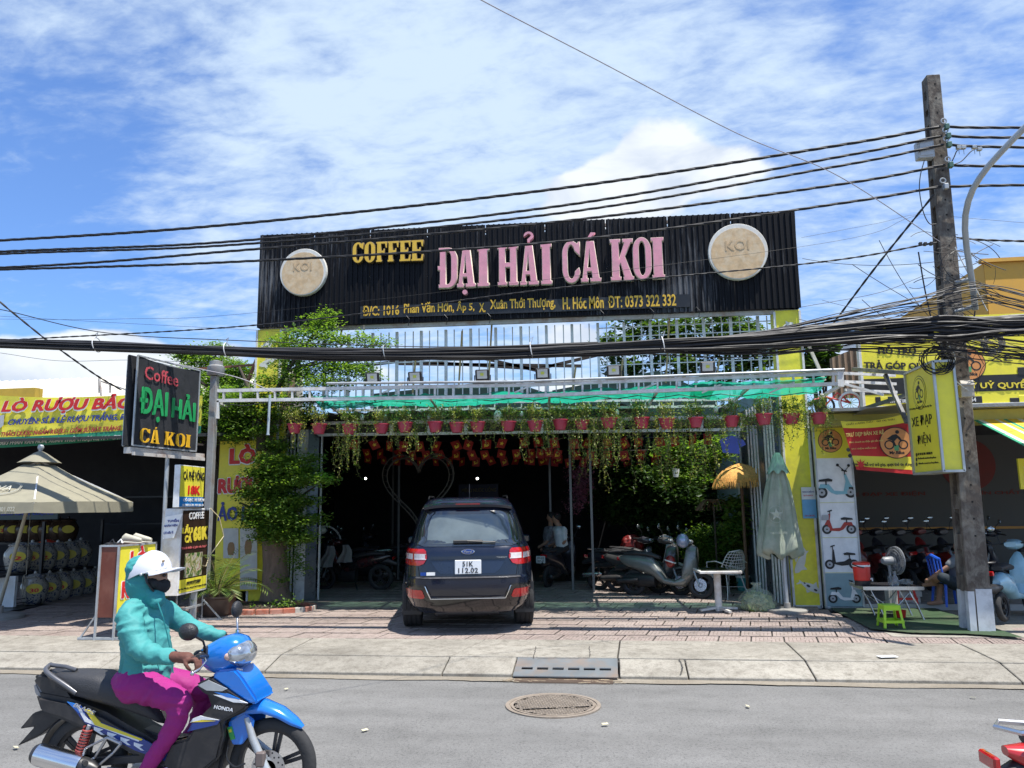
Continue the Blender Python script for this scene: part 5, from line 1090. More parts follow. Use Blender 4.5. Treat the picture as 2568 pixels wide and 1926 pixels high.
# ceramic jars
JARM = bpy.data.materials.new('painted_porcelain'); JARM.use_nodes = True; MATS['painted_porcelain'] = JARM
nt = JARM.node_tree; b = nt.nodes['Principled BSDF']; tcj = NN(nt, 'ShaderNodeTexCoord').outputs['Object']
nj = NN(nt, 'ShaderNodeTexNoise', {'Vector': tcj, 'Scale': 13., 'Detail': 7., 'Roughness': .7, 'Distortion': 1.6}).outputs[0]; nj2 = NN(nt, 'ShaderNodeTexNoise', {'Vector': tcj, 'Scale': 4., 'Detail': 2.}).outputs[0]
fj = NN(nt, 'ShaderNodeMapRange', {0: M2(nt, 'ADD', nj, M2(nt, 'MULTIPLY', nj2,.35)),1: .72,2: .76}).outputs[0]; nt.links.new(mixc(nt, fj, (.36,.345,.30),(.025,.04,.10)), b.inputs['Base Color']); b.inputs['Roughness'].default_value = .15; b.inputs['Coat Weight'].default_value = .5
JD = mat('dark_glaze', (.05,.03,.02),.2); JY = mat('label_yellow', (.62,.52,.05),.5)
def jar(label, c, h, num, dark=False, k=1):
    t = thing('ceramic_jar', label, 'jar', c, 0, 'porcelain wine jars on the racks'); r = h*.42; mt = JD if dark else JARM
    MB().lathe([(r*.62,0),(r*.8, h*.12),(r, h*.45),(r*.98, h*.62),(r*.72, h*.8),(r*.66, h*.84),(r*.7, h*.86)], c, 18).build('body', mt, t, smooth=60)
    MB().lathe([(r*.74, h*.86),(r*.76, h*.89),(r*.5, h*.95),(r*.12, h*.98),(r*.13, h*1.03),(r*.06, h*1.06),(0, h*1.06)], c, 18).build('lid', mt, t, smooth=60)
    d = (V((0,0, c[2]+h*.5))-V(c)); d.z = 0; d = V((.62,-.78,0)).normalized() if k else d.normalized(); e = V((0,0,1)).cross(d).normalized(); o = V(c)+V((0,0, h*.52))+d*(r*1.0)
    outline([arc(0,0, r*.55, h*.16,0,345,16)], JY, o, e, EZ, .004, t, 'oval_label', .002)
    if num: text(num, IRED, o-e*r*.3-V((0,0, h*.11)), e, EZ, r*.62, h*.12,.002,.04, t, lift=.008)
random.seed(3)
low = [(83,1515,13.2,.56, '30'),(119,1509,13.7,.55, '40'),(147,1505,14.0,.56, '60'),(180,1500,14.5,.55, ''),(208,1496,14.9,.56, ''),(234,1490,15.3,.55, '70')]
up = [(42,1435,13.2,.56, '2'),(76,1432,13.6,.55, '25'),(108,1430,14.0,.55, '2'),(140,1428,14.4,.55, ''),(170,1425,14.8,.56, ''),(198,1420,15.2,.56, '')]
wordn = ['first', 'second', 'third', 'fourth', 'fifth', 'last']
for i, (px, py, Y, h, n) in enumerate(low): jar('blue and white porcelain jar, %s from the left on the lower rack%s' % (wordn[i], ', labelled '+n if n else ''), aY(px, py, Y), h, n)
for i, (px, py, Y, h, n) in enumerate(up): jar('blue and white porcelain jar, %s from the left on the upper rack' % wordn[i], aY(px, py, Y), h, n)
for i, px in enumerate((8,32,62,92,118,145,168)):
    c = aY(px, 1358,15.2); jar('dark glazed jar with yellow oval label, number %s from the left on the top shelf' % ('one two three four five six seven'.split()[i]), c, .5, '25' if i == 0 else '', True)
t = thing('jar_rack', 'long dark wheeled rack carrying the porcelain jars', 'rack', aZ(160,1540,.2))
m = MB()
for L_, dz in ((low, 0),(up, 0)):
    a, b = aY(L_[0][0], L_[0][1], L_[0][2]), aY(L_[-1][0], L_[-1][1], L_[-1][2]); dd = (b-a).normalized(); m.beam(a-dd*1.2-V((0,0,.03)), b+dd*.4-V((0,0,.03)),.5,.04)
    m.beam(a-dd*.2+V((0,-.26,.06)), b+dd*.3+V((0,-.26,.06)),.015); m.beam(a-dd*.2+V((0,-.26,.13)), b+dd*.3+V((0,-.26,.13)),.012)
m.build('shelf', BLACK, t); m = MB(); a, b = aY(0,1362,15.5), aY(185,1362,15.5); m.beam(a, b, .4,.04); m.build('shelf', BLACK, t); m = MB()
for q in (aY(95,1520,13.2), aY(245,1490,15.4)): m.beam(V((q.x, q.y, .3)), V((q.x, q.y, 1.7)),.05); m.lathe([(.07,-.03),(.1,-.02),(.1,.02),(.07,.03)],(q.x, q.y-.05,.29),12, Matrix.Rotation(PI/2,3, 'X'))
m.build('frame', BLACK, t)
a, b = aY(-20,1445,12.6), aY(33,1523,12.6); tag(MB().bb(a.x, b.x, 12.6,12.66, b.z, a.z).build('white_board', mat('pale_board', (.62,.66,.68),.5)), 'plain pale white board at the left picture edge beside the jars', 'board')
tag(MB().tube([aY(76,1290,12.5), aY(66,1440,12.5), aY(60,1443,12.5)],.006,5).tube([aY(60+4*math.cos(a/2),1470+26*math.sin(a/2),12.5) for a in range(13)],.008,5).build('hanging_rope', mat('rope', (.3,.28,.22),.8)), 'knotted rope hanging from the canopy in front of the jars', 'rope')
m = MB(); p = aY(120,1367,14.6); m.lathe([(.16,0),(.2,.05),(.1,.09),(.02,.12)], p, 14); tag(m.build('red_funnel', mat('red_plastic', (.6,.03,.02),.35), smooth=40), 'red plastic funnel lying on the upper jars', 'funnel')
# bottles on dark shelves
BOT = mat('bottle_glass', (.10,.12,.09),.08, trans=.3)
random.seed(8)
t = thing('bottle_shelf', 'dark back shelf lined with clear wine bottles', 'shelf', (-8.6,16.4,.2)); m = MB()
for z in (1.0,1.6,2.2): m.bb(-11.5,-7.6,16.3,16.7, z-.03, z)
m.build('shelf', BLACK, t)
names = ['top', 'middle', 'bottom']
for r_, z in enumerate((2.2,1.6,1.0)):
    for i in range(9):
        x = -8.95+i*.14; q = tag(MB().lathe([(.035,0),(.04,.02),(.04,.17),(.014,.24),(.014,.3),(0,.3)],(x, 16.42, z),8).build('wine_bottle', BOT, smooth=50), 'dark wine bottle, %s from the left on the %s back shelf of the wine shop' % ('first second third fourth fifth sixth seventh eighth ninth'.split()[i], names[r_]), 'bottle', 'bottles at the back of the wine shop, %s shelf' % names[r_])
# ================================================================ parasols
CANV = mat('beige_canvas', (.25,.232,.165),.8, var=.12, dirt=(.20,.185,.14), dscale=1.5, damt=.5); CANV2 = CANV
c = V((-9.33,11.5,0)); R_ = 1.56; zp, ze = 2.78,2.02
um = thing('parasol', 'open beige parasol with faded print in front of the wine shop', 'parasol', (c.x, c.y, .17)); N = 6; off = rad(8)
cor = [V((c.x+R_*math.cos(off+2*PI*i/N), c.y+R_*math.sin(off+2*PI*i/N), ze)) for i in range(N)]; apex = V((c.x, c.y, zp))
for i in range(N):
    a, b = cor[i], cor[(i+1) % N]; m = MB(); g_ = []
    for u in range(7):
        for v in range(9):
            s = .16+.84*u/6; p = apex.lerp(a.lerp(b, v/8), s); p.z -= .05*math.sin(PI*s)+ .05*math.sin(PI*v/8)*s*(-1 if s > .95 else 1)*-.3; p.z += .01*noise.noise(p*3); g_.append(p)
    m.add(g_, [(u*9+v, u*9+v+1,(u+1)*9+v+1,(u+1)*9+v) for u in range(6) for v in range(8)]); m.build('canopy_panel', CANV, um, smooth=60, recalc=False)
    m = MB(); g_ = []
    for w in range(3):
        for v in range(9):
            p = apex.lerp(a.lerp(b, v/8),1.003); p.z += -.05*math.sin(PI*v/8)*-.3-.004-.085*w*(1-.15*abs(2*v/8-1)**4); p += (p-V((c.x, c.y, p.z)))*.004*w; g_.append(p)
    m.add(g_, [(u*9+v, u*9+v+1,(u+1)*9+v+1,(u+1)*9+v) for u in range(2) for v in range(8)]); m.build('valance', CANV, um, smooth=60, recalc=False)
m = MB(); g_ = [[c+V((r*math.cos(off+2*PI*i/24)*(1+.04*math.cos(12*PI*i/24*2)), r*math.sin(off+2*PI*i/24), z)) for i in range(24)] for r, z in ((.31,2.67),(.2,2.75),(.09,2.83),(.03,2.86))]; m.loft(g_, caps=False); m.build('vent_cap', CANV, um, smooth=60, recalc=False)
MB().lathe([(0,-.0),(.03,0),(.03,.03),(.045,.05),(.05,.08),(.035,.115),(0,.125)],(c.x, c.y, 2.85),14).build('finial', GREYM, um, smooth=60)
MB().tube([V((c.x, c.y, 2.82)), V((c.x-.12,11.48,2.0)), aZ(-6,1535,.22)],.028,8).build('pole', mat('cream_pole', (.42,.39,.30),.5), um, smooth=60)
for i in range(N): MB().beam(apex-V((0,0,.08)), cor[i]-V((0,0,.02)),.02).build('rib', WHITE, um)
MB().lathe([(.36,0),(.36,.05),(.3,.08),(.05,.1),(.05,.2),(0,.2)], aZ(-2,1552,.18),24).build('base', mat('cement_base', (.25,.24,.22),.9), um, smooth=40)
# faded print on the front-facing panel
fi = min(range(N), key=lambda i: ((cor[i]+cor[(i+1) % N])/2).y+abs(((cor[i]+cor[(i+1) % N])/2).x-c.x)*.2); a, b = cor[fi], cor[(fi+1) % N]
if a.x > b.x: a, b = b, a
exu = (b-a).normalized(); eyu = (apex-(a+b)/2).normalized(); mid = (a+b)/2
text('ĐT: 0966.077.090   -  0968.001.022', mat('faded_white', (.42,.41,.34),.8), a+exu*.25-V((0,0,.13))+V((0,-.025,0)), exu, EZ, (b-a).length-.5,.07,.002,.02, um)
ou = mid+eyu*.42+exu*.02; nzu = exu.cross(eyu)
for r in (.20,.215): 
    L_ = [ou+exu*r*1.5*math.cos(t*PI/14)+eyu*r*math.sin(t*PI/14)+nzu*(-.0) for t in range(29)]; MB().tube([p+nzu*.012 for p in L_],.005,4).build('faded_emblem', MATS['faded_white'], um)
text('VIVA', MATS['faded_white'], ou-exu*.2-eyu*.06, exu, eyu, .4,.14,.002,0, um, lift=.012)
# folded green parasol at right
uc = aZ(1975,1535,.19); fu = thing('folded_parasol', 'closed faded green parasol on a round base beside the right gate', 'parasol', uc); zt = aY(1968,1135, uc.y).z; zb = aY(1975,1385, uc.y).z
GCAN = mat('faded_green_canvas', (.27,.32,.24),.85, var=.15, dirt=(.42,.43,.36), dscale=2.2, damt=.7, bump=.1)
m = MB(); rg = []; NS = 48
zl = lambda f: zt+(zb-zt)*f
for f, r in ((.17,.085),(.3,.15),(.45,.19),(.6,.225),(.75,.26),(.88,.29),(.97,.31),(1.0,.30),(1.04,.17)):
    rg.append([uc+V((-.06*(f) + r*(1+.16*math.cos(8*a+1.1*f)+.06*math.sin(19*a+f*3))*math.cos(a), r*.8*(1+.16*math.cos(8*a+1.1*f)+.06*math.sin(19*a+f*3))*math.sin(a), zl(f)-uc.z-(.05*math.cos(4*a) if f > .95 else 0))) for a in [2*PI*i/NS for i in range(NS)]])
m.loft(rg, caps=False); m.build('canopy', GCAN, fu, smooth=75, recalc=False)
m = MB(); rg = []
for f, r in ((0., .035),(.05,.075),(.12,.11),(.2,.165)): rg.append([uc+V((r*(1+.12*math.cos(7*a))*math.cos(a), r*(1+.12*math.cos(7*a))*math.sin(a), zl(f)-uc.z-(.03*math.cos(7*a) if f > .15 else 0))) for a in [2*PI*i/NS for i in range(NS)]])
m.loft(rg, caps=False); m.build('vent_cap', mat('cap_green', (.28,.42,.33),.85, var=.15), fu, smooth=75, recalc=False)
MB().tube([uc+V((0,0,.02)), uc+V((0,0, zb-uc.z+.1))],.03,10).build('pole', GREYM, fu, smooth=60)
MB().lathe([(.30,0),(.31,.02),(.31,.05),(.1,.065),(.05,.07),(.05,.15),(0,.15)], uc-V((0,0,.01)),28).build('base', mat('cement_base', (.25,.24,.22)), fu, smooth=40)
o = uc+V((-.12,-.245, zl(.62)-uc.z)); FW = mat('faded_olive', (.36,.40,.33),.8)
MB().tube([o+V((.11*math.cos(t*PI/12),-.03*abs(math.cos(t*PI/12))*-1,.13*math.sin(t*PI/12))) for t in range(25)],.004,4).build('faded_emblem', FW, fu)
outline([[(x*1.7, y*1.7) for x, y in star(.06)]], FW, o+V((0,-.02,0)), EX, EZ, .003, fu, 'faded_star'); text('VIVA', FW, o+V((-.06,-.03,-.02)), EX, EZ, .12,.045,.002,.02, fu)
text('VIVA STAR COFFEE', FW, o+V((-.12,-.045,-.3)), EX, EZ, .26,.035,.002,0, fu)
# thatched parasol
tc_ = aY(1858,1190,14.9); th = thing('thatched_parasol', 'orange straw thatched parasol behind the right gate tubes', 'parasol', (tc_.x, 14.9,.2)); STR = mat('straw', (.75,.40,.11),.9, var=.35, scale=30, bump=.5)
rg = [[tc_+V(((r+.02*noise.noise(V((i*2.1, r*9,0))))*math.cos(2*PI*i/60), r*math.sin(2*PI*i/60), z+.03*noise.noise(V((i*3.3, r, 7))))) for i in range(60)] for r, z in ((.02,.2),(.16,.16),(.32,.08),(.44,-.04),(.48,-.15),(.4,-.12))]
MB().loft(rg, caps=False).build('thatch', STR, th, smooth=60); MB().tube([tc_, V((tc_.x, 14.9,.2))],.03,8).build('pole', mat('brown_pole', (.15,.08,.04),.6), th)
m = MB(); 
for i in range(500):
    a = random.uniform(0,2*PI); p = tc_+V((.48*math.cos(a),.48*math.sin(a),-.08)); m.beam(p, p+V((.05*math.cos(a),.05*math.sin(a),-.13-random.random()*.06)),.006)
tag(m.build('fringe', STR, th), kind='stuff')
# ================================================================ e-bike shop
SHOPW = mat('shop_grey_wall', (.12,.115,.105),.8, var=.05)
sh = thing('bike_shop', 'open grey walled e-bike shop at the right', 'building', (6,16,.2))
m = MB(); m.bb(3.3,14,17.5,17.7,.2,3.4); m.build('back_wall', SHOPW, sh)
m = MB(); m.bb(3.2,3.3,13.4,17.7,.2,3.4); m.build('side_wall', SHOPW, sh)
m = MB(); m.bb(3.2,14,13.35,17.7,3.22,3.34); m.build('ceiling', mat('dark_ceiling', (.06,.06,.055),.8), sh)
m = MB(); m.bb(3.3,14,13.1,17.5,.1,.27); tag(m.build('shop_floor', mat('grey_floor_tile', (.36,.36,.35),.25)), kind='structure')
m = MB(); m.bb(3.3,14,17.46,17.495,1.26,1.31); m.build('orange_stripe', mat('orange_paint', (.55,.25,.04),.5), sh)
DIMR = mat('dim_red_print', (.22,.04,.03),.7)
text('XE ĐẠP XE ĐIỆN', DIMR, (4.9,17.49,1.95), EX, EZ, 1.6,.12,.003,.02, sh); text('UY TÍN CHẤT LƯỢNG', DIMR, (7.2,17.49,1.95), EX, EZ, 1.9,.12,.003,.02, sh)
MB().lathe([(.55,0),(.55,.01),(0,.01)],(7.4,17.49,2.6),32, Matrix.Rotation(PI/2,3, 'X')).build('wall_logo', DIMR, sh)
MB().bb(3.25,14,12.75,13.3,3.05,3.25).build('soffit', mat('yellow_soffit', (.42,.38,.08),.6), sh)
# mats in front: dark green carpet
gmm = bpy.data.materials.new('green_carpet'); MATS['green_carpet'] = mat('carpet_green', (.035,.075,.03),.95, bump=.6, scale=40, dirt=(.11,.1,.07), dscale=1.4, damt=.5)
m = MB(); P = [aZ(2085,1527,.2), aZ(2185,1578,.2), aZ(2290,1588,.2), aZ(2420,1590,.2), aZ(2568,1600,.2)]; n = 60; top = []; bot = []
def poly_at(P, t): L = (len(P)-1)*t; i = min(int(L), len(P)-2); return P[i].lerp(P[i+1], L-i)
for i in range(n+1):
    p = poly_at(P, i/n); top.append((p.x, 13.1,.212)); bot.append((p.x, min(p.y, 13.08)+.02*noise.noise(V((i*.7,0,0))),.205+.012*abs(noise.noise(V((i*.4,3,0))))))
m.add(bot+top, [(i, i+1, n+2+i, n+1+i) for i in range(n)]); tag(m.build('green_carpet', MATS['carpet_green'], recalc=False), 'dark green carpet spread before the e-bike shop', 'carpet')
m = MB(); m.bb(3.4,14,10.6,13.12,.1,.18); tag(m.build('forecourt', CONC), kind='structure')
# scooter print: flat silhouettes
BIKEC = {}
def disc(r, c, n=20): return arc(c[0], c[1], r, r, 0,360-360/n, n-1)
def scooter_print(o, ex, S, flip, bodym, wheelm, parent, style=0):
    ex = V(ex)
    def Q(L, m, lift): 
        L = [(x*S*(-1 if flip else 1), y*S) for x, y in L]; outline([L], m, o, ex, EZ, .001, parent, 'scooter_picture', lift)
    for cx in (-.42,.42):
        Q(disc(.17,(cx, .17)), wheelm, .001); Q(disc(.10,(cx, .17)), mat('picture_grey', (.35,.36,.38),.5),.003); Q(disc(.03,(cx, .17)), wheelm, .0045)
    Q([(-.5,.3),(-.45,.42),(-.2,.42),(-.05,.22),(.22,.2),(.30,.5),(.26,.72),(.33,.72),(.42,.45),(.5,.32),(.38,.33),(.36,.12),(.0,.1),(-.15,.16),(-.28,.3)] if style != 2 else [(-.45,.2),(-.3,.4),(-.1,.28),(.2,.24),(.24,.7),(.29,.7),(.34,.2),(.0,.12),(-.2,.14)], bodym, .002)
    Q([(-.5,.5),(-.1,.5),(-.08,.56),(-.2,.6),(-.48,.56)], wheelm, .006); Q([(-.3,.4),(-.26,.4),(-.26,.52),(-.3,.52)], wheelm, .005)
    Q([(.2,.82),(.36,.78),(.36,.82),(.2,.87)], wheelm, .006); Q([(.27,.7),(.3,.7),(.3,.83),(.27,.83)], wheelm, .0065)
    if style == 0:
        Q(disc(.045,(.1,1.0),12), wheelm, .006); Q(disc(.045,(.42,.98),12), wheelm, .006); Q([(.25,.83),(.11,.97),(.12,.99),(.27,.85)], wheelm, .0075); Q([(.3,.83),(.41,.95),(.42,.94),(.32,.82)], wheelm, .0075)
    if style in (1,3): Q([(.34,.5),(.6,.5),(.56,.68),(.32,.68)], mat('picture_grey', (.35,.36,.38)),.007)
def logo(o, ex, r, parent, bg, ink, n_=None):
    outline([disc(r, (0,0),36)], ink, o, ex, EZ, .001, parent, 'logo', 0); outline([disc(r*.95,(0,0),36)], bg, o, ex, EZ, .001, parent, 'logo', .0015)
    for cx in (-.42,.42): outline([disc(r*.3,(cx*r, -.12*r)), disc(r*.22,(cx*r, -.12*r))[::-1]], ink, o, ex, EZ, .001, parent, 'logo', .003)
    outline([[(x*r, y*r) for x, y in ((-.55,.25),(-.2,.5),(.05,.55),(.25,.35),(.4,.1),(.3,.08),(.1,.3),(-.1,.1),(-.0,-.2),(-.1,-.22),(-.25,.15))]], ink, o, ex, EZ, .001, parent, 'logo', .0045)
    outline([disc(r*.12,(.12*r, .68*r),12)], ink, o, ex, EZ, .001, parent, 'logo', .0045); outline([[(-.13*r, -.5*r),(.13*r, -.5*r),(.15*r, -.15*r),(-.15*r, -.15*r)]], mat('logo_green', (.1,.3,.12),.5), o, ex, EZ, .001, parent, 'logo', .003)
    text('Mr.Bike', ink, V(o)+V(ex)*(-.45*r)-EZ*.72*r, ex, EZ, r*.9, r*.2,.001,.04, parent, lift=.003)
ORNG = mat('logo_orange', (.62,.26,.08),.5)
sp = thing('scooter_poster', 'tall white panel with four scooter pictures and round logo', 'poster panel', (3.5,13.1,.2))
YS = 13.1; x0, x1 = aY(2045,1300, YS).x, aY(2150,1300, YS).x; z0, z1 = .2, aY(2080,1072, YS).z
fx = lambda px, py: aY(px, py, YS)
x0 = 3.235; x1 = 3.80
MB().bb(x0, x1, YS, YS+.05,.22, z1).build('board', mat('poster_white', (.72,.73,.74),.45), sp)
m = MB(); zy = aY(2080,1149, YS).z
MB().bb(x0+.01, x1-.01, YS-.004, YS, zy, z1-.01).build('yellow_top', YSIGN, sp); m = MB()
for x in (x0, x1): m.bb(x-.014, x+.014, YS-.015, YS+.05,.2, z1)
m.bb(x0, x1, YS-.015, YS+.03, z1, z1+.03); m.bb(x0, x1, YS-.015, YS+.03,.19,.22); m.build('frame', GREYM, sp)
logo(V(((x0+x1)/2-.03, YS-.006,(zy+z1)/2+.03)), EX, .19, sp, ORNG, INK)
zs = [zy, aY(2100,1260, YS).z, aY(2100,1348, YS).z, aY(2100,1436, YS).z, .23]
for z in zs[1:4]: MB().bb(x0+.01, x1-.01, YS-.006, YS, z-.006, z+.006).build('divider', mat('cream_line', (.6,.6,.35),.5), sp)
MB().bb(x0+.015, x1-.015, YS-.003, YS, .23, zs[3]-.01).build('blue_photo', mat('photo_teal', (.22,.33,.36),.5), sp)
PB = mat('picture_blue', (.2,.42,.5),.4); PR = mat('picture_red', (.35,.03,.02),.4); PW = mat('picture_white', (.75,.75,.75),.4)
for i, (fl_, bm_, st) in enumerate(((False, PB, 0),(True, PR, 1),(True, INK, 2),(False, PW, 3))):
    zc = zs[i+1]; h = zs[i]-zc; scooter_print(V(((x0+x1)/2, YS-.007, zc+h*.10)), EX, min(h*.80,.46) if i else h*.74, fl_, bm_, INK, sp, st)
# corrugated brown wall, roof clutter and main shop sign
m = MB(); a, b = aY(2080,900,15), aY(2172,862,15); x = a.x; zlo = aY(2100,1000,15).z; BRW = mat('brown_corrugated', (.20,.13,.09),.7, dirt=(.35,.28,.2), dscale=2, stretch=(5,5,.5))
pts = []
while x < b.x+.2: pts += [(x, 15),(x+.04,14.97),(x+.08,15)]; x += .11
n = len(pts); m.add([(p[0], p[1], a.z+(b.z-a.z)*(p[0]-a.x)/(b.x-a.x)) for p in pts]+[(p[0], p[1], zlo) for p in pts],[(i, i+1, n+i+1, n+i) for i in range(n-1)]); tag(m.build('corrugated_wall', BRW, recalc=False), 'brown corrugated metal wall behind the child bicycle', 'wall')
tag(MB().beam(aY(2018,845,14), aY(2068,955,14),.05).build('white_strut', WHITE), 'white diagonal strut rising behind the end of the pergola', 'strut')
YS2 = 13.0
ms = thing('shop_sign', 'wide yellow shop sign HỖ TRỢ TRẢ GÓP with black strip', 'signboard', (6, YS2,3.4))
xl = aY(2157,900, YS2).x; zt, zb = aY(2157,855, YS2).z, aY(2165,1020, YS2).z; zr = zb-.0
MB().bb(xl, 11.5, YS2, YS2+.12, zb, zt+.35).build('panel', YSIGN, ms); MB().bb(xl+.02,11.5, YS2-.004, YS2, aY(2165,991, YS2).z, aY(2165,951, YS2).z).build('black_strip', INK, ms)
m = MB(); m.bb(xl-.02, xl+.02, YS2-.02, YS2+.1, zb-.02, zt+.36); m.bb(xl, 11.5, YS2-.02, YS2+.1, zb-.03, zb); m.build('frame', WHITE, ms)
pl_ = ((0, YS2-.005,0), V((0,-1,0))); z9 = lambda x, y: (2120+x/3.857,820+y/3.857)
ptext('HỖ TRỢ', INK, pl_, z9(318,278), z9(690,272),26,.04, ms); ptext('TRẢ GÓP QUA', INK, pl_, z9(182,418), z9(830,428),26,.04, ms); ptext('THẺ TÍN DỤNG', INK, pl_, z9(200,640), z9(560,640),18,.03, ms) if False else None
ptext('XE CHAY ĐIỆN', INK, pl_, z9(1395,350), z9(2700,345),27,.0, ms); ptext('ĐẠI LÝ UỶ QUYỀN', mat('print_yellow', (.75,.6,.05)), pl_, z9(965,612), z9(1830,605),26,.03, ms, lift=.008)
for a, b in ((295,590),(940,1320),(1597,2200)):
    p, q = onP(*z9(a, 745), *pl_), onP(*z9(b, 668), *pl_); MB().bb(p.x, q.x, YS2-.008, YS2-.001, p.z, q.z).build('black_box', INK, ms, bevel=.003)
ptext('097.467.08', IWHITE, pl_, z9(430,735), z9(585,733),9,.02, ms, lift=.006); ptext('0.088.774 - 54', IWHITE, pl_, z9(960,728), z9(1265,722),10,.02, ms, lift=.006)
p = onP(*z9(375,705), *pl_); MB().bb(p.x-.055, p.x+.055, YS2-.012, YS2-.006, p.z-.05, p.z+.05).build('phone_icon', YSIGN, ms, bevel=.004)
for a, y in ((1720,698),(1705,425)):
    p = onP(*z9(a, y), *pl_); MB().bb(p.x-.06, p.x+.06, YS2-.012, YS2-.006, p.z-.06, p.z+.06).build('app_icon', INK if y < 500 else YSIGN, ms, bevel=.004)
logo(onP(*z9(1190,360), *pl_)+V((0,-.003,0)), EX, .26, ms, ORNG, INK)
# rusty eave + grey canopy below the sign
tag(MB().bb(3.35,11.5,12.5,13.3,3.26,3.31).build('metal_eave', mat('crumpled_metal', (.3,.3,.3),.4,.6, bump=.6, scale=3)), 'thin crumpled metal eave under the yellow shop sign', 'eave')
YA = mat('awning_yellow', (.78,.48,.03),.6); YG2 = mat('awning_green', (.02,.30,.16),.6); YW2 = mat('awning_cream', (.68,.65,.5),.6)
aw = thing('striped_awning', 'yellow awning with green and cream stripes at the right edge', 'awning', (8,12.2,3))
AN = aY(2445,1045,12.9); AF = aY(2580,1135,11.2)
xL_ = aY(2432,1060,12.9).x; xs_ = xL_; i = 0; seq = [(YG2,.05),(YW2,.07),(YA, .17),(YW2,.05),(YA, .07),(YG2,.06),(YA, .14),(YW2,.07),(YA, .09)]
zA = aY(2450,1048,12.85).z; zF = aY(2568,1132,11.3).z
while xs_ < 11:
    mm, w = seq[i % len(seq)]; x2 = xs_+w; m = MB(); m.add([(xs_, 12.85, zA),(x2,12.85, zA),(x2+.1,11.3, zF),(xs_+.1,11.3, zF),(xs_, 12.85, zA-.015),(x2,12.85, zA-.015),(x2+.1,11.3, zF-.015),(xs_+.1,11.3, zF-.015)],[(0,1,2,3),(4,7,6,5),(2,3,7,6),(0,3,7,4),(1,5,6,2)]); m.build('stripe', mm, aw); xs_ = x2; i += 1
MB().beam((xL_+.05,11.28, zF-.03),(11,11.28, zF-.03),.05).build('front_bar', GREYM, aw)
p = aY(2560,1180,12.3); hs = thing('hanging_sign', 'small yellow hanging sign under the awning at the right edge', 'sign', p); a, b = aY(2552,1150,12.3), aY(2600,1226,12.3)
MB().bb(a.x, b.x, 12.3,12.34, b.z, a.z).build('panel', YSIGN, hs); MB().bb(a.x+.07, b.x-.03,12.29,12.3, b.z+.12, a.z-.12).build('print', IWHITE, hs); text('ATM', IRED, (a.x+.08,12.288, b.z+.2), EX, EZ, .15,.08,.002,.02, hs)
# perpendicular lightbox
XD = 4.19
xd = thing('projecting_lightbox', 'yellow double sided light box reading XE ĐẠP ĐIỆN beside the pole', 'sign', (XD, 11.1,2.25)); ztn, zbn = 3.66,2.245
m = MB(); m.bb(XD+.012, XD+.24,10.61,11.6, zbn, ztn); m.build('box', YSIGN, xd); m = MB()
for x in (XD, XD+.25):
    for y in (10.6,11.6): m.beam((x, y, zbn-.015),(x, y, ztn+.015),.03)
    for z in (zbn-.01, ztn+.01): m.beam((x, 10.6, z),(x, 11.6, z),.03)
for z in (zbn-.01, ztn+.01):
    for y in (10.6,11.6): m.beam((XD, y, z),(XD+.25, y, z),.03)
m.build('frame', mat('zinc_frame', (.45,.47,.48),.4,.6), xd)
pl_ = ((XD+.011,0,0), V((-1,0,0)))
eD = V((0,-1,0))
ptext('XE ĐẠP', INK, pl_, z9(652,995), z9(847,960),32,.0, xd, dep=.003); ptext('ĐIỆN', INK, pl_, z9(706,1158), z9(832,1140),34,.0, xd, dep=.003)
ptext('Cải Lương Xe Đạp – Sửa Xe Uy Tín', INK, pl_, z9(622,812), z9(838,772),6,.0, xd); ptext('ĐT: 097.467.708 - 088.888.774', INK, pl_, z9(705,1242), z9(845,1230),6,.0, xd); ptext('facebook.com/xechaydien', INK, pl_, z9(708,1285), z9(880,1275),6,.0, xd); ptext('tiktok.com/xechaydien', INK, pl_, z9(712,1335), z9(903,1322),6,.0, xd)
for y in (1238,1282,1328): outline([disc(.028,(0,0),14)], INK, onP(*z9(690, y), *pl_)+V((-.001,0,0)), eD, EZ, .001, xd, 'icon', .001)
oc = onP(*z9(716,636), *pl_); outline([disc(.235,(0,0),36)], INK, oc, eD, EZ, .001, xd, 'logo', 0); outline([disc(.225,(0,0),36)], YSIGN, oc, eD, EZ, .001, xd, 'logo', .0015); logo(oc+V((-.003,0,0)), eD, .2, xd, YSIGN, INK)
br = thing('sign_bracket', 'dark steel arm bracket carrying the yellow XE ĐẠP ĐIỆN light box', 'bracket', (3.8,12,3.5))
m = MB(); m.beam(aY(2140,926,12.9),(XD+.05,11.55, aY(2268,938,11.6).z),.06); m.beam(aY(2220,940,12.1), aY(2275,1060,11.65),.05); m.beam(aY(2150,1030,12.9), aY(2290,985,11.9),.05); m.build('arm', mat('painted_dark_steel', (.12,.12,.12),.4,.5, dirt=(.5,.5,.5)), br)
MB().add([tuple(aY(*q, Y)) for q, Y in (((2130,1045),12.9),((2290,1040),12.9),((2290,1010),12.0),((2170,1025),12.0))],[(0,1,2,3)]).build('tray', mat('crumpled_metal', (.3,.3,.3)), br)
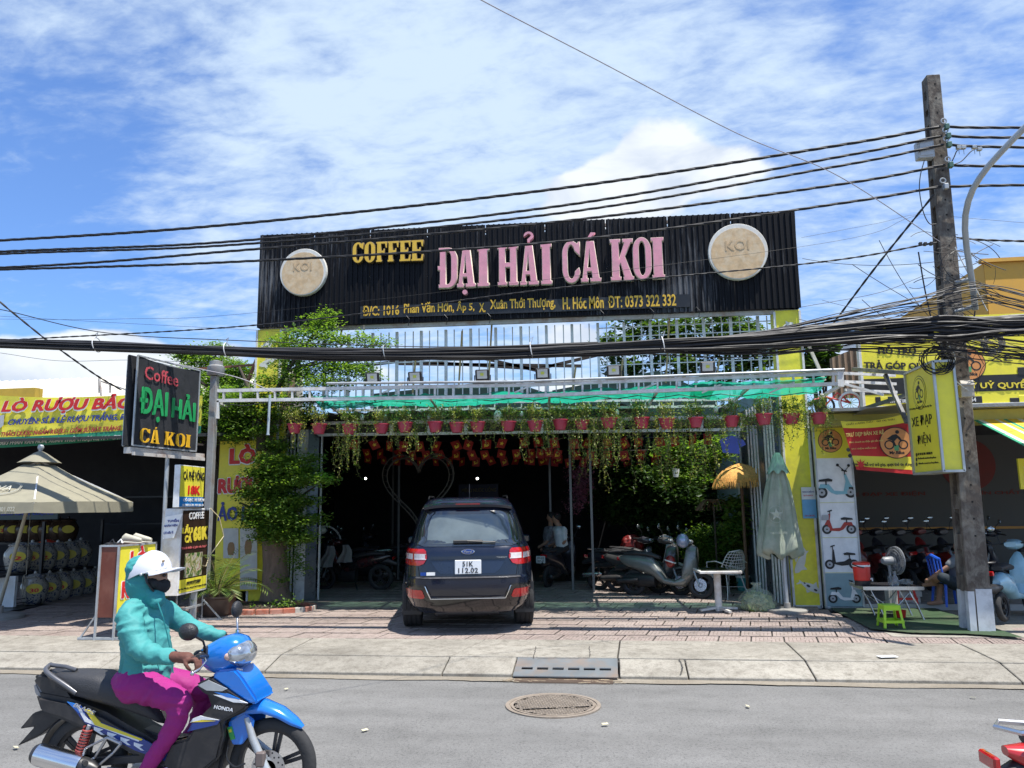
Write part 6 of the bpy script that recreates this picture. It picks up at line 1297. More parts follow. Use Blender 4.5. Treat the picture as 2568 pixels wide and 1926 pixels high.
# red banner
rb = thing('sale_banner', 'red and yellow banner TRƯ ĐẸP BÁN XE RẺ hanging by the light box', 'banner', aY(2200,1120,12.4)); YR = 12.4
cn = [aY(2108,1056, YR), aY(2275,1036, YR), aY(2294,1190, YR), aY(2148,1178, YR)]; RB = mat('banner_red', (.50,.02,.02),.5)
m = MB(); nx, ny = 16,14
def rp(u, v): p = cn[3].lerp(cn[2], u).lerp(cn[0].lerp(cn[1], u), v); return p+V((0,.03*noise.noise(V((u*4, v*2,1))),-.05*math.sin(PI*u)*v**2))
for j in range(ny):
    for i in range(nx): m.add([rp(i/nx, j/ny), rp((i+1)/nx, j/ny), rp((i+1)/nx, (j+1)/ny), rp(i/nx, (j+1)/ny)],[(0,1,2,3)],1 if j in (1,2,3,13,12) else 0)
m.build('cloth', [RB, YSIGN], rb, recalc=False); pl_ = ((0, YR-.035,0), V((0,-1,0)))
ptext('TRƯ ĐẸP BÁN XE RẺ', mat('print_gold', (.65,.5,.15),.5), pl_, z9(5,1075), z9(375,1045),15,.02, rb); ptext('CHẤT LƯỢNG THẬT - GIÁ TRỊ THẬT', INK, pl_, z9(10,955), z9(480,905),7,.01, rb); ptext('hỗ trợ trả góp, quẹt thẻ tín dụng', INK, pl_, z9(190,1355), z9(645,1352),12,.03, rb); ptext('Chạy', INK, pl_, z9(70,1345), z9(118,1348),9,.02, rb)
ptext('Kinh doanh xe điện giá tốt nhất', mat('print_gold', (.65,.5,.15)), pl_, z9(40,1130), z9(370,1110),7,.01, rb); ptext('SẠC ĐIỆN MIỄN PHÍ', mat('print_gold', (.65,.5,.15)), pl_, z9(60,1190), z9(300,1180),6,.01, rb)
oc = onP(*z9(490,1120), *pl_); logo(oc, EX, .24, rb, ORNG, INK)
p = onP(*z9(150,1330), *pl_); outline([star(.09,8)], RB, p, EX, EZ, .001, rb, 'burst', .001)
for y in (1188,1245): outline([disc(.03,(0,0),12)], INK, onP(*z9(28+(y-1188)*.3, y), *pl_), EX, EZ, .001, rb, 'icon', .001)
# child bicycle on the roof edge
def ring(mb, c, R0, r, n=28, ax=None, k=None, a0=0, a1=2*PI):
    c = V(c); A = ax or Matrix.Rotation(PI/2,3, 'X'); mb.tube([c+A @ V((R0*math.cos(a0+(a1-a0)*i/n), R0*math.sin(a0+(a1-a0)*i/n),0)) for i in range(n+1)], r, 7, False, k)
cb = thing('child_bicycle', 'small white and red bicycle lying on the shop roof edge', 'bicycle', aY(2125,1010,13.2)); c = aY(2132,1010,13.2); MB2 = MB(); ring(MB2, c, .17,.02); MB2.build('tyre', IWHITE, cb); MB2 = MB(); ring(MB2, c, .145,.008); MB2.build('rim', IRED, cb)
MB2 = MB()
for i in range(12): MB2.tube([c, c+V((.14*math.cos(i*PI/6),0,.14*math.sin(i*PI/6)))],.004,4)
MB2.build('spokes', mat('lime', (.4,.6,.05),.4), cb); c2 = aY(2068,1018,13.3); MB2 = MB(); ring(MB2, c2,.15,.02); MB2.build('tyre', BLACK, cb); MB().tube([c, aY(2100,985,13.2), c2],.015,6).tube([c, aY(2070,995,13.2), aY(2040,1003,13.2)],.015,6).build('frame', mat('bike_red', (.5,.03,.03),.4), cb)
# yellow building
OR = mat('orange_stucco', (.72,.38,.06),.8, var=.05, dirt=(.5,.3,.1), dscale=.6, damt=.3)
ob = thing('orange_building', 'orange yellow plastered building behind the electricity pole', 'building', (15,28,0)); a = aY(2466,660,25); zt = a.z
m = MB(); m.bb(a.x, 30,25,34,0, zt); m.build('front_wall', OR, ob); m = MB(); q = aY(2408,692,31); m.add([(a.x-.01,25,0),(q.x, 31,0),(q.x, 31, zt),(a.x-.01,25, zt)],[(0,1,2,3)]); m.build('side_wall', OR, ob); MB().bb(a.x-.1,30,24.9,25.1, zt, zt+.12).build('parapet', OR, ob)
# ---------------- furniture in front of the e-bike shop
def st(px, py, z=.22): return aZ(px, py, z)
# folding steel table
tt = thing('folding_table', 'steel folding table with dark top in front of the shop', 'table', (4.7,12.0,.2))
zt = aY(2225,1467,12.0).z; xl, xr = aY(2152,1470,12).x, aY(2298,1470,12).x
MB().bb(xl, xr, 11.75,12.4, zt-.03, zt).build('tabletop', mat('dark_top', (.03,.03,.035),.25), tt, bevel=.008); m = MB(); m.bb(xl-.01, xr+.01,11.735,11.75, zt-.045, zt+.004); m.bb(xl-.01, xl+.005,11.74,12.4, zt-.045, zt+.004); m.build('edge_band', STEEL, tt)
for s, y in ((1,11.85),(-1,12.3)):
    a = (xl+xr)/2
    m = MB(); m.tube([V((xl+.08, y, zt-.04)), V((xl+.12, y, .62)), V((xl+.22, y, .4)), V((xl+.28, y-.02,.21))],.014,8); m.build('leg', STEEL, tt, smooth=60)
    m = MB(); m.tube([V((xr-.08, y, zt-.04)), V((xr-.16, y, .62)), V((xr-.06, y, .4)), V((xr+.0, y-.02,.21))],.014,8); m.build('leg', STEEL, tt, smooth=60)
    MB().tube([V((xl+.12, y, .55)), V((xl+.3, y, .42)), V((a, y, .40)), V((xr-.3, y, .42)), V((xr-.12, y, .62))],.01,7).build('brace', STEEL, tt, smooth=60)
c = V((xl+.05,11.95, zt))
cl = thing('water_cooler', 'red drink cooler with white lid band on the steel table', 'water cooler', c)
REDP = mat('red_plastic', (.6,.03,.02),.35)
MB().lathe([(.13,0),(.135,.01),(.135,.085),(.13,.09)], c, 24).build('base', BLACK, cl, smooth=40); MB().lathe([(.13,.09),(.14,.1),(.15,.33),(.148,.34)], c, 24).build('body', REDP, cl, smooth=40)
MB().lathe([(.152,.34),(.155,.345),(.155,.37),(.15,.375)], c, 24).build('band', IWHITE, cl, smooth=40); MB().lathe([(.15,.375),(.153,.38),(.15,.41),(.12,.425),(0,.43)], c, 24).build('lid', REDP, cl, smooth=40)
MB().box(c+V((.15,-.03,.12)),(.05,.03,.03)).box(c+V((.165,-.04,.1)),(.02,.02,.05)).build('tap', IWHITE, cl, bevel=.004); MB().tube([c+V((-.16,-.02,.38)), c+V((-.1,-.16,.35)), c+V((0,-.165,.33))],.01,6).build('handle', BLACK, cl); cl.scale = (.78,.78,.78)
GL = mat('clear_glass', (.6,.65,.68),.06, trans=.85)
t = thing('glass_bottle', 'clear spray bottle on the steel table beside the fan', 'bottle', V((xl+.48,11.9, zt))); MB().lathe([(.045,0),(.05,.02),(.045,.1),(.018,.15),(.018,.2),(0,.2)],(xl+.48,11.9, zt),14).build('body', GL, t, smooth=50); MB().tube([V((xl+.44,11.9, zt+.14)), V((xl+.39,11.9, zt+.12)), V((xl+.39,11.9, zt+.02)), V((xl+.43,11.9, zt))],.007,6).build('handle', GL, t)
t = thing('glass_bowl', 'clear cut glass bowl of cups on the steel table', 'bowl', V((xl+.62,11.9, zt))); MB().lathe([(.05,0),(.09,.03),(.1,.07),(.095,.07),(.085,.03),(0,.01)],(xl+.62,11.9, zt),16).build('bowl', GL, t)
for i in range(4): MB().lathe([(.02,0),(.028,.07),(.024,.07),(.017,.005)],(xl+.58+.03*i, 11.88+.03*(i % 2), zt+.02),10).build('cup', GL, t)
# standing fan
fc = aY(2238,1406,12.6); fn = thing('pedestal_fan', 'grey pedestal fan behind the steel table', 'fan', (fc.x-.02,12.65,.27)); Fd = V((.93,.30,.0)).normalized(); A = Fd.to_track_quat('Z', 'Y').to_matrix(); FG = mat('fan_grey', (.22,.23,.24),.4)
m = MB(); cc = fc+Fd*.06
for r in (.05,.09,.13,.17,.205): ring(m, cc+Fd*(.04*(1-(r/.205)**2)), r, .003 if r < .2 else .009,24, A); ring(m, cc-Fd*(.03+.04*(1-(r/.205)**2)), r, .003,24, A)
for i in range(40):
    a = 2*PI*i/40; d = A @ V((math.cos(a), math.sin(a),0)); m.tube([cc+d*.03+Fd*.04, cc+d*.13+Fd*.03, cc+d*.205, cc+d*.13-Fd*.055, cc+d*.03-Fd*.07],.0022,3, False)
m.build('grille', FG, fn); m = MB()
for i in range(3):
    a = 2*PI*i/3; d = A @ V((math.cos(a), math.sin(a),0)); e = A @ V((-math.sin(a), math.cos(a),0)); m.add([cc+d*.02-e*.02, cc+d*.17-e*.05+Fd*.02, cc+d*.18+e*.05-Fd*.02, cc+d*.03+e*.03],[(0,1,2,3)])
m.build('blade', mat('dark_blade', (.06,.07,.08),.3), fn); MB().lathe([(.04,-.2),(.06,-.17),(.065,-.03),(.05,0)], cc-Fd*.03,16, A).build('motor', FG, fn, smooth=40)
m = MB(); m.tube([cc-Fd*.12, cc-Fd*.12-V((0,0,.12)), V(((cc-Fd*.12).x, (cc-Fd*.12).y, .55))],.02,8); m.build('pole', FG, fn); MB().box(V(((cc-Fd*.12).x, 12.62,.42)),(.14,.16,.3)).build('base', mat('pale_grey_plastic', (.4,.4,.38),.4), fn, bevel=.015)
# plastic stools
def stool(name, label, c, h, w, mt, rz=0, cat='stool'):
    t = thing(name, label, cat, c, rz); 
    def L(x, y, z): return V((x, y, z))
    MB().box((0,0, h-.01),(w*.82, w*.8,.02)).build('seat', mt, t, bevel=.006, local=True); k = w/2
    for sx in (-1,1):
        for sy in (-1,1):
            m = MB(); a = w*.10; tx, ty = sx*k*.78, sy*k*.76; bx, by = sx*k, sy*k
            m.loft([[L(tx, ty, h-.02), L(tx-sx*a, ty, h-.02), L(tx-sx*a, ty-sy*.012, h-.02), L(tx-sx*.012, ty-sy*.012, h-.02), L(tx-sx*.012, ty-sy*a, h-.02), L(tx, ty-sy*a, h-.02)],[L(bx, by, 0), L(bx-sx*a*1.1, by, 0), L(bx-sx*a*1.1, by-sy*.012,0), L(bx-sx*.012, by-sy*.012,0), L(bx-sx*.012, by-sy*a*1.1,0), L(bx, by-sy*a*1.1,0)]]); m.build('leg', mt, t, local=True)
    m = MB(); zz = h*.28; q = k*.94
    for sy in (-1,1): m.box((0, sy*q, zz),(2*q, .012,.035)); m.box((0, sy*k*.77, h-.04),(2*k*.7,.012,.05))
    for sx in (-1,1): m.box((sx*q, 0, zz),(.012,2*q, .035)); m.box((sx*k*.77,0, h-.04),(.012,2*k*.7,.05))
    m.build('apron', mt, t, local=True); return t
LIME = mat('lime_plastic', (.36,.62,.02),.35); g0 = st(2234,1572,.21); stool('plastic_stool', 'bright lime green plastic stool in front of the folding table', g0,.29,.27, LIME, .05)
g1 = aZ(2232,1500,.27); stool('plastic_stool', 'low red plastic stool on the shop floor behind the table', V((g1.x, 13.3,.27)),.27,.34, REDP, .1)
for i, (px, z) in enumerate(((2270,.27),(2275,.36))):
    p = aY(px, 1510,13.4); tag(MB().bb(p.x-.18, p.x+.2,13.3,13.6, z, z+.085).build('carton', mat('carton_white', (.6,.6,.58),.6), bevel=.004), 'white flat carton '+('lying on the shop floor behind the table' if i == 0 else 'stacked on top of the other carton'), 'box')
p = aZ(2260,1548,.21); tag(MB().lathe([(.06,0),(.075,.1),(.07,.1),(0,.01)], p, 12).build('red_cup', REDP, smooth=40), 'small red plastic pail under the steel table', 'pail')
# blue plastic chair
BLU = mat('blue_plastic', (.02,.10,.55),.35); bc = aZ(2408,1525,.27); bc = V((bc.x, 12.95,.27)); ch = thing('plastic_chair', 'blue plastic chair with the seated man behind the pole', 'chair', bc, rad(-80))
MB().box((0,0,.36),(.36,.36,.025)).build('seat', BLU, ch, bevel=.01, local=True)
for sx in (-1,1):
    for sy in (-1,1): MB().tube([V((sx*.15, sy*.15,.36)), V((sx*.19, sy*.19,.0))],[.025,.018],6).build('leg', BLU, ch, local=True)
m = MB()
for x in (-.16,-.08,0,.08,.16): m.tube([V((x, -.17,.36)), V((x*1.05,-.22,.72))],.016,6)
m.tube([V((-.17,-.22,.70)), V((0,-.25,.76)), V((.17,-.22,.70))],.025,6); m.build('backrest', BLU, ch, local=True)
# ---------------- white cafe table, wire chair, rubbish bag
tc2 = aZ(1803,1532,.21); ct = thing('cafe_table', 'white square pedestal table with dark glass top on the paving', 'table', tc2); zt = aY(1803,1427, tc2.y).z-tc2.z+.0
WPA = mat('chipped_white', (.62,.61,.57),.5, dirt=(.3,.2,.12), dscale=7, damt=.5)
m = MB(); m.bb(-.32,.32,-.32,.32, zt-.045, zt-.005); m.build('rim', WPA, ct, bevel=.006, local=True); MB().bb(-.29,.29,-.29,.29, zt-.006, zt+.004).build('glass_top', mat('dark_glass', (.03,.035,.03),.08), ct, local=True)
MB().lathe([(.055,0),(.055, zt-.04)],(0,0,0),18).build('column', WPA, ct, smooth=40, local=True)
for a in range(4):
    d = V((math.cos(a*PI/2+.35), math.sin(a*PI/2+.35),0)); MB().beam(d*.05+V((0,0,.05)), d*.32+V((0,0,.025)),.05,.03).build('foot', WPA, ct, local=True)
ct.rotation_euler = (0,0, rad(4))
wch = aZ(1830,1502,.2); wc_ = thing('wire_chair', 'white wire mesh armchair with red cushion behind the table', 'chair', (wch.x, wch.y+.1,.2), rad(35))
WIR = mat('white_wire', (.6,.6,.57),.45); sh_ = 1.0
def shell(u, v):   # u -1..1 across, v 0 seat front .. 1 back top
    if v < .5: y = .24-.46*(v/.5); z = .44-.03*math.sin(PI*v/.5)+.10*abs(u)**3
    else: w = (v-.5)/.5; y = -.22-.12*w; z = .42+.40*w+.06*abs(u)**3*(1-w)
    xw = .27*(1-.28*max(0, v-.6)/.4)*(1-.25*(max(0,(v-.85)/.15))**2); return V((u*xw, y+.10*(u*u) if v >= .5 else y, z))
m = MB()
for i in range(-5,6): m.tube([shell(i/5, j/16) for j in range(17)],.006,4, False)
for j in range(0,17): m.tube([shell(-1+i/4, j/16) for i in range(9)],.006,4, False)
m.build('mesh_shell', WIR, wc_, local=True)
m = MB(); m.tube([shell(-1, j/16) for j in range(17)]+[shell(-.5,1.0)+V((0,0,.02)), shell(0,1)+V((0,0,.03)), shell(.5,1)+V((0,0,.02))]+[shell(1,1-j/16) for j in range(17)],.009,6)
for s in (-1,1): m.tube([V((s*.25,.24,.44)), V((s*.31,.18,.63)), V((s*.32,-.05,.66)), V((s*.27,-.2,.62))],.010,6)
m.build('rim', WIR, wc_, local=True)
for sx in (-1,1):
    for sy in (-1,1): MB().tube([V((sx*.16, sy*.14,.43)), V((sx*.2, sy*.2,.2)), V((sx*.27, sy*.26,0))],.010,6).build('leg', WIR, wc_, local=True)
m = MB(); m.beam((-.2,-.2,.2),(.2,.2,.2),.006); m.beam((.2,-.2,.2),(-.2,.2,.2),.006); m.build('stretcher', WIR, wc_, local=True)
m = MB(); m.lathe([(.19,.44),(.21,.455),(.2,.475),(0,.48)],(0,.02,0),20); m.build('cushion', mat('red_cushion', (.32,.05,.04),.8), wc_, smooth=60, local=True)
bg = aZ(1900,1530,.2); bt = thing('rubbish_bag', 'clear plastic bag stuffed with pale green cabbage leaves', 'rubbish bag', bg)
BAG = mat('bag_film', (.52,.58,.45),.18, alpha=.30); CAB = leafmat('cabbage', (.20,.28,.09),(.58,.62,.36),.3)
random.seed(31); m = MB()
for i in range(420):
    d = rvec(1).normalized(); d.z = abs(d.z); r = random.uniform(.55,.97); q = V((d.x*.25, d.y*.18,.02+d.z*.27))*r; n = rvec(1).normalized(); t1 = n.orthogonal().normalized(); t2 = n.cross(t1); s = random.uniform(.03,.07)
    m.add([q+n*.02]+[q+(t1*math.cos(a)+t2*math.sin(a))*s*random.uniform(.7,1.2)-n*random.uniform(-.01,.02) for a in [k*PI/3 for k in range(6)]],[(0, k+1,(k+1) % 6+1) for k in range(6)])
m.build('cabbage_leaves', CAB, bt, recalc=False, local=True); m = MB(); rg = []
for z, r in ((0,.22),(.03,.28),(.12,.30),(.22,.26),(.3,.17),(.34,.07),(.37,.05),(.42,.1)): rg.append([V((r*(1+.10*noise.noise(V((math.cos(a)*2, math.sin(a)*2, z*9))))*math.cos(a), r*.72*(1+.1*noise.noise(V((math.cos(a)*3, math.sin(a)*3, z*9+5))))*math.sin(a), z)) for a in [2*PI*i/32 for i in range(32)]])
m.loft(rg, caps=False); m.build('bag', BAG, bt, smooth=70, local=True)
tb2 = aZ(1868,1487,.2); tbk = thing('paint_bucket', 'turquoise printed bucket standing by the folding gate', 'bucket', (tb2.x, tb2.y+.15,.2)); MB().lathe([(.1,0),(.13,.3),(.135,.31),(.12,.31),(0,.28)],(0,0,0),16).build('body', mat('turquoise_plastic', (.05,.35,.38),.4, dirt=(.6,.55,.5), dscale=7), tbk, smooth=40, local=True); MB().lathe([(.137,.27),(.14,.28),(.14,.31)],(0,0,0),16).build('rim', WHITE, tbk, local=True)
# dry drooping plant
p = aY(1790,1270,15.3); m = MB()
for i in range(40):
    a = random.uniform(0,2*PI); q = p+V((0,0,.05)); d = V((math.cos(a)*.7, math.sin(a)*.7,.7)); P = [q.copy()]
    for j in range(7): q = q+d*.07; d = d+V((0,0,-.32)); P.append(q.copy())
    m.tube(P, .008,4)
t = thing('dead_plant', 'withered brown drooping plant in the hall by the gate', 'plant', (p.x, 15.3,.2)); m.build('dry_leaves', mat('dry_brown', (.16,.10,.06),.9, var=.4), t); MB().tube([p, V((p.x, 15.3,.2))],.02,6).build('stem', BARKD, t)
p = aY(1695,1183,14.8); tag(MB().lathe([(.05,-.1),(.07,.05),(.075,.06),(0,.04)], p, 12).build('white_pot', WHITE), 'small white pot hanging among the vines at right', 'plant pot')
# ================================================================ electricity pole
PB0 = aZ(2460,1588,.17); TOPP = aY(2341,186, PB0.y); HZ = TOPP.z
CP = mat('pole_concrete', (.085,.068,.055),.9, var=.45, scale=3, bump=.6, dirt=(.26,.24,.20), dscale=7, damt=.8, stretch=(1,1,.6)); CP.node_tree.nodes
ep = thing('electricity_pole', 'tall tapered concrete electricity pole with recessed sides and white painted foot', 'utility pole', (PB0.x, PB0.y, .15))
def pc_(z): f = (z-.15)/(HZ-.15); return V((PB0.x+(TOPP.x-PB0.x)*f, PB0.y+.1, z)),.29*(1-f)+.185*f, .33*(1-f)+.19*f
def pole_seg(mb, z0, z1, dx0=0., dx1=0., dy0=0., dy1=0., g=0., k=None):
    rg = []
    for z in (z0, z1):
        c, w, d = pc_(z); xa, xb = -w/2+dx0*w, w/2-dx1*w; ya, yb = -d/2+dy0*d, d/2-dy1*d
        rg.append([c+V((xa-g, ya-g, 0)), c+V((xb+g, ya-g, 0)), c+V((xb+g, yb+g, 0)), c+V((xa-g, yb+g, 0))])
    mb.loft(rg, k=k)
m = MB(); pole_seg(m, .12, HZ, .34,0,.002,.002); m.build('core', CP, ep, bevel=.01)
m = MB(); pole_seg(m, .12, HZ, 0,.45,0,.74,.001); m.build('edge_flange', CP, ep, bevel=.006); m = MB(); pole_seg(m, .12, HZ, 0,.45,.74,0,.001); m.build('edge_flange', CP, ep, bevel=.006)
z = .35
while z < HZ-.4:
    pit = .5*(1-.35*z/HZ)+.05; m = MB(); pole_seg(m, z+pit*.62, z+pit, .01,.46,.2,.2,-.001); m.build('rung', CP, ep, bevel=.004); z += pit
m = MB(); pole_seg(m, HZ-.5, HZ, .01,.46,.2,.2,-.001); m.build('cap_block', CP, ep)
m = MB()
z = 1.4
while z < HZ-.1:
    c, w, d = pc_(z); m.box(c+V((.01,-d/2-.001,0)),(.022,.006,.022)); z += .22
m.build('bolt_hole', mat('black_void', (.004,.004,.004)), ep)
PW_ = mat('whitewash', (.56,.58,.60),.8, dirt=(.16,.15,.15), dscale=3.2, damt=.55, var=.06); zw = aY(2470,1478, PB0.y-.1).z
m = MB(); pole_seg(m, .13, zw, .34,-.0,-.012,0,.005); m.build('painted_foot', PW_, ep); m = MB(); pole_seg(m, .13, zw-.03,0,.75,0,.74,.004); m.build('painted_foot', PW_, ep); m = MB(); pole_seg(m, .13, zw-.03,0,.75,.74,0,.004); m.build('painted_foot', PW_, ep)
m = MB(); c, w, d = pc_(.16); m.box(c+V((0,0,.0)),(w+.1, d+.1,.05)); m.build('footing', CONC, ep, bevel=.01)
YW = PB0.y-.12
GB = mat('galvanised', (.35,.37,.38),.5,.6)
p = aY(2318,378, YW+.1); jb = thing('junction_box', 'pale grey box strapped to the pole near the top wires', 'electrical box', p); MB().box(p, (.22,.14,.26)).build('case', mat('box_grey', (.42,.44,.46),.5), jb, bevel=.01); MB().box(p+V((.0,-.075,0)),(.17,.008,.2)).build('door', mat('box_grey', (.42,.44,.46)), jb, bevel=.003)
p = aY(2422,975, YW-.02); jb = thing('meter_box', 'open beige junction box on the pole beside the light box', 'electrical box', p); BXC = mat('box_beige', (.46,.42,.36),.6, dirt=(.2,.15,.1), dscale=8)
MB().box(p+V((0,0,-.03)),(.17,.1,.17)).build('case', BXC, jb, bevel=.008); MB().box(p+V((0,-.055,.07)),(.17,.02,.08), Matrix.Rotation(-.5,3, 'X')).build('lid', BXC, jb, bevel=.004)
for py, px in ((318,2368),(341,2372),(363,2374),(414,2378),(468,2366)):
    p = aY(px+6, py, YW-.03); t = thing('wire_clamp', 'pole bracket and clamp holding the %s twisted cable' % {318: 'topmost', 341: 'second', 363: 'third', 414: 'fourth', 468: 'fifth'}[py], 'clamp', p, 0, 'cable clamps on the pole')
    MB().box(p, (.06,.07,.08)).build('clamp', mat('clamp_green', (.05,.12,.09),.5) if py != 468 else GB, t, bevel=.008); m = MB(); ring(m, p+V((-.03,0,.09)),.035,.01,12); m.build('hook', GB, t)
# street lamp arm
la = thing('street_lamp', 'grey curved street lamp arm bolted to the electricity pole', 'street lamp', aY(2446,776, YW-.05))
pts = [aY(x, y, YW-.1-.12*i) for i, (x, y) in enumerate(((2446,776),(2441,730),(2432,670),(2424,620),(2420,575),(2421,540),(2428,505),(2440,474),(2457,446),(2480,415),(2507,385),(2540,350),(2575,315)))]
MB().tube(pts, .038,12).build('arm', mat('pole_grey_paint', (.36,.38,.38),.4,.3), la, smooth=60)
e = pts[-1]; d = (pts[-1]-pts[-2]).normalized(); rg = []
for s, a, b in ((-.05,.05,.04),(.1,.09,.06),(.35,.12,.07),(.6,.09,.05),(.68,.03,.02)):
    sd = V((0,1,0)); up = d.cross(sd); rg.append([e+d*s+sd*(a*math.cos(t))+up*(b*math.sin(t)) for t in [2*PI*i/14 for i in range(14)]])
m = MB(); m.loft(rg); m.build('lamp_head', mat('pole_grey_paint', (.36,.38,.38)), la, smooth=60)
for py in (700,772): MB().tube([aY(2395, py+10, YW), aY(2440, py-2, YW-.1)],.03,8).build('bracket', GB, la, smooth=60)
# ================================================================ cables
CABM = mat('cable_black', (.012,.012,.014),.6, var=.2); CABG = mat('cable_grey', (.035,.035,.04),.55)  # black sheath, and a slightly greyer one for random strands
def spline(P, n=10):
    out = []; P = [V(p) for p in P]; Q = [P[0]*2-P[1]]+P+[P[-1]*2-P[-2]]
    for i in range(1, len(Q)-2):
        for j in range(n):
            t = j/n; a, b, c, d = Q[i-1], Q[i], Q[i+1], Q[i+2]; out.append(.5*((2*b)+(c-a)*t+(2*a-5*b+4*c-d)*t*t+(3*b-3*c+d-a)*t**3))
    out.append(P[-1]); return out
def twisted(name, label, pix, Y, r=.017, k=3, pitch=.8, cat='cable', group=None, m_=None):
    P = spline([aY(x, y, Y if not isinstance(Y, (list, tuple)) else Y[i]) for i, (x, y) in enumerate(pix)],40); t = MB(); L = 0; rg = [[] for _ in range(k)]
    for i, p in enumerate(P):
        if i: L += (P[i]-P[i-1]).length
        for q in range(k):
            a = 2*PI*(q/k+L/pitch); rg[q].append(p+V((0, math.cos(a)*r*.55, math.sin(a)*r*.55)))
    for q in range(k): t.tube(rg[q], r*.68,6, True)
    return tag(t.build(name, m_ or CABM, smooth=70), label, cat, group)
G_ = 'twisted power cables along the street'
twisted('power_cable', 'topmost thick twisted black cable, first to meet the pole', [(-900,648),(0,603),(600,561),(1400,473),(2100,365),(2358,318)], YW, .02, group=G_)
twisted('power_cable', 'second thick twisted black cable from the top at the pole', [(-900,672),(0,631),(600,604),(1400,517),(2100,394),(2362,341)], YW, .018, group=G_)
twisted('power_cable', 'third thick twisted black cable from the top at the pole', [(-900,680),(0,637),(600,613),(1400,535),(2100,417),(2366,363)], YW, .017, group=G_)
twisted('power_cable', 'fourth twisted black cable crossing the top of the sign letters', [(-900,690),(0,671),(600,628),(1400,556),(2100,463),(2370,414)], YW, .018, group=G_)
twisted('power_cable', 'fifth twisted black cable just over the COFFEE lettering', [(-900,700),(0,676),(600,656),(1400,606),(2100,511),(2360,468)], YW, .018, group=G_)
for y0, y1, lb in ((318,323, 'topmost'),(341,350, 'second'),(363,376, 'third'),(414,420, 'fourth'),(468,462, 'fifth')):
    twisted('power_cable', '%s twisted black cable continuing right beyond the pole' % lb, [(2380, y0),(2480, y0+(y1-y0)*.4),(2900, y1-4)], YW, .017, group=G_)
twisted('power_cable', 'thinner twisted cable sloping across the address strip', [(-200,862),(110,848),(700,810),(1400,722),(2050,658),(2350,608)], YW, .012,2,.35)
twisted('power_cable', 'twisted cable running right from the tangle at mid pole', [(2400,596),(2500,603),(2900,612)], YW, .014,2,.35)
twisted('guy_cable', 'dark cable slanting down left from the pole to the bundle', [(2342,488),(2200,665),(2085,818)],[YW, YW+.6, YW+1.6],.016,2,.4)
twisted('guy_cable', 'dark cable slanting down right past the black coffee sign at left', [(-60,700),(0,757),(111,848),(152,878),(240,940),(304,978)],[10.6,10.6,11,11.2,12,12.8],.014,2,.4)
def wire(name, label, pix, Y, r=.006, mt=CABM, n=14, grp=None): return tag(MB().tube(spline([aY(x, y, Y if not isinstance(Y, (list, tuple)) else Y[i]) for i, (x, y) in enumerate(pix)], n), r, 5).build(name, mt, smooth=70), label, 'wire', grp)
PALEW = mat('pale_wire', (.35,.33,.36),.5)
wire('overhead_wire', 'thin pale wire running from the top edge down to the pole', [(1150,-40),(1207,0),(1500,152),(1850,335),(2100,440),(2357,606)],[6.5,6.7,7.8,9,9.9, YW],.006, PALEW)
wire('overhead_wire', 'thin black wire looped above the bundle at the far left', [(-100,770),(0,776),(253,833),(570,853),(1100,870),(1500,858)], YW-.2,.007)
wire('overhead_wire', 'hair thin wire far behind crossing the left sky', [(-50,800),(300,800),(700,778),(2000,620),(2300,540)],13.0,.003)
wire('overhead_wire', 'second hair thin wire dropping to the right in the left sky', [(-50,790),(300,810),(700,831)],13.0,.003)
wire('overhead_wire', 'thin wire sloping down right across the left sky', [(0,885),(150,905),(330,903),(520,910)],12.9,.004)
wire('overhead_wire', 'very thin wire rising right of the sign to the pole', [(2010,596),(2200,560),(2305,538),(2450,549),(2700,570)],14,.003)
wire('overhead_wire', 'very thin wire right of the sign, lower one', [(2010,770),(2200,735),(2320,690)],12,.004)
wire('overhead_wire', 'thin grey wire from the column cap over the pergola', [(405,905),(500,925),(600,948),(690,985)],12.0,.008, PALEW)
random.seed(77)
def bundle(nc, cen, th, Y, name, label, rr=(.006,.013)):
    t = MB(); C_ = spline([aY(x, y, Y) for x, y in cen],8); TH = [x for x in th]
    for c in range(nc):
        oy, oz = random.uniform(-1,1), random.uniform(-1,1); sd = random.uniform(0,99); r = random.uniform(*rr); P = []
        for i, p in enumerate(C_):
            f = i/(len(C_)-1)*(len(TH)-1); k = min(int(f), len(TH)-2); h = TH[k]+(TH[k+1]-TH[k])*(f-k)
            P.append(p+V((0,(oy+.5*noise.noise(V((i*.11, sd, 0))))*.07,(oz+.65*noise.noise(V((i*.10, sd, 5))))*h)))
        t.tube(P, r, 5, True, 1 if random.random() < .3 else 0)
    return tag(t.build(name, [CABM, CABG], smooth=70, recalc=False), label, 'cables', kind='stuff')
YBd = 10.35
bundle(85,[(-900,835),(-300,850),(0,862),(300,872),(700,886),(1000,890),(1300,885),(1600,872),(1850,858),(2100,838),(2300,826),(2430,822),(2600,815),(3000,800)],(.055,.055,.055,.06,.062,.062,.066,.075,.09,.12,.14,.13,.11,.1), YBd, 'cable_bundle', 'thick sagging bundle of black telecom cables spanning the street')
bundle(26,[(1560,876),(1850,880),(2080,858),(2300,850),(2420,858),(2568,880),(2800,900)],(.03,.07,.13,.19,.17,.14,.12), YBd+.1, 'loose_cables', 'looser strands below the bundle near the pole', (.004,.009))
bundle(16,[(1900,840),(2100,800),(2250,770),(2420,740),(2500,738),(2700,790)],(.03,.09,.13,.16,.14,.12), YBd+.15, 'loose_cables', 'looser strands above the bundle near the pole', (.004,.008))
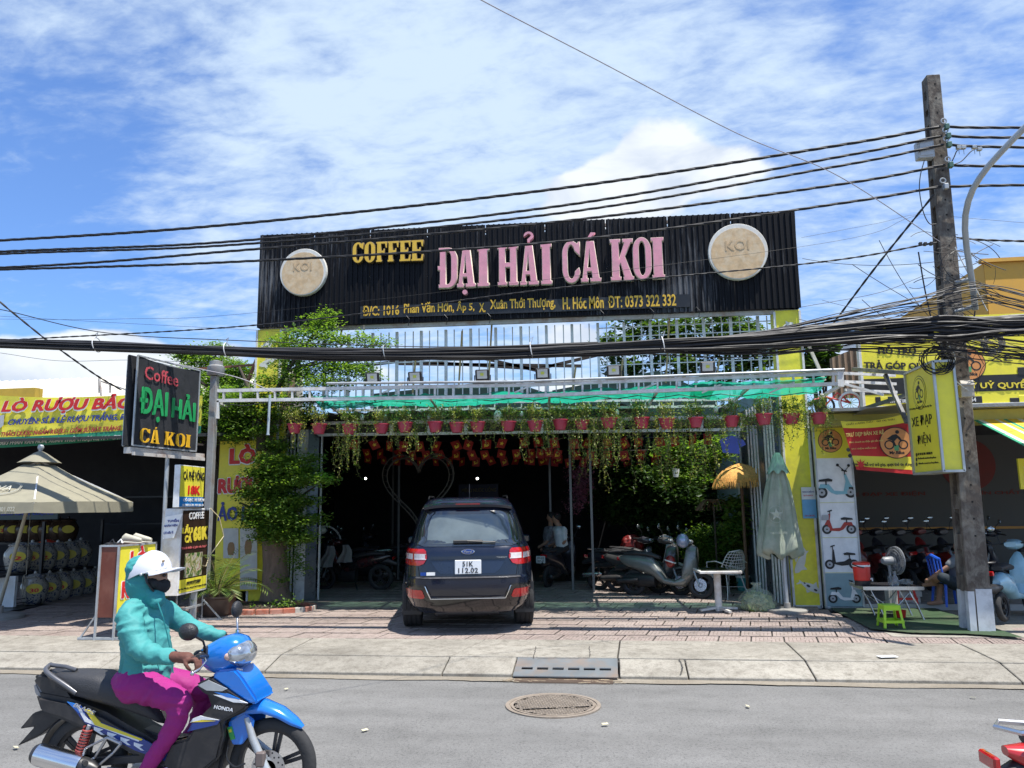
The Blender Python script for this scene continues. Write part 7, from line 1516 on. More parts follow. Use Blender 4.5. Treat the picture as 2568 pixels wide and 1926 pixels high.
for px, py, lb in ((243,868, 'farthest left'),(570,882, 'above the white column'),(967,888, 'over the left of the bar screen'),(1333,882, 'over the middle of the bar screen'),(1663,868, 'over the right of the bar screen')):
    c = aY(px, py, YBd); m = MB(); ring(m, c+V((0,0,.02)),.11,.007,20, Matrix.Rotation(PI/2-.15,3, 'Y')); m.tube([c+V((0,-.03,.12)), c+V((.03,-.04,.2)), c+V((-.02,-.03,.17))],.006,5)
    tag(m.build('cable_tie', WHITE if px != 967 else GREYM), 'wire ring tie round the cable bundle, '+lb, 'cable tie', 'ties on the cable bundle')
m = MB()   # tangle of loose ends at the pole
for i in range(48):
    c = aY(random.gauss(2405,42), random.choice((random.gauss(700,50), random.gauss(860,35), random.gauss(640,40))), YW-.1+random.gauss(0,.12)); q = c.copy(); d = V((random.gauss(0,1), random.gauss(0,.3), random.gauss(0,.5))).normalized(); cv = V((random.gauss(0,.6),0, random.gauss(-.3,.9))); P = [q.copy()]
    for j in range(random.randint(5,13)): q = q+d*.045; d = (d+cv*.13).normalized(); P.append(q.copy())
    m.tube(P, random.uniform(.0025,.006),4, True)
for k in range(11):
    a = aY(random.uniform(2380,2400), random.uniform(640,850), YW-.1); b = aY(random.choice((random.uniform(2000,2250), random.uniform(2560,2760))), random.uniform(560,900), YW+random.uniform(-.3,1.5)); m.tube(sag(a, b, random.uniform(.02,.3),16), random.uniform(.0025,.006),4, True)
tag(m.build('wire_tangle', CABM, recalc=False), 'messy tangle of loose black wire ends round the pole', 'wires', kind='stuff')
random.seed(5)
for px, py, r, n, mt, lb in ((2345,905,.18,9, CABM, 'coil of black cable hanging left of the pole'),(2490,862,.12,16, mat('white_cable', (.55,.55,.52),.5), 'coil of white cable hanging right of the pole'),(2372,905,.1,7, CABM, 'small coil of black cable touching the pole')):
    m = MB(); c = aY(px, py, YW-.25)
    for i in range(n): ring(m, c+rvec(.015), r*random.uniform(.75,1.1),.006,22, Matrix.Rotation(PI/2+random.gauss(0,.25),3, 'X') @ Matrix.Rotation(random.gauss(0,.25),3, 'Y'))
    tag(m.build('cable_coil', mt, recalc=False), lb, 'cable coil')
wire('hanging_wire', 'white wire hanging down the pole to the beige box', [(2365,830),(2378,865),(2395,895),(2388,940),(2412,968),(2430,980)], YW-.1,.007, mat('white_cable', (.55,.55,.52)))
wire('hanging_wire', 'black wire drop left of the pole looping below the bundle', [(2303,632),(2318,720),(2335,800),(2345,850),(2375,880),(2410,870),(2438,820),(2445,780)], YW-.2,.010)
wire('hanging_wire', 'thin black loop hanging left of the pole below the grey box', [(2318,402),(2308,440),(2306,480),(2315,530),(2330,560),(2348,562)], YW-.05,.007)
wire('hanging_wire', 'short white cord across the lower lamp arm', [(2395,620),(2430,690),(2450,730),(2476,780)], YW-.2,.008, mat('white_cable', (.55,.55,.52)))
for i, (px, py) in enumerate(((2308,612),(2320,612),(2335,611))):
    tag(MB().box(aY(px, py, YW),(.04,.05,.05)).build('wire_connector', BLACK, bevel=.006), 'small black connector on the cable left of the pole, '+('leftmost', 'middle', 'nearest the pole')[i], 'connector')
for i, (px, py) in enumerate(((2404,370),(2416,370),(2443,369),(2456,374))):
    p = aY(px, py, YW); t = tag(MB().box(p, (.06,.05,.045)).tube([p, p-V((0,0,.1))],.005,5).build('tap_clamp', GB, bevel=.004), 'metal tap clamp on the third cable right of the pole, number %s from the pole' % ('one', 'two', 'three', 'four')[i], 'clamp')
wire('jumper_wire', 'black jumper wire curving under the clamps right of the pole', [(2382,415),(2392,395),(2400,378),(2412,372)], YW-.03,.008); wire('jumper_wire', 'longer black jumper wire curving up to the right clamps', [(2382,415),(2410,405),(2435,380),(2452,372)], YW-.03,.007)
# ================================================================ dark blue SUV seen from behind
PAINT = mat('navy_paint', (.004,.008,.024),.25,.2, var=.05, coat=.7, spec=.5); GBLK = mat('gloss_black', (.01,.01,.012),.12, coat=.6)
GLASS = mat('tinted_glass', (.02,.025,.03),.05, spec=1., coat=1., var=.3); LENS = mat('tail_red', (.42,.008,.01),.12, coat=.8, var=.25, scale=20); LENSW = mat('tail_clear', (.62,.58,.58),.15, var=.2, scale=25)
sv = thing('parked_suv', 'dark blue SUV with plate 51K 112.02 parked nose in', 'car')
PW0 = [(.28,.80),(.36,.88),(.5,.925),(.62,.935),(.8,.935),(.95,.93),(1.08,.905),(1.16,.865),(1.25,.83),(1.4,.785),(1.55,.735),(1.66,.69),(1.72,.655),(1.78,.60),(1.815,.50),(1.825,.3)]
PY0 = [(.28,.16),(.36,.10),(.5,.03),(.62,.0),(.74,.0),(.76,.05),(.95,.07),(1.08,.09),(1.16,.13),(1.25,.17),(1.4,.25),(1.55,.34),(1.66,.42),(1.72,.45),(1.78,.52),(1.815,.7),(1.825,1.2)]
PY1 = [(.28,4.6),(.5,4.8),(.9,4.8),(1.0,4.6),(1.08,3.9),(1.16,3.5),(1.4,3.0),(1.66,2.6),(1.78,2.4),(1.825,1.9)]
def itp(T, z):
    if z <= T[0][0]: return T[0][1]
    for (a, b),(c, d) in zip(T, T[1:]):
        if z <= c: return b+(d-b)*(z-a)/(c-a)
    return T[-1][1]
def sn(z): return 5.2 if z < 1.2 else 4.2
def sx(x, z, off=0.):      # rear surface point
    w, y0, y1 = itp(PW0, z), itp(PY0, z), itp(PY1, z); n = sn(z); L = (y1-y0)/2; u = min(.9995, abs(x)/w); return V((x, y0+L*(1-(1-u**n)**(1/n))*.72-off, z))
def ring_s(z, N=64):
    w, y0, y1 = itp(PW0, z), itp(PY0, z), itp(PY1, z); n = sn(z); L = (y1-y0)/2; r = []
    for i in range(N):
        a = 2*PI*(i+.5)/N; s, c = math.sin(a),-math.cos(a); e = 2/n; x = w*math.copysign(abs(s)**e, s); yy = math.copysign(abs(c)**e, c)
        r.append(V((x, y0+L*(1-(1-abs(yy))*0)+L*yy if yy > 0 else y0+L*(1+yy)*.72+(0 if True else 0) if False else (y0+L*(1+yy) if yy > 0 else y0+L*(1+yy)*.72+L*.28*(1+yy)), z)))
    return r
zs_ = [.28,.32,.36,.43,.5,.56,.62,.68,.735,.76,.80,.86,.95,1.02,1.08,1.12,1.16,1.2,1.25,1.33,1.4,1.48,1.55,1.61,1.66,1.69,1.72,1.75,1.78,1.80,1.815,1.825]
def ssurf(x, z):
    w, y0, y1 = itp(PW0, z), itp(PY0, z), itp(PY1, z); n = sn(z); L = (y1-y0)/2; u = min(.9999, abs(x)/w); yy = -(1-u**n)**(1/n); return y0+L*(1+yy)*.72+L*.28*(1+yy)
def S(x, z, off=0.): return V((x, ssurf(x, z)-off, z))
m = MB(); m.loft([ring_s(z) for z in zs_]); m.build('body', PAINT, sv, smooth=35, local=True)
def patch(name, mt, zsx, off=.006, nx=16, th=.02, par=None, smooth=40, bev=0):
    """rows (z, xl, xr): a panel lying on the rear surface, closed at its edges"""
    rows = []
    for k in range(len(zsx)-1):
        for j in range(4):
            t = j/4; rows.append(tuple(a+(b-a)*t for a, b in zip(zsx[k], zsx[k+1])))
    rows.append(zsx[-1]); m = MB(); F = []; B = []
    for z, a, b in rows:
        for i in range(nx+1):
            x = a+(b-a)*i/nx; F.append(S(x, z, off)); B.append(S(x, z, off-th))
    n = nx+1; R_ = len(rows); o = len(F); fs = []
    for j in range(R_-1):
        for i in range(nx): fs.append((j*n+i, j*n+i+1,(j+1)*n+i+1,(j+1)*n+i))
        fs.append((j*n, (j+1)*n, o+(j+1)*n, o+j*n)); fs.append((j*n+nx, o+j*n+nx, o+(j+1)*n+nx, (j+1)*n+nx))
    for i in range(nx): fs.append((i, o+i, o+i+1, i+1)); t = (R_-1)*n; fs.append((t+i, t+i+1, o+t+i+1, o+t+i))
    m.add(F+B, fs); return m.build(name, mt, par or sv, smooth=smooth, local=True, bevel=bev)
rw = patch('rear_window', GLASS, [(1.155,-.60,.60),(1.19,-.70,.70),(1.40,-.685,.685),(1.60,-.60,.60),(1.625,-.57,.57)],.006,24)
patch('window_tint', mat('pale_window_film', (.10,.125,.13),.10,.0, var=.25, scale=2.5, coat=1.),[(1.195,-.48,.52),(1.225,-.56,.56),(1.4,-.55,.55),(1.56,-.50,.50),(1.58,-.47,.47)],.0085,20, par=rw)
patch('quarter_glass', GLASS, [(1.2,-.775,-.725),(1.4,-.76,-.705),(1.58,-.69,-.64)],.005,4); patch('quarter_glass', GLASS, [(1.2,.725,.775),(1.4,.705,.76),(1.58,.64,.69)],.005,4)
m = MB(); m.box((-.0, S(0,1.21).y-.03,1.215),(.4,.035,.045)); m.beam((-.02, S(0,1.22).y-.045,1.225),(.38, S(.38,1.2).y-.05,1.205),.03,.018); m.build('rear_wiper', BLACK, sv, bevel=.008, local=True)
# spoiler
m = MB(); rg = []
for i in range(17):
    x = -.62+1.24*i/16; y = .40+.10*(abs(x)/.62)**3; zt = 1.735-.035*(abs(x)/.62)**4; rg.append([V((x, y+.28, zt+.035)), V((x, y, zt)), V((x, y-.03, zt-.02)), V((x, y-.02, zt-.055)), V((x, y+.16, zt-.075)), V((x, y+.3, zt-.04))])
m.loft(rg); m.build('spoiler', PAINT, sv, smooth=45, local=True); m = MB(); m.box((0,.362,1.722),(.34,.02,.018)); m.build('brake_light', LENS, sv, bevel=.003, local=True)
m = MB()
for s in (-1,1): m.tube([V((s*.58,.95,1.80)), V((s*.58,1.15,1.84)), V((s*.56,2.0,1.845)), V((s*.55,2.5,1.80))],.012,8)
m.build('roof_rail', BLACK, sv, local=True); m = MB(); m.tube([V((.02,1.0,1.82)), V((.02,1.1,2.02))],.005,5); m.build('antenna', BLACK, sv, local=True)
# tail lights
for s, nm in ((-1, 'left'),(1, 'right')):
    f = lambda a, b: (s*a, s*b) if s > 0 else (s*b, s*a)
    T = patch('tail_light', LENS, [(.905, *f(.66,.925)),(.93, *f(.60,.93)),(1.0, *f(.555,.928)),(1.03, *f(.555,.92)),(1.10, *f(.57,.905)),(1.125, *f(.60,.895))],.014,12)
    patch('reflector_band', LENSW, [(.985, *f(.56,.86)),(1.0, *f(.58,.885)),(1.05, *f(.58,.885)),(1.06, *f(.56,.875))],.019,8, par=T); patch('lamp_divider', LENS, [(.985, *f(.735,.755)),(1.06, *f(.735,.755))],.022,3, par=T)
patch('chrome_strip', GBLK, [(.985,-.50,.50),(1.005,-.51,.51),(1.025,-.5,.5)],.016,20)
patch('plate_recess', mat('recess_paint', (.012,.022,.05),.3,.2, coat=.5),[(.80,-.36,.36),(.845,-.42,.42),(.965,-.50,.50)],.003,20)
patch('tailgate_seam', BLACK, [(.765,-.66,.66),(.772,-.66,.66)],.003,16)
for s in (-1,1): patch('tailgate_seam', BLACK, [(.77, *sorted((s*.655, s*.662))),(.90, *sorted((s*.675, s*.682)))],.004,2); patch('tailgate_seam', BLACK, [(1.125, *sorted((s*.70, s*.707))),(1.19, *sorted((s*.72, s*.727)))],.004,2)
np_ = MB(); c = S(0,.885); np_.box((0, c.y-.03,.885),(.355,.012,.185)); np_ = np_.build('number_plate', mat('plate_white', (.72,.74,.76),.35, var=.03), sv, bevel=.006, local=True)
for s_, x0, x1, z in (('51K', -.075,.07,.892),('112.02', -.13,.135,.808)): text(s_, mat('ink_black', (.015,.015,.015)),(x0, c.y-.037, z), EX, EZ, x1-x0,.066,.002,.012, sv)
# oval badge
c = S(0,1.085); m = MB(); Rx = Matrix.Rotation(PI/2,3, 'X'); m.lathe([(.085,0),(.085,.012),(.08,.016),(0,.016)],(0, c.y-.002,1.085),32, Rx, sx=1.05, sy=.42); m.build('badge', CHROME, sv, smooth=40, local=True)
m = MB(); m.lathe([(.074,.0),(.074,.002),(0,.002)],(0, c.y-.018,1.085),32, Rx, sx=1.05, sy=.40); m.build('badge_field', mat('badge_blue', (.01,.05,.25),.2), sv, local=True); text('Ford', CHROME, (-.058, c.y-.021,1.069), EX, EZ, .116,.034,.002,.01, sv, shear=.35)
text('EVEREST', CHROME, (.33, S(.4,1.03).y-.017,.996), EX, EZ, .2,.018,.001,.01, sv) if True else None
m = MB(); c = S(-.53,.80); m.box((-.60, c.y-.013,.80),(.075,.006,.042)); m.build('dealer_sticker', mat('badge_blue', (.01,.05,.25)), sv, local=True); m = MB(); m.box((-.50, c.y-.018,.80),(.115,.006,.042)); m.build('dealer_sticker', IWHITE, sv, local=True); m = MB(); m.box((.02, S(0,.8).y-.006,.80),(.22,.02,.035)); m.build('tailgate_handle', GBLK, sv, bevel=.006, local=True)
# bumper
patch('bumper_step', mat('scuffed_trim', (.05,.05,.055),.5, var=.4, scale=30),[(.742,-.72,.72),(.758,-.70,.70)],.012,20)
patch('lower_trim', GBLK, [(.30,-.70,.70),(.36,-.80,.80),(.41,-.86,.86),(.455,-.58,.58),(.50,-.50,.50)],.012,20, smooth=30); m = MB(); m.beam((-.5, S(0,.47).y-.02,.475),(.5, S(0,.47).y-.02,.475),.012,.012); m.build('chrome_line', CHROME, sv, local=True)
for s in (-1,1):
    f = lambda a, b: tuple(sorted((s*a, s*b)))
    patch('lamp_housing', GBLK, [(.42, *f(.56,.84)),(.52, *f(.50,.90)),(.64, *f(.56,.925)),(.66, *f(.58,.92))],.010,10); patch('fog_reflector', LENS, [(.475, *f(.60,.80)),(.50, *f(.58,.84)),(.575, *f(.61,.86)),(.59, *f(.63,.85))],.018,6)
    m = MB(); m.tube([S(s*.50,.475,.02), S(s*.54,.56,.02), S(s*.57,.635,.02), S(s*.86,.665,.02)],.007,5); m.build('chrome_line', CHROME, sv, local=True)
    # wing mirror
    m = MB(); m.ball((s*.98,3.25,1.12),(.10,.06,.075),12); m.build('wing_mirror', PAINT, sv, smooth=60, local=True); MB().box((s*.98,3.185,1.12),(.13,.01,.09)).build('mirror_glass', GLASS, sv, bevel=.004, local=True)
m = MB(); m.bb(-.6,.6,.3,1.6,.26,.36); m.bb(-.3,.3,.4,4.4,.2,.3); m.bb(-.45,.42,.2,.3,.24,.30); m.build('underbody', BLACK, sv, bevel=.02, local=True)
# wheels: tyre tread and rim
for s in (-1,1):
    for y in (1.02,3.85):
        c = V((s*.80, y, .385)); Ry = Matrix.Rotation(PI/2,3, 'Y'); w = sv
        m = MB(); m.lathe([(.26,-.125),(.34,-.13),(.375,-.122),(.385,-.105),(.385,-.07),(.377,-.066),(.377,-.06),(.385,-.056),(.385,-.014),(.377,-.01),(.377,.01),(.385,.014),(.385,.056),(.377,.06),(.377,.066),(.385,.07),(.385,.105),(.375,.122),(.34,.13),(.26,.125)], c, 40, Ry)
        t = m.build('wheel', RUBBER, sv, smooth=30, local=True); m = MB(); m.lathe([(.0,.0),(.26,-.1),(.265,-.12),(.27,0)], c, 24, Ry if s < 0 else Matrix.Rotation(-PI/2,3, 'Y')); m.build('rim', ALU, t, local=True)
    m = MB(); m.bb(s*.66, s*.93,.66,.68,.2,.62); m.build('mud_flap', BLACK, sv, local=True)
    patch('wheel_arch', mat('dark_trim', (.02,.02,.022),.6),[(.30, *sorted((s*.72, s*.86))),(.44, *sorted((s*.84, s*.905)))],.004,4)
wl, wr = aZ(1040,1567,.19), aZ(1310,1561,.19); mid = (wl+wr)/2; th_ = rad(10.5)
d_ = V((-math.sin(th_), math.cos(th_),0)); p = V((mid.x, mid.y, 0))-d_*1.02; sv.location = (p.x, p.y, tz(p.y)+.008); sv.rotation_euler = (rad(-.0),0, th_)
# ================================================================ people: union of tapered limbs, remeshed to one skin
def skin(mb, name, mt, parent, vox=.012, sm=6, amp=0., fs=9., seed=0, shade=True):
    o = mb.build('tmp', mt, None); md = o.modifiers.new('r', 'REMESH'); md.mode = 'VOXEL'; md.voxel_size = vox
    if sm: s = o.modifiers.new('s', 'SMOOTH'); s.iterations = sm; s.factor = .5
    me = bpy.data.meshes.new_from_object(o.evaluated_get(bpy.context.evaluated_depsgraph_get())); bpy.data.objects.remove(o)
    if amp:
        ns = [v.normal.copy() for v in me.vertices]
        for v, n in zip(me.vertices, ns):
            p = v.co; q = V((p.x*fs, p.y*fs, p.z*fs*1.7)); a = noise.noise(q+V((seed, 0,0))+V((noise.noise(q*.6),0, noise.noise(q*.5+V((7,0,0)))))*1.4); v.co = p+n*amp*(1-2*abs(a)*1.6)
    if amp > .0045:
        for v in me.vertices:
            p = v.co; a = noise.noise(V((p.x*26+p.z*8, p.y*26, p.z*34-p.x*14+seed))); v.co = p+v.normal*(.0022*(1-3*abs(a)))
    me.materials.clear(); me.materials.append(mt); me.shade_smooth(); me.name = name
    c = bpy.data.objects.new(name, me); COL.objects.link(c)
    if parent: c.parent = parent; me.transform(wmat(parent).inverted())
    return c
def limb(mb, P, R, n=14):
    Q = spline(P, 6); k = len(Q)-1; rs = []
    for i in range(len(Q)): f = i/k*(len(R)-1); j = min(int(f), len(R)-2); rs.append(R[j]+(R[j+1]-R[j])*(f-j))
    mb.tube(Q, rs, n); mb.ball(Q[0], rs[0]*.98,12); mb.ball(Q[-1], rs[-1]*.98,12)
def torso(mb, rings, n=24): mb.loft([[V(c)+V((a*math.cos(t), b*math.sin(t),0)) for t in [2*PI*i/n for i in range(n)]] for c, a, b in rings])
SKIN = mat('skin', (.36,.19,.12),.5, var=.06, sss=.1); HAIR = mat('black_hair', (.012,.010,.009),.6)
YH = 4.89
def h(zx, zy, dy=0.): return aY(zx/2.602,1300+zy/2.602, YH+dy)
TEAL = mat('teal_jacket', (.05,.28,.27),.75, var=.10, scale=4, bump=.12, bscale=60); MAG = mat('magenta_trousers', (.30,.010,.16),.75, var=.10, scale=4, bump=.1, bscale=60); GLOVE = mat('brown_glove', (.13,.05,.035),.8, bump=.2); MASK = mat('black_cloth', (.012,.012,.014),.85, bump=.15); HELM = mat('white_helmet', (.62,.63,.68),.4, var=.03, coat=.2)
rd = thing('person', 'motorbike rider in teal hooded jacket, magenta trousers, white helmet and black mask', 'person', h(900,1000)-V((0,0,.1)))
m = MB()
torso(m, [(h(945,1065),.15,.165),(h(952,1000),.152,.175),(h(960,930),.143,.172),(h(956,850),.137,.170),(h(942,750),.137,.176),(h(932,660),.132,.182),(h(934,600),.12,.165),(h(945,550),.088,.12),(h(950,505),.062,.075)])
limb(m, [h(838,630,-.17), h(862,740,-.225),(h(905,838,-.25)), h(1010,890,-.275), h(1112,905,-.29)],[.078,.077,.068,.055,.046])
limb(m, [h(1075,605,.16), h(1160,660,.22), h(1255,712,.26), h(1350,745,.28), h(1440,768,.29)],[.07,.066,.055,.047,.040])
m.ball(h(865,600,-.14),.07); m.ball(h(1040,585,.13),.065)
skin(m, 'jacket', TEAL, rd, .0105,4,.0085,8., 3)
m = MB(); m.tube([h(1020,520,-.07), h(1062,640,-.125), h(1092,760,-.12), h(1118,900,-.12), h(1130,1010,-.12)],.004,5); m.build('zip', mat('dark_teal', (.01,.16,.17),.6), rd)
# collar, hood round head and neck
m = MB(); m.ball(h(950,420,0)-V((.012,0,0)),(.118,.105,.125),20); m.ball(h(925,330),(.10,.10,.09),16); limb(m, [h(948,450), h(955,520), h(965,575)],[.098,.09,.085]); limb(m, [h(1000,500,-.03), h(1020,530,-.04)],[.055,.06])
skin(m, 'hood', mat('teal_hood', (.035,.25,.25),.8, bump=.15, bscale=60), rd, .0105,3,.005,13., 9)
m = MB(); m.ball(h(1000,385),(.093,.078,.115),22); m.ball(h(1078,395,0),(.018,.014,.02),10); m.ball(h(1030,350,-.0),(.05,.065,.03),12); skin(m, 'head', SKIN, rd, .008,3)
m = MB(); m.ball(h(1046,438),(.064,.066,.055),18); m.ball(h(1080,432),(.028,.03,.035),12); limb(m, [h(965,385,-.06), h(1010,425,-.066)],[.012,.03],8); skin(m, 'face_mask', MASK, rd, .007,3,.002,30.)
m = MB(); 
for dy in (-.034,.034): m.ball(h(1068,372, dy)+V((.006,0,0)),(.012,.017,.010),10)
m.build('eyes', mat('eye_dark', (.03,.02,.02),.2), rd, smooth=60); m = MB(); m.tube([h(940,350,-.098), h(960,420,-.10), h(1005,480,-.07)],.007,6); m.build('chin_strap', BLACK, rd)
def dome():
    m = MB(); c = h(985,350); rg = []; n = 40
    for j in range(15):
        f = j/14; a = f*PI*.5; row = []
        for i in range(n):
            t = 2*PI*i/n; rx = .150 if math.cos(t) < 0 else .135; x = rx*math.cos(t)*math.cos(a); y = .122*math.sin(t)*math.cos(a); z = .142*math.sin(a)-.045*(1-f)*(1 if math.cos(t) < 0 else .35)*abs(math.cos(t))
            row.append(c+V((x+.02*z, y, z+.09*x)))
        rg.append(row)
    inner = [p+(c-p)*.05-V((0,0,.002)) for p in rg[0]]; m.loft([inner]+rg, caps=False); return m, c
m, c = dome(); hm = m.build('helmet', HELM, rd, smooth=60)
m = MB(); rg = []
for i in range(19):
    t = -1.22+2.44*i/18; b = c+V((.132*math.cos(t),.121*math.sin(t),.012)); L = .088*max(0, math.cos(t*1.15))**.6; e = b+V((L*math.cos(t*.55), L*math.sin(t*.6),.018-.045*math.sin(t)**2)); mid = (b+e)/2+V((0,0,.008)); rg.append([b, mid, e, e-V((0,0,.005)), mid-V((0,0,.006)), b-V((0,0,.006))])
m.loft(rg); m.build('helmet_peak', HELM, hm, smooth=50); m = MB(); m.tube([c+V((.02,-.127,.0)), c+V((.09,-.098,.02)), c+V((.13,-.03,.035))],.004,5); m.ball(c+V((.012,-.127,-.006)),.010,10); m.build('peak_strap', GREYM, hm, smooth=60); m = MB(); m.ball(c+V((.118,-.055,.075)),(.008,.014,.009),10); m.build('badge', mat('bronze', (.25,.18,.1),.4,.5), hm)
m = MB()
limb(m, [h(862,1085,-.10), h(1010,1125,-.13), h(1185,1195,-.16)],[.112,.095,.070]); limb(m, [h(1185,1195,-.16), h(1120,1390,-.16), h(975,1600,-.155), h(955,1650,-.15)],[.070,.060,.044,.044])
limb(m, [h(960,1060,.09), h(1180,1085,.13), h(1350,1145,.17)],[.11,.09,.072]); limb(m, [h(1350,1145,.17), h(1290,1330,.16), h(1200,1480,.15)],[.07,.06,.045]); m.ball(h(880,1060),(.13,.16,.10),18)
skin(m, 'trousers', MAG, rd, .0105,5,.006,7.5,17)
for dy, a, b in ((-.155,(960,1665),(1060,1700)),(.15,(1200,1500),(1290,1530))):
    m = MB(); limb(m, [h(*a, dy), h(*b, dy)],[.045,.036]); skin(m, 'shoe', BLACK, rd, .012,3)
def hand(w, palm, dirv, up, side, name='glove'):
    m = MB(); limb(m, [w, (w+palm)/2, palm],[.034,.032,.036]); d = dirv.normalized(); s = side.normalized(); u = up.normalized()
    for i, (o, L) in enumerate(((-.033,.055),(-.011,.062),(.011,.058),(.032,.046))):
        a = palm+s*o+d*.025; limb(m, [a, a+d*L*.65+u*.012, a+d*L*.95-u*.03, a+d*L*.65-u*.062],[.0125,.0115,.0105,.0095],8)
    limb(m, [palm-s*.028-u*.01, palm-s*.045-u*.03+d*.02, palm-s*.030-u*.055+d*.035],[.014,.012,.010],8)
    return skin(m, name, GLOVE, rd, .0062,3,.0012,40.)
hand(h(1118,902,-.29), h(1225,912,-.32), V((1,.05,-.25)), V((0,0,1)), V((0,1,0))); hand(h(1436,770,.29), h(1500,800,.30), V((1,0,-.2)), V((0,0,1)), V((0,1,0)))
# ================================================================ rider's motorbike
BLUE = mat('bright_blue_paint', (.008,.17,.62),.2,.1, var=.08, dirt=(.06,.18,.42), dscale=6, damt=.35, coat=1.); DBLUE = mat('deep_blue_decal', (.01,.04,.22),.25, coat=.6); SATB = mat('satin_black', (.020,.020,.023),.42, var=.2, dirt=(.09,.08,.07), dscale=7, damt=.35); SEATM = mat('seat_vinyl', (.035,.035,.038),.55, bump=.25, bscale=120); CLEAR = mat('headlamp_glass', (.42,.45,.48),.07,.7, var=.55, scale=18, coat=1.)
mb_ = thing('motorbike', 'blue and black underbone motorbike ridden along the road', 'motorbike', V((-2.83, YH, 0)))
def pz(name, mt, P, d0, d1, par=mb_, bev=.012, seg=2, sm=50): 
    m = MB(); a = [h(*p)*1 for p in P]; a = [V((p.x, YH+d0, p.z)) for p in a]; n = len(a); b = [V((p.x, YH+d1, p.z)) for p in a]
    m.add(a+b, [tuple(range(n))[::-1], tuple(range(n, 2*n))]+[(i, (i+1) % n, n+(i+1) % n, n+i) for i in range(n)]); return m.build(name, mt, par, bevel=bev, seg=seg, smooth=sm)
def wheel(par, c, R, tr, spokes, disc_=0, twist=.35, n=48, ax=None, mats=(RUBBER, SATB, STEEL), local=False):
    A = ax or Matrix.Rotation(PI/2,3, 'X'); m = MB(); pr = [(R-tr*1.7,-tr*.8),(R-tr*.9,-tr),(R-tr*.25,-tr*.72),(R, 0),(R-tr*.25, tr*.72),(R-tr*.9, tr),(R-tr*1.7, tr*.8)]
    m.lathe(pr, c, n, A); m.f = [f for f in m.f if len(f) <= 4]; m.m = m.m[:len(m.f)]; ty = m.build('tyre', mats[0], par, smooth=50, local=local)
    m = MB(); q = R-tr*1.7; m.lathe([(q-.02,-.018),(q+.003,-.024),(q+.003,.024),(q-.02,.018),(q-.02,-.018)], c, n, A); m.f = [f for f in m.f if len(f) <= 4]; m.m = m.m[:len(m.f)]; m.lathe([(.035,-.04),(.035,.04)], c, 16, A)
    for i in range(spokes):
        a = 2*PI*i/spokes+twist
        for da in ((-.16,.16) if spokes <= 6 else (0,)):
            p = V(c)+A @ V((.03*math.cos(a+da*2),.03*math.sin(a+da*2),0)); e = V(c)+A @ V(((q-.01)*math.cos(a+da*.5),(q-.01)*math.sin(a+da*.5),0)); m.beam(p, e, .016 if spokes <= 6 else .004,.022 if spokes <= 6 else .004)
    rm = m.build('rim', mats[1], par, local=local)
    if disc_:
        m = MB(); o = V(c)+A @ V((0,0, disc_)); m.lathe([(.05,-.002),(.11,-.002),(.11,.002),(.05,.002),(.05,-.002)], o, 36, A); m.lathe([(.05,-.003),(.02,-.006),(.02,.006)], o, 20, A); m.build('brake_disc', mats[2], par, smooth=40, local=local)
        m = MB()
        for i in range(24):
            a = i*PI/12; m.lathe([(.006,-.0035),(.006,.0035)], o+A @ V(((.075+.02*(i % 2))*math.cos(a),(.075+.02*(i % 2))*math.sin(a),0)),6, A)
        m.build('disc_hole', BLACK, par, local=local)
rc, fc_ = V((-3.46, YH, .285)), V((-2.19, YH, .285))
wheel(mb_, rc, .285,.045,6); wheel(mb_, fc_, .285,.038,6,.065)
pz('side_panel', SATB, [(300,1110),(520,1150),(760,1240),(1010,1385),(1190,1490),(1215,1600),(1080,1590),(700,1385),(480,1290),(345,1250)],-.125,.125, bev=.03)
pz('side_decal', DBLUE, [(540,1175),(610,1190),(665,1265),(1000,1395),(1180,1495),(1190,1555),(960,1475),(640,1300)],-.1275,-.12, bev=0); pz('side_decal', mat('decal_white', (.7,.72,.75),.3),[(585,1188),(600,1190),(660,1275),(990,1405),(985,1418),(640,1290)],-.1295,-.12, bev=0); pz('side_decal', mat('decal_yellow', (.72,.58,.05),.3),[(642,1215),(672,1222),(745,1300),(1010,1402),(1000,1412),(705,1312)],-.1305,-.12, bev=0); pz('side_decal', BLUE, [(525,1165),(575,1178),(640,1240),(600,1235)],-.1285,-.12, bev=0)
for k in range(4): pz('side_decal', MATS['decal_white'],[(700+k*85,1322+k*33),(760+k*85,1340+k*33),(735+k*85,1352+k*33),(765+k*85,1375+k*33),(745+k*85,1372+k*33),(700+k*85,1342+k*33)],-.1315,-.12, bev=0)
pb = ((0, YH-.128,0), V((0,-1,0)))
def btext(s, mt, x0, y0, x1, y1, hz, shear=.3, dy=-.13): a = h(x0, y0, dy); b = h(x1, y1, dy); e = (b-a).normalized(); u = e.cross(V((0,-1,0)))*-1; u = V((-e.z, 0, e.x)); text(s, mt, a, e, u, (b-a).length, hz/1033,.002,.02, mb_, shear=shear)
btext('BLADE', mat('decal_silver', (.5,.52,.55),.3,.5),478,1225,620,1285,26)
pz('tail_cowl', SATB, [(262,1040),(300,990),(350,985),(480,1040),(560,1160),(520,1175),(330,1140)],-.09,.09, bev=.025)
pz('tail_light', mat('smoked_lens', (.35,.33,.32),.15, coat=.5),[(266,1060),(290,1060),(345,1165),(330,1172),(280,1130)],-.075,.075, bev=.012)
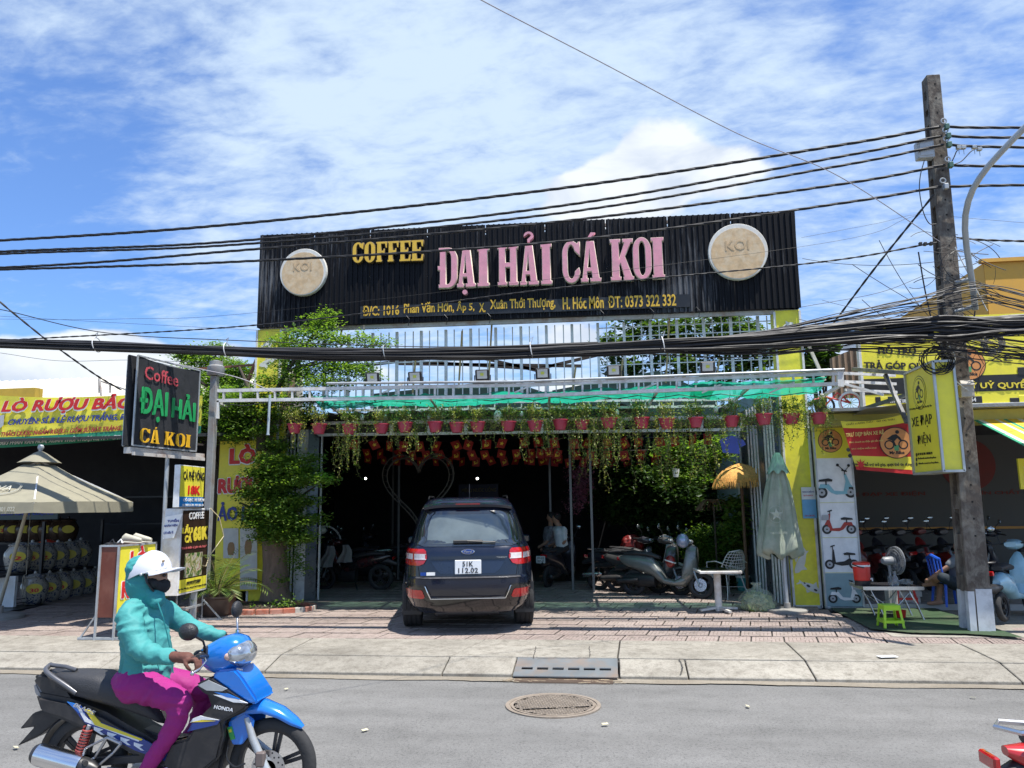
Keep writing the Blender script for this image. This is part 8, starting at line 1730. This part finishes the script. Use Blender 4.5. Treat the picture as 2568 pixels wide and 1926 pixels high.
# seat: lofted along its length
rg = []
for x, zt, zb, w in ((385,1000,1060,.06),(440,985,1100,.10),(560,985,1150,.125),(680,992,1185,.13),(800,1035,1215,.13),(900,1090,1250,.115),(1000,1180,1290,.09),(1060,1265,1325,.06),(1085,1305,1335,.03)):
    a, b = h(x, zt), h(x, zb); c = (a+b)/2; hh = (a.z-b.z)/2; rg.append([V((c.x, YH+w*math.copysign(abs(math.cos(t))**.7, math.cos(t)), c.z+hh*math.copysign(abs(math.sin(t))**.6, math.sin(t)))) for t in [2*PI*i/20 for i in range(20)]])
m = MB(); m.loft(rg); m.build('seat', SEATM, mb_, smooth=60)
m = MB()
P = [h(500,1140,-.115), h(420,1085,-.12), h(325,1020,-.115), h(300,985,-.08), h(330,955,0), h(300,985,.08), h(325,1020,.115), h(420,1085,.12), h(500,1140,.115)]; m.tube(spline(P, 6),.016,8); m.tube([h(330,957,-.03), h(430,968,-.05), h(500,990,-.05)],.014,8); m.build('grab_rail', mat('grey_cast', (.14,.14,.15),.35,.5), mb_, smooth=60)
pz('rear_mudguard', SATB, [(345,1235),(450,1280),(430,1300),(300,1400),(148,1472),(262,1345),(165,1360),(255,1255)],-.055,.055, bev=.008); m = MB()
for a0 in (0,):
    rgm = []
    for i in range(13): a = rad(165-i*9); rgm.append([rc+V(((.31+.02*k2)*math.cos(a), w, (.31+.02*k2)*math.sin(a))) for w, k2 in ((-.06,-.6),(-.05,0),(0,.4),(.05,0),(.06,-.6),(0,.1))])
    m.loft(rgm)
m.build('inner_guard', SATB, mb_, smooth=50)
pz('frame_body', SATB, [(860,1330),(1180,1420),(1330,1390),(1500,1300),(1520,1420),(1470,1640),(1100,1700),(900,1600)],-.07,.07, bev=.02)
pz('leg_shield', SATB, [(1352,1050),(1440,1008),(1690,1185),(1660,1215),(1525,1290),(1535,1370),(1500,1520),(1400,1600),(1250,1640),(1150,1560),(1200,1420),(1310,1390),(1400,1240),(1490,1150),(1400,1100)],-.155,-.10, bev=.014); pz('leg_shield', SATB, [(1352,1050),(1440,1008),(1690,1185),(1660,1215),(1525,1290),(1535,1370),(1400,1600),(1250,1640),(1200,1420),(1310,1390),(1400,1240),(1490,1150)],.10,.155, bev=.014)
pz('shield_centre', SATB, [(1370,1040),(1440,1005),(1690,1180),(1640,1240),(1530,1290),(1460,1500),(1380,1480),(1440,1230)],-.11,.11, bev=.02)
pz('front_panel', BLUE, [(1440,1008),(1480,965),(1590,955),(1640,1010),(1735,1150),(1732,1180),(1690,1184),(1560,1095)],-.125,.125, bev=.03); pz('shield_decal', mat('silver_decal', (.45,.48,.5),.3,.4),[(1375,1052),(1440,1020),(1560,1075),(1530,1090),(1430,1085)],-.158,-.15, bev=0)
pz('shield_decal', MATS['decal_white'],[(1475,1112),(1560,1115),(1690,1165),(1600,1160)],-.158,-.15, bev=0); pz('shield_decal', BLUE, [(1480,1095),(1570,1108),(1640,1140),(1560,1128)],-.1585,-.15, bev=0)
pz('shield_decal', DBLUE, [(1340,1290),(1520,1270),(1500,1300),(1310,1345)],-.158,-.15, bev=0); pz('shield_decal', MATS['decal_white'],[(1345,1262),(1390,1245),(1515,1272),(1400,1270),(1325,1290)],-.159,-.15, bev=0); pz('shield_decal', MATS['decal_yellow'],[(1330,1285),(1400,1272),(1490,1278),(1400,1284)],-.1595,-.15, bev=0)
btext('HONDA', MATS['decal_white'],1396,1240,1520,1262,22,.1,-.161); btext('HONDA', MATS['decal_silver'],1545,985,1585,993,9,.1,-.127)
pz('engine', ALU, [(960,1500),(1200,1490),(1250,1560),(1180,1680),(900,1680),(880,1590)],-.10,.10, bev=.03)
# handlebar cowl, headlamp, indicators
rg = []
for x, zt, zb, w in ((1300,868,905,.05),(1340,840,930,.10),(1400,800,985,.13),(1460,765,1015,.135),(1530,748,1000,.13),(1590,765,960,.11),(1635,820,935,.07)):
    a, b = h(x, zt), h(x, zb); c = (a+b)/2; hh = (a.z-b.z)/2; rg.append([V((c.x, YH+w*math.copysign(abs(math.cos(t))**.8, math.cos(t)), c.z+hh*math.copysign(abs(math.sin(t))**.8, math.sin(t)))) for t in [2*PI*i/20 for i in range(20)]])
m = MB(); m.loft(rg); m.build('handlebar_cowl', BLUE, mb_, smooth=45)
m = MB(); c = h(1575,875,-.01); m.ball(c, (.092,.13,.082),20); m.build('headlamp', CLEAR, mb_, smooth=60); m = MB(); m.ball(c+V((.03,-.03,.0)),(.06,.05,.045),14); m.build('reflector', CHROME, mb_, smooth=60)
for dy in (-.12,.12): m = MB(); m.ball(h(1500,900, dy*.92),(.05,.025,.028),12); m.build('indicator', mat('indicator_glass', (.65,.45,.38),.15, coat=.5), mb_, smooth=60)
m = MB(); m.tube([h(1290,905,-.33), h(1330,900,-.2), h(1390,900,0), h(1330,900,.2), h(1290,905,.33)],.014,8); m.build('handlebar', BLACK, mb_); 
for s in (-1,1): m = MB(); m.tube([h(1255,925, s*.34)+V((.0,0,.0)), h(1300,905, s*.22)],.020,10); m.build('grip', RUBBER, mb_, smooth=60)
m = MB(); m.tube([h(1330,900,-.2), h(1345,935,-.24), h(1300,985,-.34), h(1255,1010,-.38)],.007,6); m.ball(h(1255,1012,-.38),.014,8); m.build('brake_lever', STEEL, mb_, smooth=60)
m = MB(); m.ball(h(1298,890,-.2),(.035,.03,.03),12); m.build('switch_box', BLACK, mb_, smooth=60)
m = MB(); m.ball(h(1230,740,-.28),(.062,.045,.053),18); m.build('mirror', mat('mirror_shell', (.02,.02,.022),.5, bump=.3, bscale=80), mb_, smooth=60); m = MB(); m.tube([h(1275,772,-.27), h(1325,800,-.22), h(1340,850,-.18), h(1340,890,-.16)],.007,7); m.lathe([(.016,-.02),(.016,.03),(.01,.035)], h(1340,870,-.16),10); m.build('mirror_stalk', BLACK, mb_, smooth=60)
m = MB(); m.ball(h(1546,592,.3),(.030,.06,.056),16); m.build('mirror', mat('mirror_shell', (.02,.02,.022)), mb_, smooth=60); m = MB(); m.tube([h(1548,640,.3), h(1550,700,.26), h(1552,755,.2)],.007,7); m.lathe([(.016,-.02),(.016,.03)], h(1552,755,.2),10); m.build('mirror_stalk', CHROME, mb_, smooth=60)
# front fender: shell swept over the wheel
rg = []
for zx, zy, w, t_ in ((1560,1440,.05,.02),(1540,1370,.07,.05),(1560,1300,.085,.075),(1640,1245,.085,.07),(1740,1240,.078,.06),(1840,1275,.07,.045),(1920,1325,.055,.03),(1978,1362,.02,.012)):
    p = h(zx, zy); d = (fc_-V((p.x, YH, p.z))).normalized(); rg.append([p+V((0, w*math.cos(t),0))-d*(t_*math.sin(t))+d*t_*.6*(1 if 0 else 0) for t in [PI*i/10 for i in range(11)]]+[p+V((0,(w-.006)*math.cos(t),0))-d*((t_-.008)*math.sin(t))+d*.012 for t in [PI-PI*i/10 for i in range(11)]])
m = MB(); m.loft(rg); m.build('front_fender', BLUE, mb_, smooth=50); pz('fender_side', BLUE, [(1535,1300),(1640,1245),(1700,1290),(1690,1360),(1620,1450),(1560,1450),(1530,1370)],-.088,-.075, bev=.006); pz('fender_side', BLUE, [(1535,1300),(1640,1245),(1700,1290),(1690,1360),(1620,1450),(1560,1450)],.075,.088, bev=.006)
pz('green_sticker', mat('sticker_green', (.05,.35,.08),.5),[(1528,1340),(1558,1330),(1580,1410),(1552,1420)],-.092,-.087, bev=0); pz('green_sticker', mat('decal_yellow', (.72,.58,.05)),[(1537,1352),(1555,1346),(1560,1366),(1542,1371)],-.0935,-.087, bev=0)
for s in (-1,1): m = MB(); m.tube([h(1610,1300, s*.085), h(1650,1440, s*.088), V((fc_.x, YH+s*.088, fc_.z))],[.018,.024,.024],10); m.build('fork_leg', GREYM, mb_, smooth=60)
m = MB(); m.tube(spline([h(1490,1480,-.11), h(1480,1560,-.12), h(1530,1620,-.11), h(1600,1600,-.1)],5),.006,6); m.build('brake_hose', BLACK, mb_)
m = MB(); c = h(1700,1570,-.1); m.box(c, (.06,.04,.09)); m.build('brake_caliper', mat('grey_caliper', (.15,.12,.11),.4), mb_, bevel=.01)
# exhaust, shock, bracket
m = MB(); a, b = h(225,1530,-.19), h(620,1640,-.17); d = (b-a).normalized(); A = d.to_track_quat('Z', 'Y').to_matrix(); L = (b-a).length
m.lathe([(.02,.012),(.05,0),(.062,.02),(.064, L*.6),(.05, L*.95),(.03, L*1.05)], a, 24, A); m.build('exhaust', SATB, mb_, smooth=50); m = MB(); m.lathe([(.066,.03),(.0675,.04),(.0675, L*.75),(.066, L*.78)], a, 24, A); m.f = [f for f in m.f if len(f) <= 4]; m.m = m.m[:len(m.f)]; m.build('heat_shield', CHROME, mb_, smooth=50)
m = MB(); m.tube([h(700,1640,-.16), h(1000,1660,-.14), h(1200,1600,-.1)],.018,8); m.build('exhaust_pipe', STEEL, mb_, smooth=60)
m = MB(); p0, p1 = h(578,1365,-.13), h(520,1530,-.13); ax = (p1-p0); N = 110; e1 = ax.normalized().orthogonal().normalized(); e2 = ax.normalized().cross(e1); m.tube([p0+ax*(i/N)+(e1*math.cos(i/N*2*PI*9)+e2*math.sin(i/N*2*PI*9))*.028 for i in range(N+1)],.006,6); m.build('shock_spring', mat('red_spring', (.30,.05,.04),.4), mb_, smooth=60); m = MB(); m.tube([p0-ax*.1, p1+ax*.1],.013,8); m.build('shock_damper', GREYM, mb_)
m = MB()
for a, b in (((700,1430),(790,1470)),((790,1470),(740,1530)),((740,1530),(610,1640)),((700,1430),(620,1560)),((620,1560),(520,1620)),((520,1620),(610,1640)),((700,1430),(560,1500)),((560,1500),(545,1545))): m.beam(h(*a, -.155), h(*b, -.155),.022,.014)
m.build('footpeg_bracket', ALU, mb_, bevel=.004); m = MB(); m.tube([h(500,1565,-.12), h(560,1600,-.22)],.016,8); m.build('footpeg', RUBBER, mb_); m = MB(); m.beam(rc+V((0,-.08,0)), h(960,1560,-.09),.035,.05); m.beam(rc+V((0,.08,0)), h(960,1560,.09),.035,.05); m.build('swingarm', SATB, mb_, bevel=.006)
m = MB(); m.box(h(1352,1090,-.06),(.012,.008,.035)); m.tube([h(1345,1050,-.06), h(1352,1085,-.06)],.003,5); m.build('key', CHROME, mb_)
# ================================================================ parked scooters: one builder, local x forward
def lf(m, st, par, name, mt, n=16, e=.8, sm=50):
    rg = []
    for x, z0, z1, w in st: c = (z0+z1)/2; hh = (z1-z0)/2; rg.append([V((x, w*math.copysign(abs(math.cos(t))**e, math.cos(t)), c+hh*math.copysign(abs(math.sin(t))**e, math.sin(t)))) for t in [2*PI*i/n for i in range(n)]])
    m = MB(); m.loft(rg); return m.build(name, mt, par, smooth=sm, local=True)
def scooter(label, loc, rz, paint, group=None, kind='scooter', lean=rad(-7), plate=None, seatm=None):
    t = thing('parked_motorbike', label, 'motorbike', loc, rz, group); t.rotation_euler = (lean, 0, rz); A = Matrix.Rotation(PI/2,3, 'X'); ub = kind == 'underbone'; eb = kind == 'ebike'; R = .27 if ub else (.2 if eb else .235); wb = .62 if ub else (.55 if eb else .63)
    wheel(t, V((-wb, 0, R)), R, .042,5, n=28, ax=A, local=True); wheel(t, V((wb, 0, R)), R, .036,5,.055, n=28, ax=A, local=True)
    if ub:
        lf(m, [(-.85,.68,.72,.03),(-.7,.58,.74,.09),(-.4,.48,.72,.11),(-.1,.42,.60,.10),(.1,.34,.5,.08),(.2,.3,.42,.05)], t, 'side_panel', paint); lf(m, [(-.75,.72,.78,.07),(-.5,.72,.80,.11),(-.2,.68,.76,.10),(.0,.62,.68,.06)], t, 'seat', SEATM)
        lf(m, [(.2,.30,.60,.12),(.32,.32,.82,.13),(.40,.42,.88,.10),(.46,.6,.86,.05)], t, 'leg_shield', paint); lf(m, [(-.1,.16,.42,.09),(.15,.16,.44,.10),(.28,.2,.4,.06)], t, 'engine', SATB)
    elif eb:
        lf(m, [(-.6,.48,.56,.05),(-.45,.40,.66,.09),(-.2,.34,.62,.10),(-.1,.26,.4,.10),(.15,.24,.30,.13),(.35,.26,.5,.11),(.42,.4,.72,.08)], t, 'side_panel', paint); lf(m, [(-.5,.68,.74,.07),(-.3,.68,.78,.12),(-.08,.66,.74,.09)], t, 'seat', SEATM); lf(m, [(.3,.3,.6,.12),(.38,.3,.85,.13),(.44,.4,.9,.08)], t, 'leg_shield', paint)
    else:
        lf(m, [(-.92,.66,.70,.04),(-.8,.54,.74,.10),(-.5,.44,.74,.145),(-.25,.36,.70,.15),(-.12,.26,.55,.15),(.0,.22,.34,.16),(.2,.20,.31,.17),(.34,.20,.40,.15),(.42,.28,.5,.12)], t, 'side_panel', paint); lf(m, [(-.8,.72,.78,.08),(-.55,.72,.81,.13),(-.3,.70,.79,.12),(-.12,.66,.73,.07)], t, 'seat', SEATM)
        lf(m, [(.33,.24,.56,.16),(.40,.26,.90,.18),(.48,.34,.94,.15),(.56,.5,.9,.09)], t, 'leg_shield', paint); lf(m, [(-.75,.2,.4,.06),(-.5,.16,.42,.11),(-.2,.18,.4,.10)], t, 'engine', SATB)
    lf(m, [(wb-.28, R+.10, R+.2,.03),(wb-.16, R*2-.06, R*2+.03,.05),(wb, R*2+.0, R*2+.06,.055),(wb+.18, R*2-.08, R*2+.0,.045),(wb+.26, R*2-.16, R*2-.1,.02)], t, 'front_fender', paint)
    lf(m, [(-wb-.36, R+.22, R+.3,.02),(-wb-.2, R*2-.02, R*2+.12,.05),(-wb, R*2+.02, R*2+.1,.06)], t, 'rear_mudguard', SATB)
    hx, hz = .33,1.0 if not eb else 1.02
    lf(m, [(hx-.12, hz-.05, hz+.02,.08),(hx, hz-.09, hz+.06,.13),(hx+.10, hz-.08, hz+.03,.11),(hx+.15, hz-.05, hz, .05)], t, 'handlebar_cowl', paint); q = MB(); q.ball((hx+.12,0, hz-.02),(.05,.085,.045),12); q.build('headlamp', CLEAR, t, smooth=60, local=True)
    q = MB(); q.tube([V((hx-.10,-.33, hz-.01)), V((hx-.02,-.15, hz)), V((hx-.02,.15, hz)), V((hx-.10,.33, hz-.01))],.013,6); q.build('handlebar', BLACK, t, local=True)
    for s in (-1,1):
        q = MB(); q.tube([V((hx, s*.16, hz)), V((hx+.02, s*.2, hz+.12)), V((hx-.02, s*.24, hz+.19))],.006,5); q.build('mirror_stalk', BLACK, t, local=True); q = MB(); q.ball((hx-.03, s*.25, hz+.22),(.018,.058,.042),12); q.build('mirror', mat('mirror_silver', (.5,.55,.58),.08,.9), t, smooth=60, local=True)
        q = MB(); q.tube([V((hx+.06, s*.07,.8)), V((wb-.02, s*.075, R))],.018,6); q.build('fork_leg', GREYM, t, local=True)
    q = MB(); q.lathe([(.02,0),(.05,.02),(.052,.34),(.03,.42)],(-wb-.28,-.15, R+.02),14, Matrix.Rotation(rad(86),3, 'Y')); q.build('exhaust', SATB if not ub else STEEL, t, smooth=50, local=True) if not eb else None
    q = MB(); q.box((-wb-.30,0,.66),(.03,.14,.06)); q.build('tail_light', LENS, t, bevel=.008, local=True); q = MB(); q.tube([V((-.5,.0,.80)), V((-.82,-.09,.80)), V((-.88,0,.80)), V((-.82,.09,.80)), V((-.5,.0,.80))],.012,6); q.build('grab_rail', STEEL if ub else SATB, t, local=True); q = MB(); q.tube([V((-.1,.1,.25)), V((-.2,.2,.02))],.012,6); q.build('kickstand', BLACK, t, local=True)
    if plate:
        q = MB(); q.box((-wb-.33,0,.50),(.006,.19,.14)); q.build('number_plate', MATS['plate_white'], t, local=True)
        for s_, z in zip(plate, (.51,.445)): text(s_, INK, (-wb-.334,.075, z),(0,-1,0),(0,0,1),.15,.045,.001,.01, t) if False else None
    return t
def gp(px, py, z=.2): return aZ(px, py, z)
SGREY = mat('scooter_grey', (.20,.21,.20),.3,.2, coat=.5); DKP = mat('dark_paint', (.03,.03,.04),.3, coat=.5); WHP = mat('pearl_white', (.6,.6,.6),.3, coat=.5); RDP = mat('dark_red_paint', (.25,.02,.02),.3, coat=.5)
def place(px, Y, z=.21): p = aY(px, 1400, Y); return V((p.x, Y, z))
G1 = 'motorbikes parked on the right of the hall'
scooter('grey scooter with a silver helmet on its handlebar, nearest of the right row', place(1668,14.45), rad(-22), SGREY, G1)
scooter('dark scooter directly behind the grey one, chrome tail in view', place(1622,14.95), rad(-24), mat('mid_grey_paint', (.09,.09,.09),.3,.3, coat=.6), G1); scooter('dark motorbike furthest left of the right row, pale tail end', place(1572,15.3), rad(-24), DKP, G1, 'underbone'); scooter('white and black fronted motorbike with a red cape behind the grey scooter', place(1625,15.9), rad(-24), WHP, G1)
p = place(1706,14.3); hp_ = aY(1712,1356,14.2); t = thing('motorbike_helmet', 'shiny silver blue helmet hanging on the grey scooter', 'helmet', hp_); MB().ball(hp_, (.115,.12,.13),20).build('shell', mat('silver_blue_gloss', (.35,.40,.55),.12,.3, coat=1.), t, smooth=60); MB().box(hp_+V((0,.0,.0)),(.006,.246,.26)).build('centre_line', SATB, t) if False else None
hp_ = aY(1681,1408,14.3); t = thing('motorbike_helmet', 'small red and white striped helmet hung inside the grey scooter', 'helmet', hp_); MB().ball(hp_, (.09,.1,.11),16).build('shell', RDP, t, smooth=60); m = MB(); ring(m, hp_, .100,.012,20, Matrix.Rotation(.3,3, 'Y')); m.build('stripe', IWHITE, t)
p = aY(1585,1368,16.6); m = MB(); m.ball(p, (.24,.14,.22),14); tag(skin(m, 'red_raincoat', mat('red_nylon', (.16,.01,.01),.5), None, .03,2,.03,8), 'dark red nylon raincoat draped on the white fronted motorbike', 'raincoat')
LB = place(885,15.6); G2 = 'motorbikes parked on the left of the hall'
scooter('black and red underbone motorbike facing left with grey cloths hung on it', LB, rad(176), mat('black_red_paint', (.02,.018,.02),.25, coat=.6, dirt=(.25,.02,.02), dscale=3, damt=.6), G2, 'underbone'); scooter('dark scooter with one shiny mirror behind the cloth draped motorbike', place(870,17.2), rad(168), DKP, G2); scooter('dark motorbike deepest in the left of the hall', place(960,18.3), rad(172), DKP, G2, 'underbone')
CLO = mat('grey_cloth', (.22,.20,.19),.9, bump=.2)
for i, (px, py, w, hh, lb) in enumerate(((828,1395,.15,.42, 'pale grey cloth draped over the front of the left motorbike'),(866,1388,.14,.34, 'grey towel hung behind the handlebar of the left motorbike'))):
    c = aY(px, py, 15.25); m = MB(); rg = []
    for j in range(9): f = j/8; rg.append([c+V((w*(.45+.7*f)*math.cos(a)*(1+.1*math.cos(6*a+i))+.10*f*(-1+1.2*i)+.03*math.sin(f*5),.09*(1+.25*math.cos(5*a))*math.sin(a)*(.5+f), hh*(.5-f))) for a in [2*PI*k/24 for k in range(24)]])
    m.loft(rg); tag(m.build('draped_cloth', CLO, smooth=60), lb, 'cloth')
c = aY(820,1345,16); m = MB(); ring(m, c-V((.05,0,.15)),.36,.02,24, None, None, .1,2.2); tag(m.build('white_hoop', WPA), 'white curved tube hoop above the left motorbike', 'hoop')
c = aY(807,1330,15.4); tag(MB().ball(c, (.1,.1,.08),14).build('cream_helmet', mat('cream_gloss', (.5,.48,.38),.35), smooth=60), 'cream coloured helmet lying on the left motorbike', 'helmet')
sc = scooter('dark scooter seen from behind with plate 59-G2 787.47', place(1402,16.6), rad(72), DKP, None, 'scooter', rad(4)); rp_ = aY(1404,1412,15.75); t = sc
m = MB(); q = V((math.cos(rad(72)), math.sin(rad(72)),0)); rgt = V((q.y, -q.x, 0)); c = V((sc.location.x, sc.location.y, 0))-q*.97+V((0,0,.80)); npd = MB().box(c, (.19,.008,.14), rotz(rad(-18))).build('number_plate', mat('plate_white', (.72,.74,.76)), sc); text('59-G2', INK, c-rgt*.075-q*.006+V((0,0,.008)), rgt, EZ, .15,.045,.001,.01, sc); text('787.47', INK, c-rgt*.075-q*.006-V((0,0,.055)), rgt, EZ, .15,.045,.001,.01, sc)
# e-bike shop stock and street bikes
G3 = 'electric bikes lined up inside the shop'
for i, (px, Y, pt, rz_, nm) in enumerate(((2185,15.6, RDP, 95, 'dark red electric bike first from the left'),(2240,15.8, DKP, 100, 'black electric bike second from the left behind the fan'),(2295,15.6, DKP, 92, 'black electric bike in the middle of the row'),(2350,15.9, RDP, 98, 'dark red electric bike right of the middle'),(2405,15.7, DKP, 94, 'dark electric bike behind the seated man'),(2540,15.4, DKP, 175, 'dark electric bike side on, right of the pole'))):
    p = place(px, Y, .27); scooter(nm+' in the shop row', p, rad(rz_), pt, G3, 'ebike')
LBL = mat('baby_blue_paint', (.30,.52,.64),.25, coat=.7); p = place(2538,12.1,.21); scooter('baby blue electric scooter at the right edge beside the pole', p, rad(48), LBL, None, 'ebike', rad(-4))
TR = mat('red_tail_paint', (.45,.02,.02),.3, coat=.7); p = aY(2524,1830,3.75); scooter('red motorbike tail entering at the lower right corner', V((p.x+.90,3.95,.06)), rad(3), TR, None, 'underbone', 0)
# ================================================================ other people
def person(label, loc, J, shirt, trous, hair=True, vox=.02, skinm=SKIN, bare=False):
    t = thing('person', label, 'person', loc); g = lambda k: V(J[k])
    m = MB(); hd = g('head'); m.ball(hd, (.085,.075,.11),16); m.ball(hd+V((-.08 if J.get('face', -1) < 0 else .08,0,-.01)),(.018,.014,.02),8); limb(m, [hd-V((0,0,.08)), g('neck')],[.05,.055],10)
    for s in 'lr':
        limb(m, [g('sh'+s), g('el'+s), g('ha'+s)],[.045,.038,.028],10); e = g('ha'+s); d = (e-g('el'+s)).normalized(); m.ball(e+d*.05,(.04,.03,.03),8)
        for i in range(4): limb(m, [e+d*.05+V((0,0,(i-1.5)*.018)), e+d*.11+V((0,0,(i-1.5)*.02))],[.011,.008],6)
        limb(m, [g('kn'+s), g('an'+s)],[.055,.036],10); f = g('an'+s); fx = V((J.get('face', -1)*1., 0,0)); limb(m, [f-fx*.03-V((0,0,.03)), f+fx*.15-V((0,0,.05))],[.04,.03],8)
    limb(m, [g('hip'), g('neck')],[.1,.06],10); skin(m, 'body', skinm, t, vox*.7,3)
    m = MB(); a, b = g('hip'), g('neck'); torso(m, [(a, .13,.17),(a.lerp(b, .35),.125,.165),(a.lerp(b, .7),.125,.19),(a.lerp(b, .92),.09,.15),(b, .06,.07)])
    for s in 'lr': limb(m, [g('sh'+s), g('sh'+s).lerp(g('el'+s),.75)],[.07,.062],10)
    skin(m, 'shirt', shirt, t, vox, 3,.006,7)
    m = MB(); m.ball(a, (.15,.17,.11),14)
    for s in 'lr':
        limb(m, [a+V((0,.08 if s == 'l' else -.08,0)), g('kn'+s)],[.095,.075],10)
        if not bare: limb(m, [g('kn'+s), g('an'+s)],[.07,.055],10)
    skin(m, 'trousers', trous, t, vox, 3,.005,7)
    if hair: m = MB(); m.ball(hd+V((.02*-J.get('face', -1),0,.03)),(.092,.082,.1),14); skin(m, 'hair', HAIR, t, vox*.8,2)
    return t
z5b = lambda x, y, Y: aY(2150+x/5.292,1350+y/5.292, Y)
GSH = mat('grey_shirt', (.16,.17,.18),.85); NAVY = mat('dark_shorts', (.02,.03,.04),.85); WSH = mat('white_shirt', (.62,.63,.65),.85); DTR = mat('dark_trousers', (.02,.02,.025),.85)
Yb = 12.95
person('seated man in grey shirt and shorts with one ankle on his knee behind the pole', z5b(1300,900, Yb), dict(head=z5b(1355,110, Yb), neck=z5b(1365,215, Yb), shl=z5b(1330,260, Yb+.17), shr=z5b(1330,260, Yb-.17), ell=z5b(1200,390, Yb+.2), elr=z5b(1190,385, Yb-.2), hal=z5b(990,520, Yb+.05), har=z5b(970,530, Yb-.08), hip=z5b(1330,610, Yb), knl=z5b(1110,560, Yb+.12), knr=z5b(1130,520, Yb-.25), anl=z5b(1080,820, Yb+.12), anr=z5b(1010,575, Yb+.05), face=-1), GSH, NAVY, bare=True)
Yc = 16.2; zc = lambda x, y, dy=0.: aY(950+x/3.318,1150+y/3.318, Yc+dy)
person('person in white shirt seated on the dark scooter, seen from behind', zc(1520,720), dict(head=zc(1475,500), neck=zc(1500,560), shl=zc(1475,590,.12), shr=zc(1540,590,-.12), ell=zc(1490,690,.15), elr=zc(1545,690,-.15), hal=zc(1430,720,.3), har=zc(1490,720,-.1), hip=zc(1525,740), knl=zc(1430,790,.3), knr=zc(1450,800,-.1), anl=zc(1430,930,.3), anr=zc(1440,940,-.05), face=-1), WSH, DTR)
person('dim person in patterned shirt standing beside the dark scooter', zc(1400,960), dict(head=zc(1430,490,.5), neck=zc(1430,560,.5), shl=zc(1400,590,.6), shr=zc(1440,590,.3), ell=zc(1385,680,.6), elr=zc(1400,690,.3), hal=zc(1360,740,.5), har=zc(1355,720,.3), hip=zc(1420,740,.5), knl=zc(1400,850,.5), knr=zc(1420,850,.4), anl=zc(1400,960,.5), anr=zc(1420,960,.4), face=-1), mat('floral_dim', (.2,.2,.22),.85, var=.5, scale=20), DTR)
# tiny name variants for repeated labels
for g_ in ("bamboo poles on the bar screen",):
    L = sorted([o for o in bpy.data.objects if o.get('group') == g_], key=lambda o: o.data.vertices[0].co.x)
    for o, w in zip(L, ('leftmost, short and high up', 'second from the left', 'third from the left, the longest', 'fourth from the left, leaning', 'fifth, just left of centre', 'sixth, right of centre', 'seventh from the left', 'rightmost, thickest looking')): o['label'] = 'bamboo pole tied to the white bar screen, '+w
bpy.context.view_layer.update()
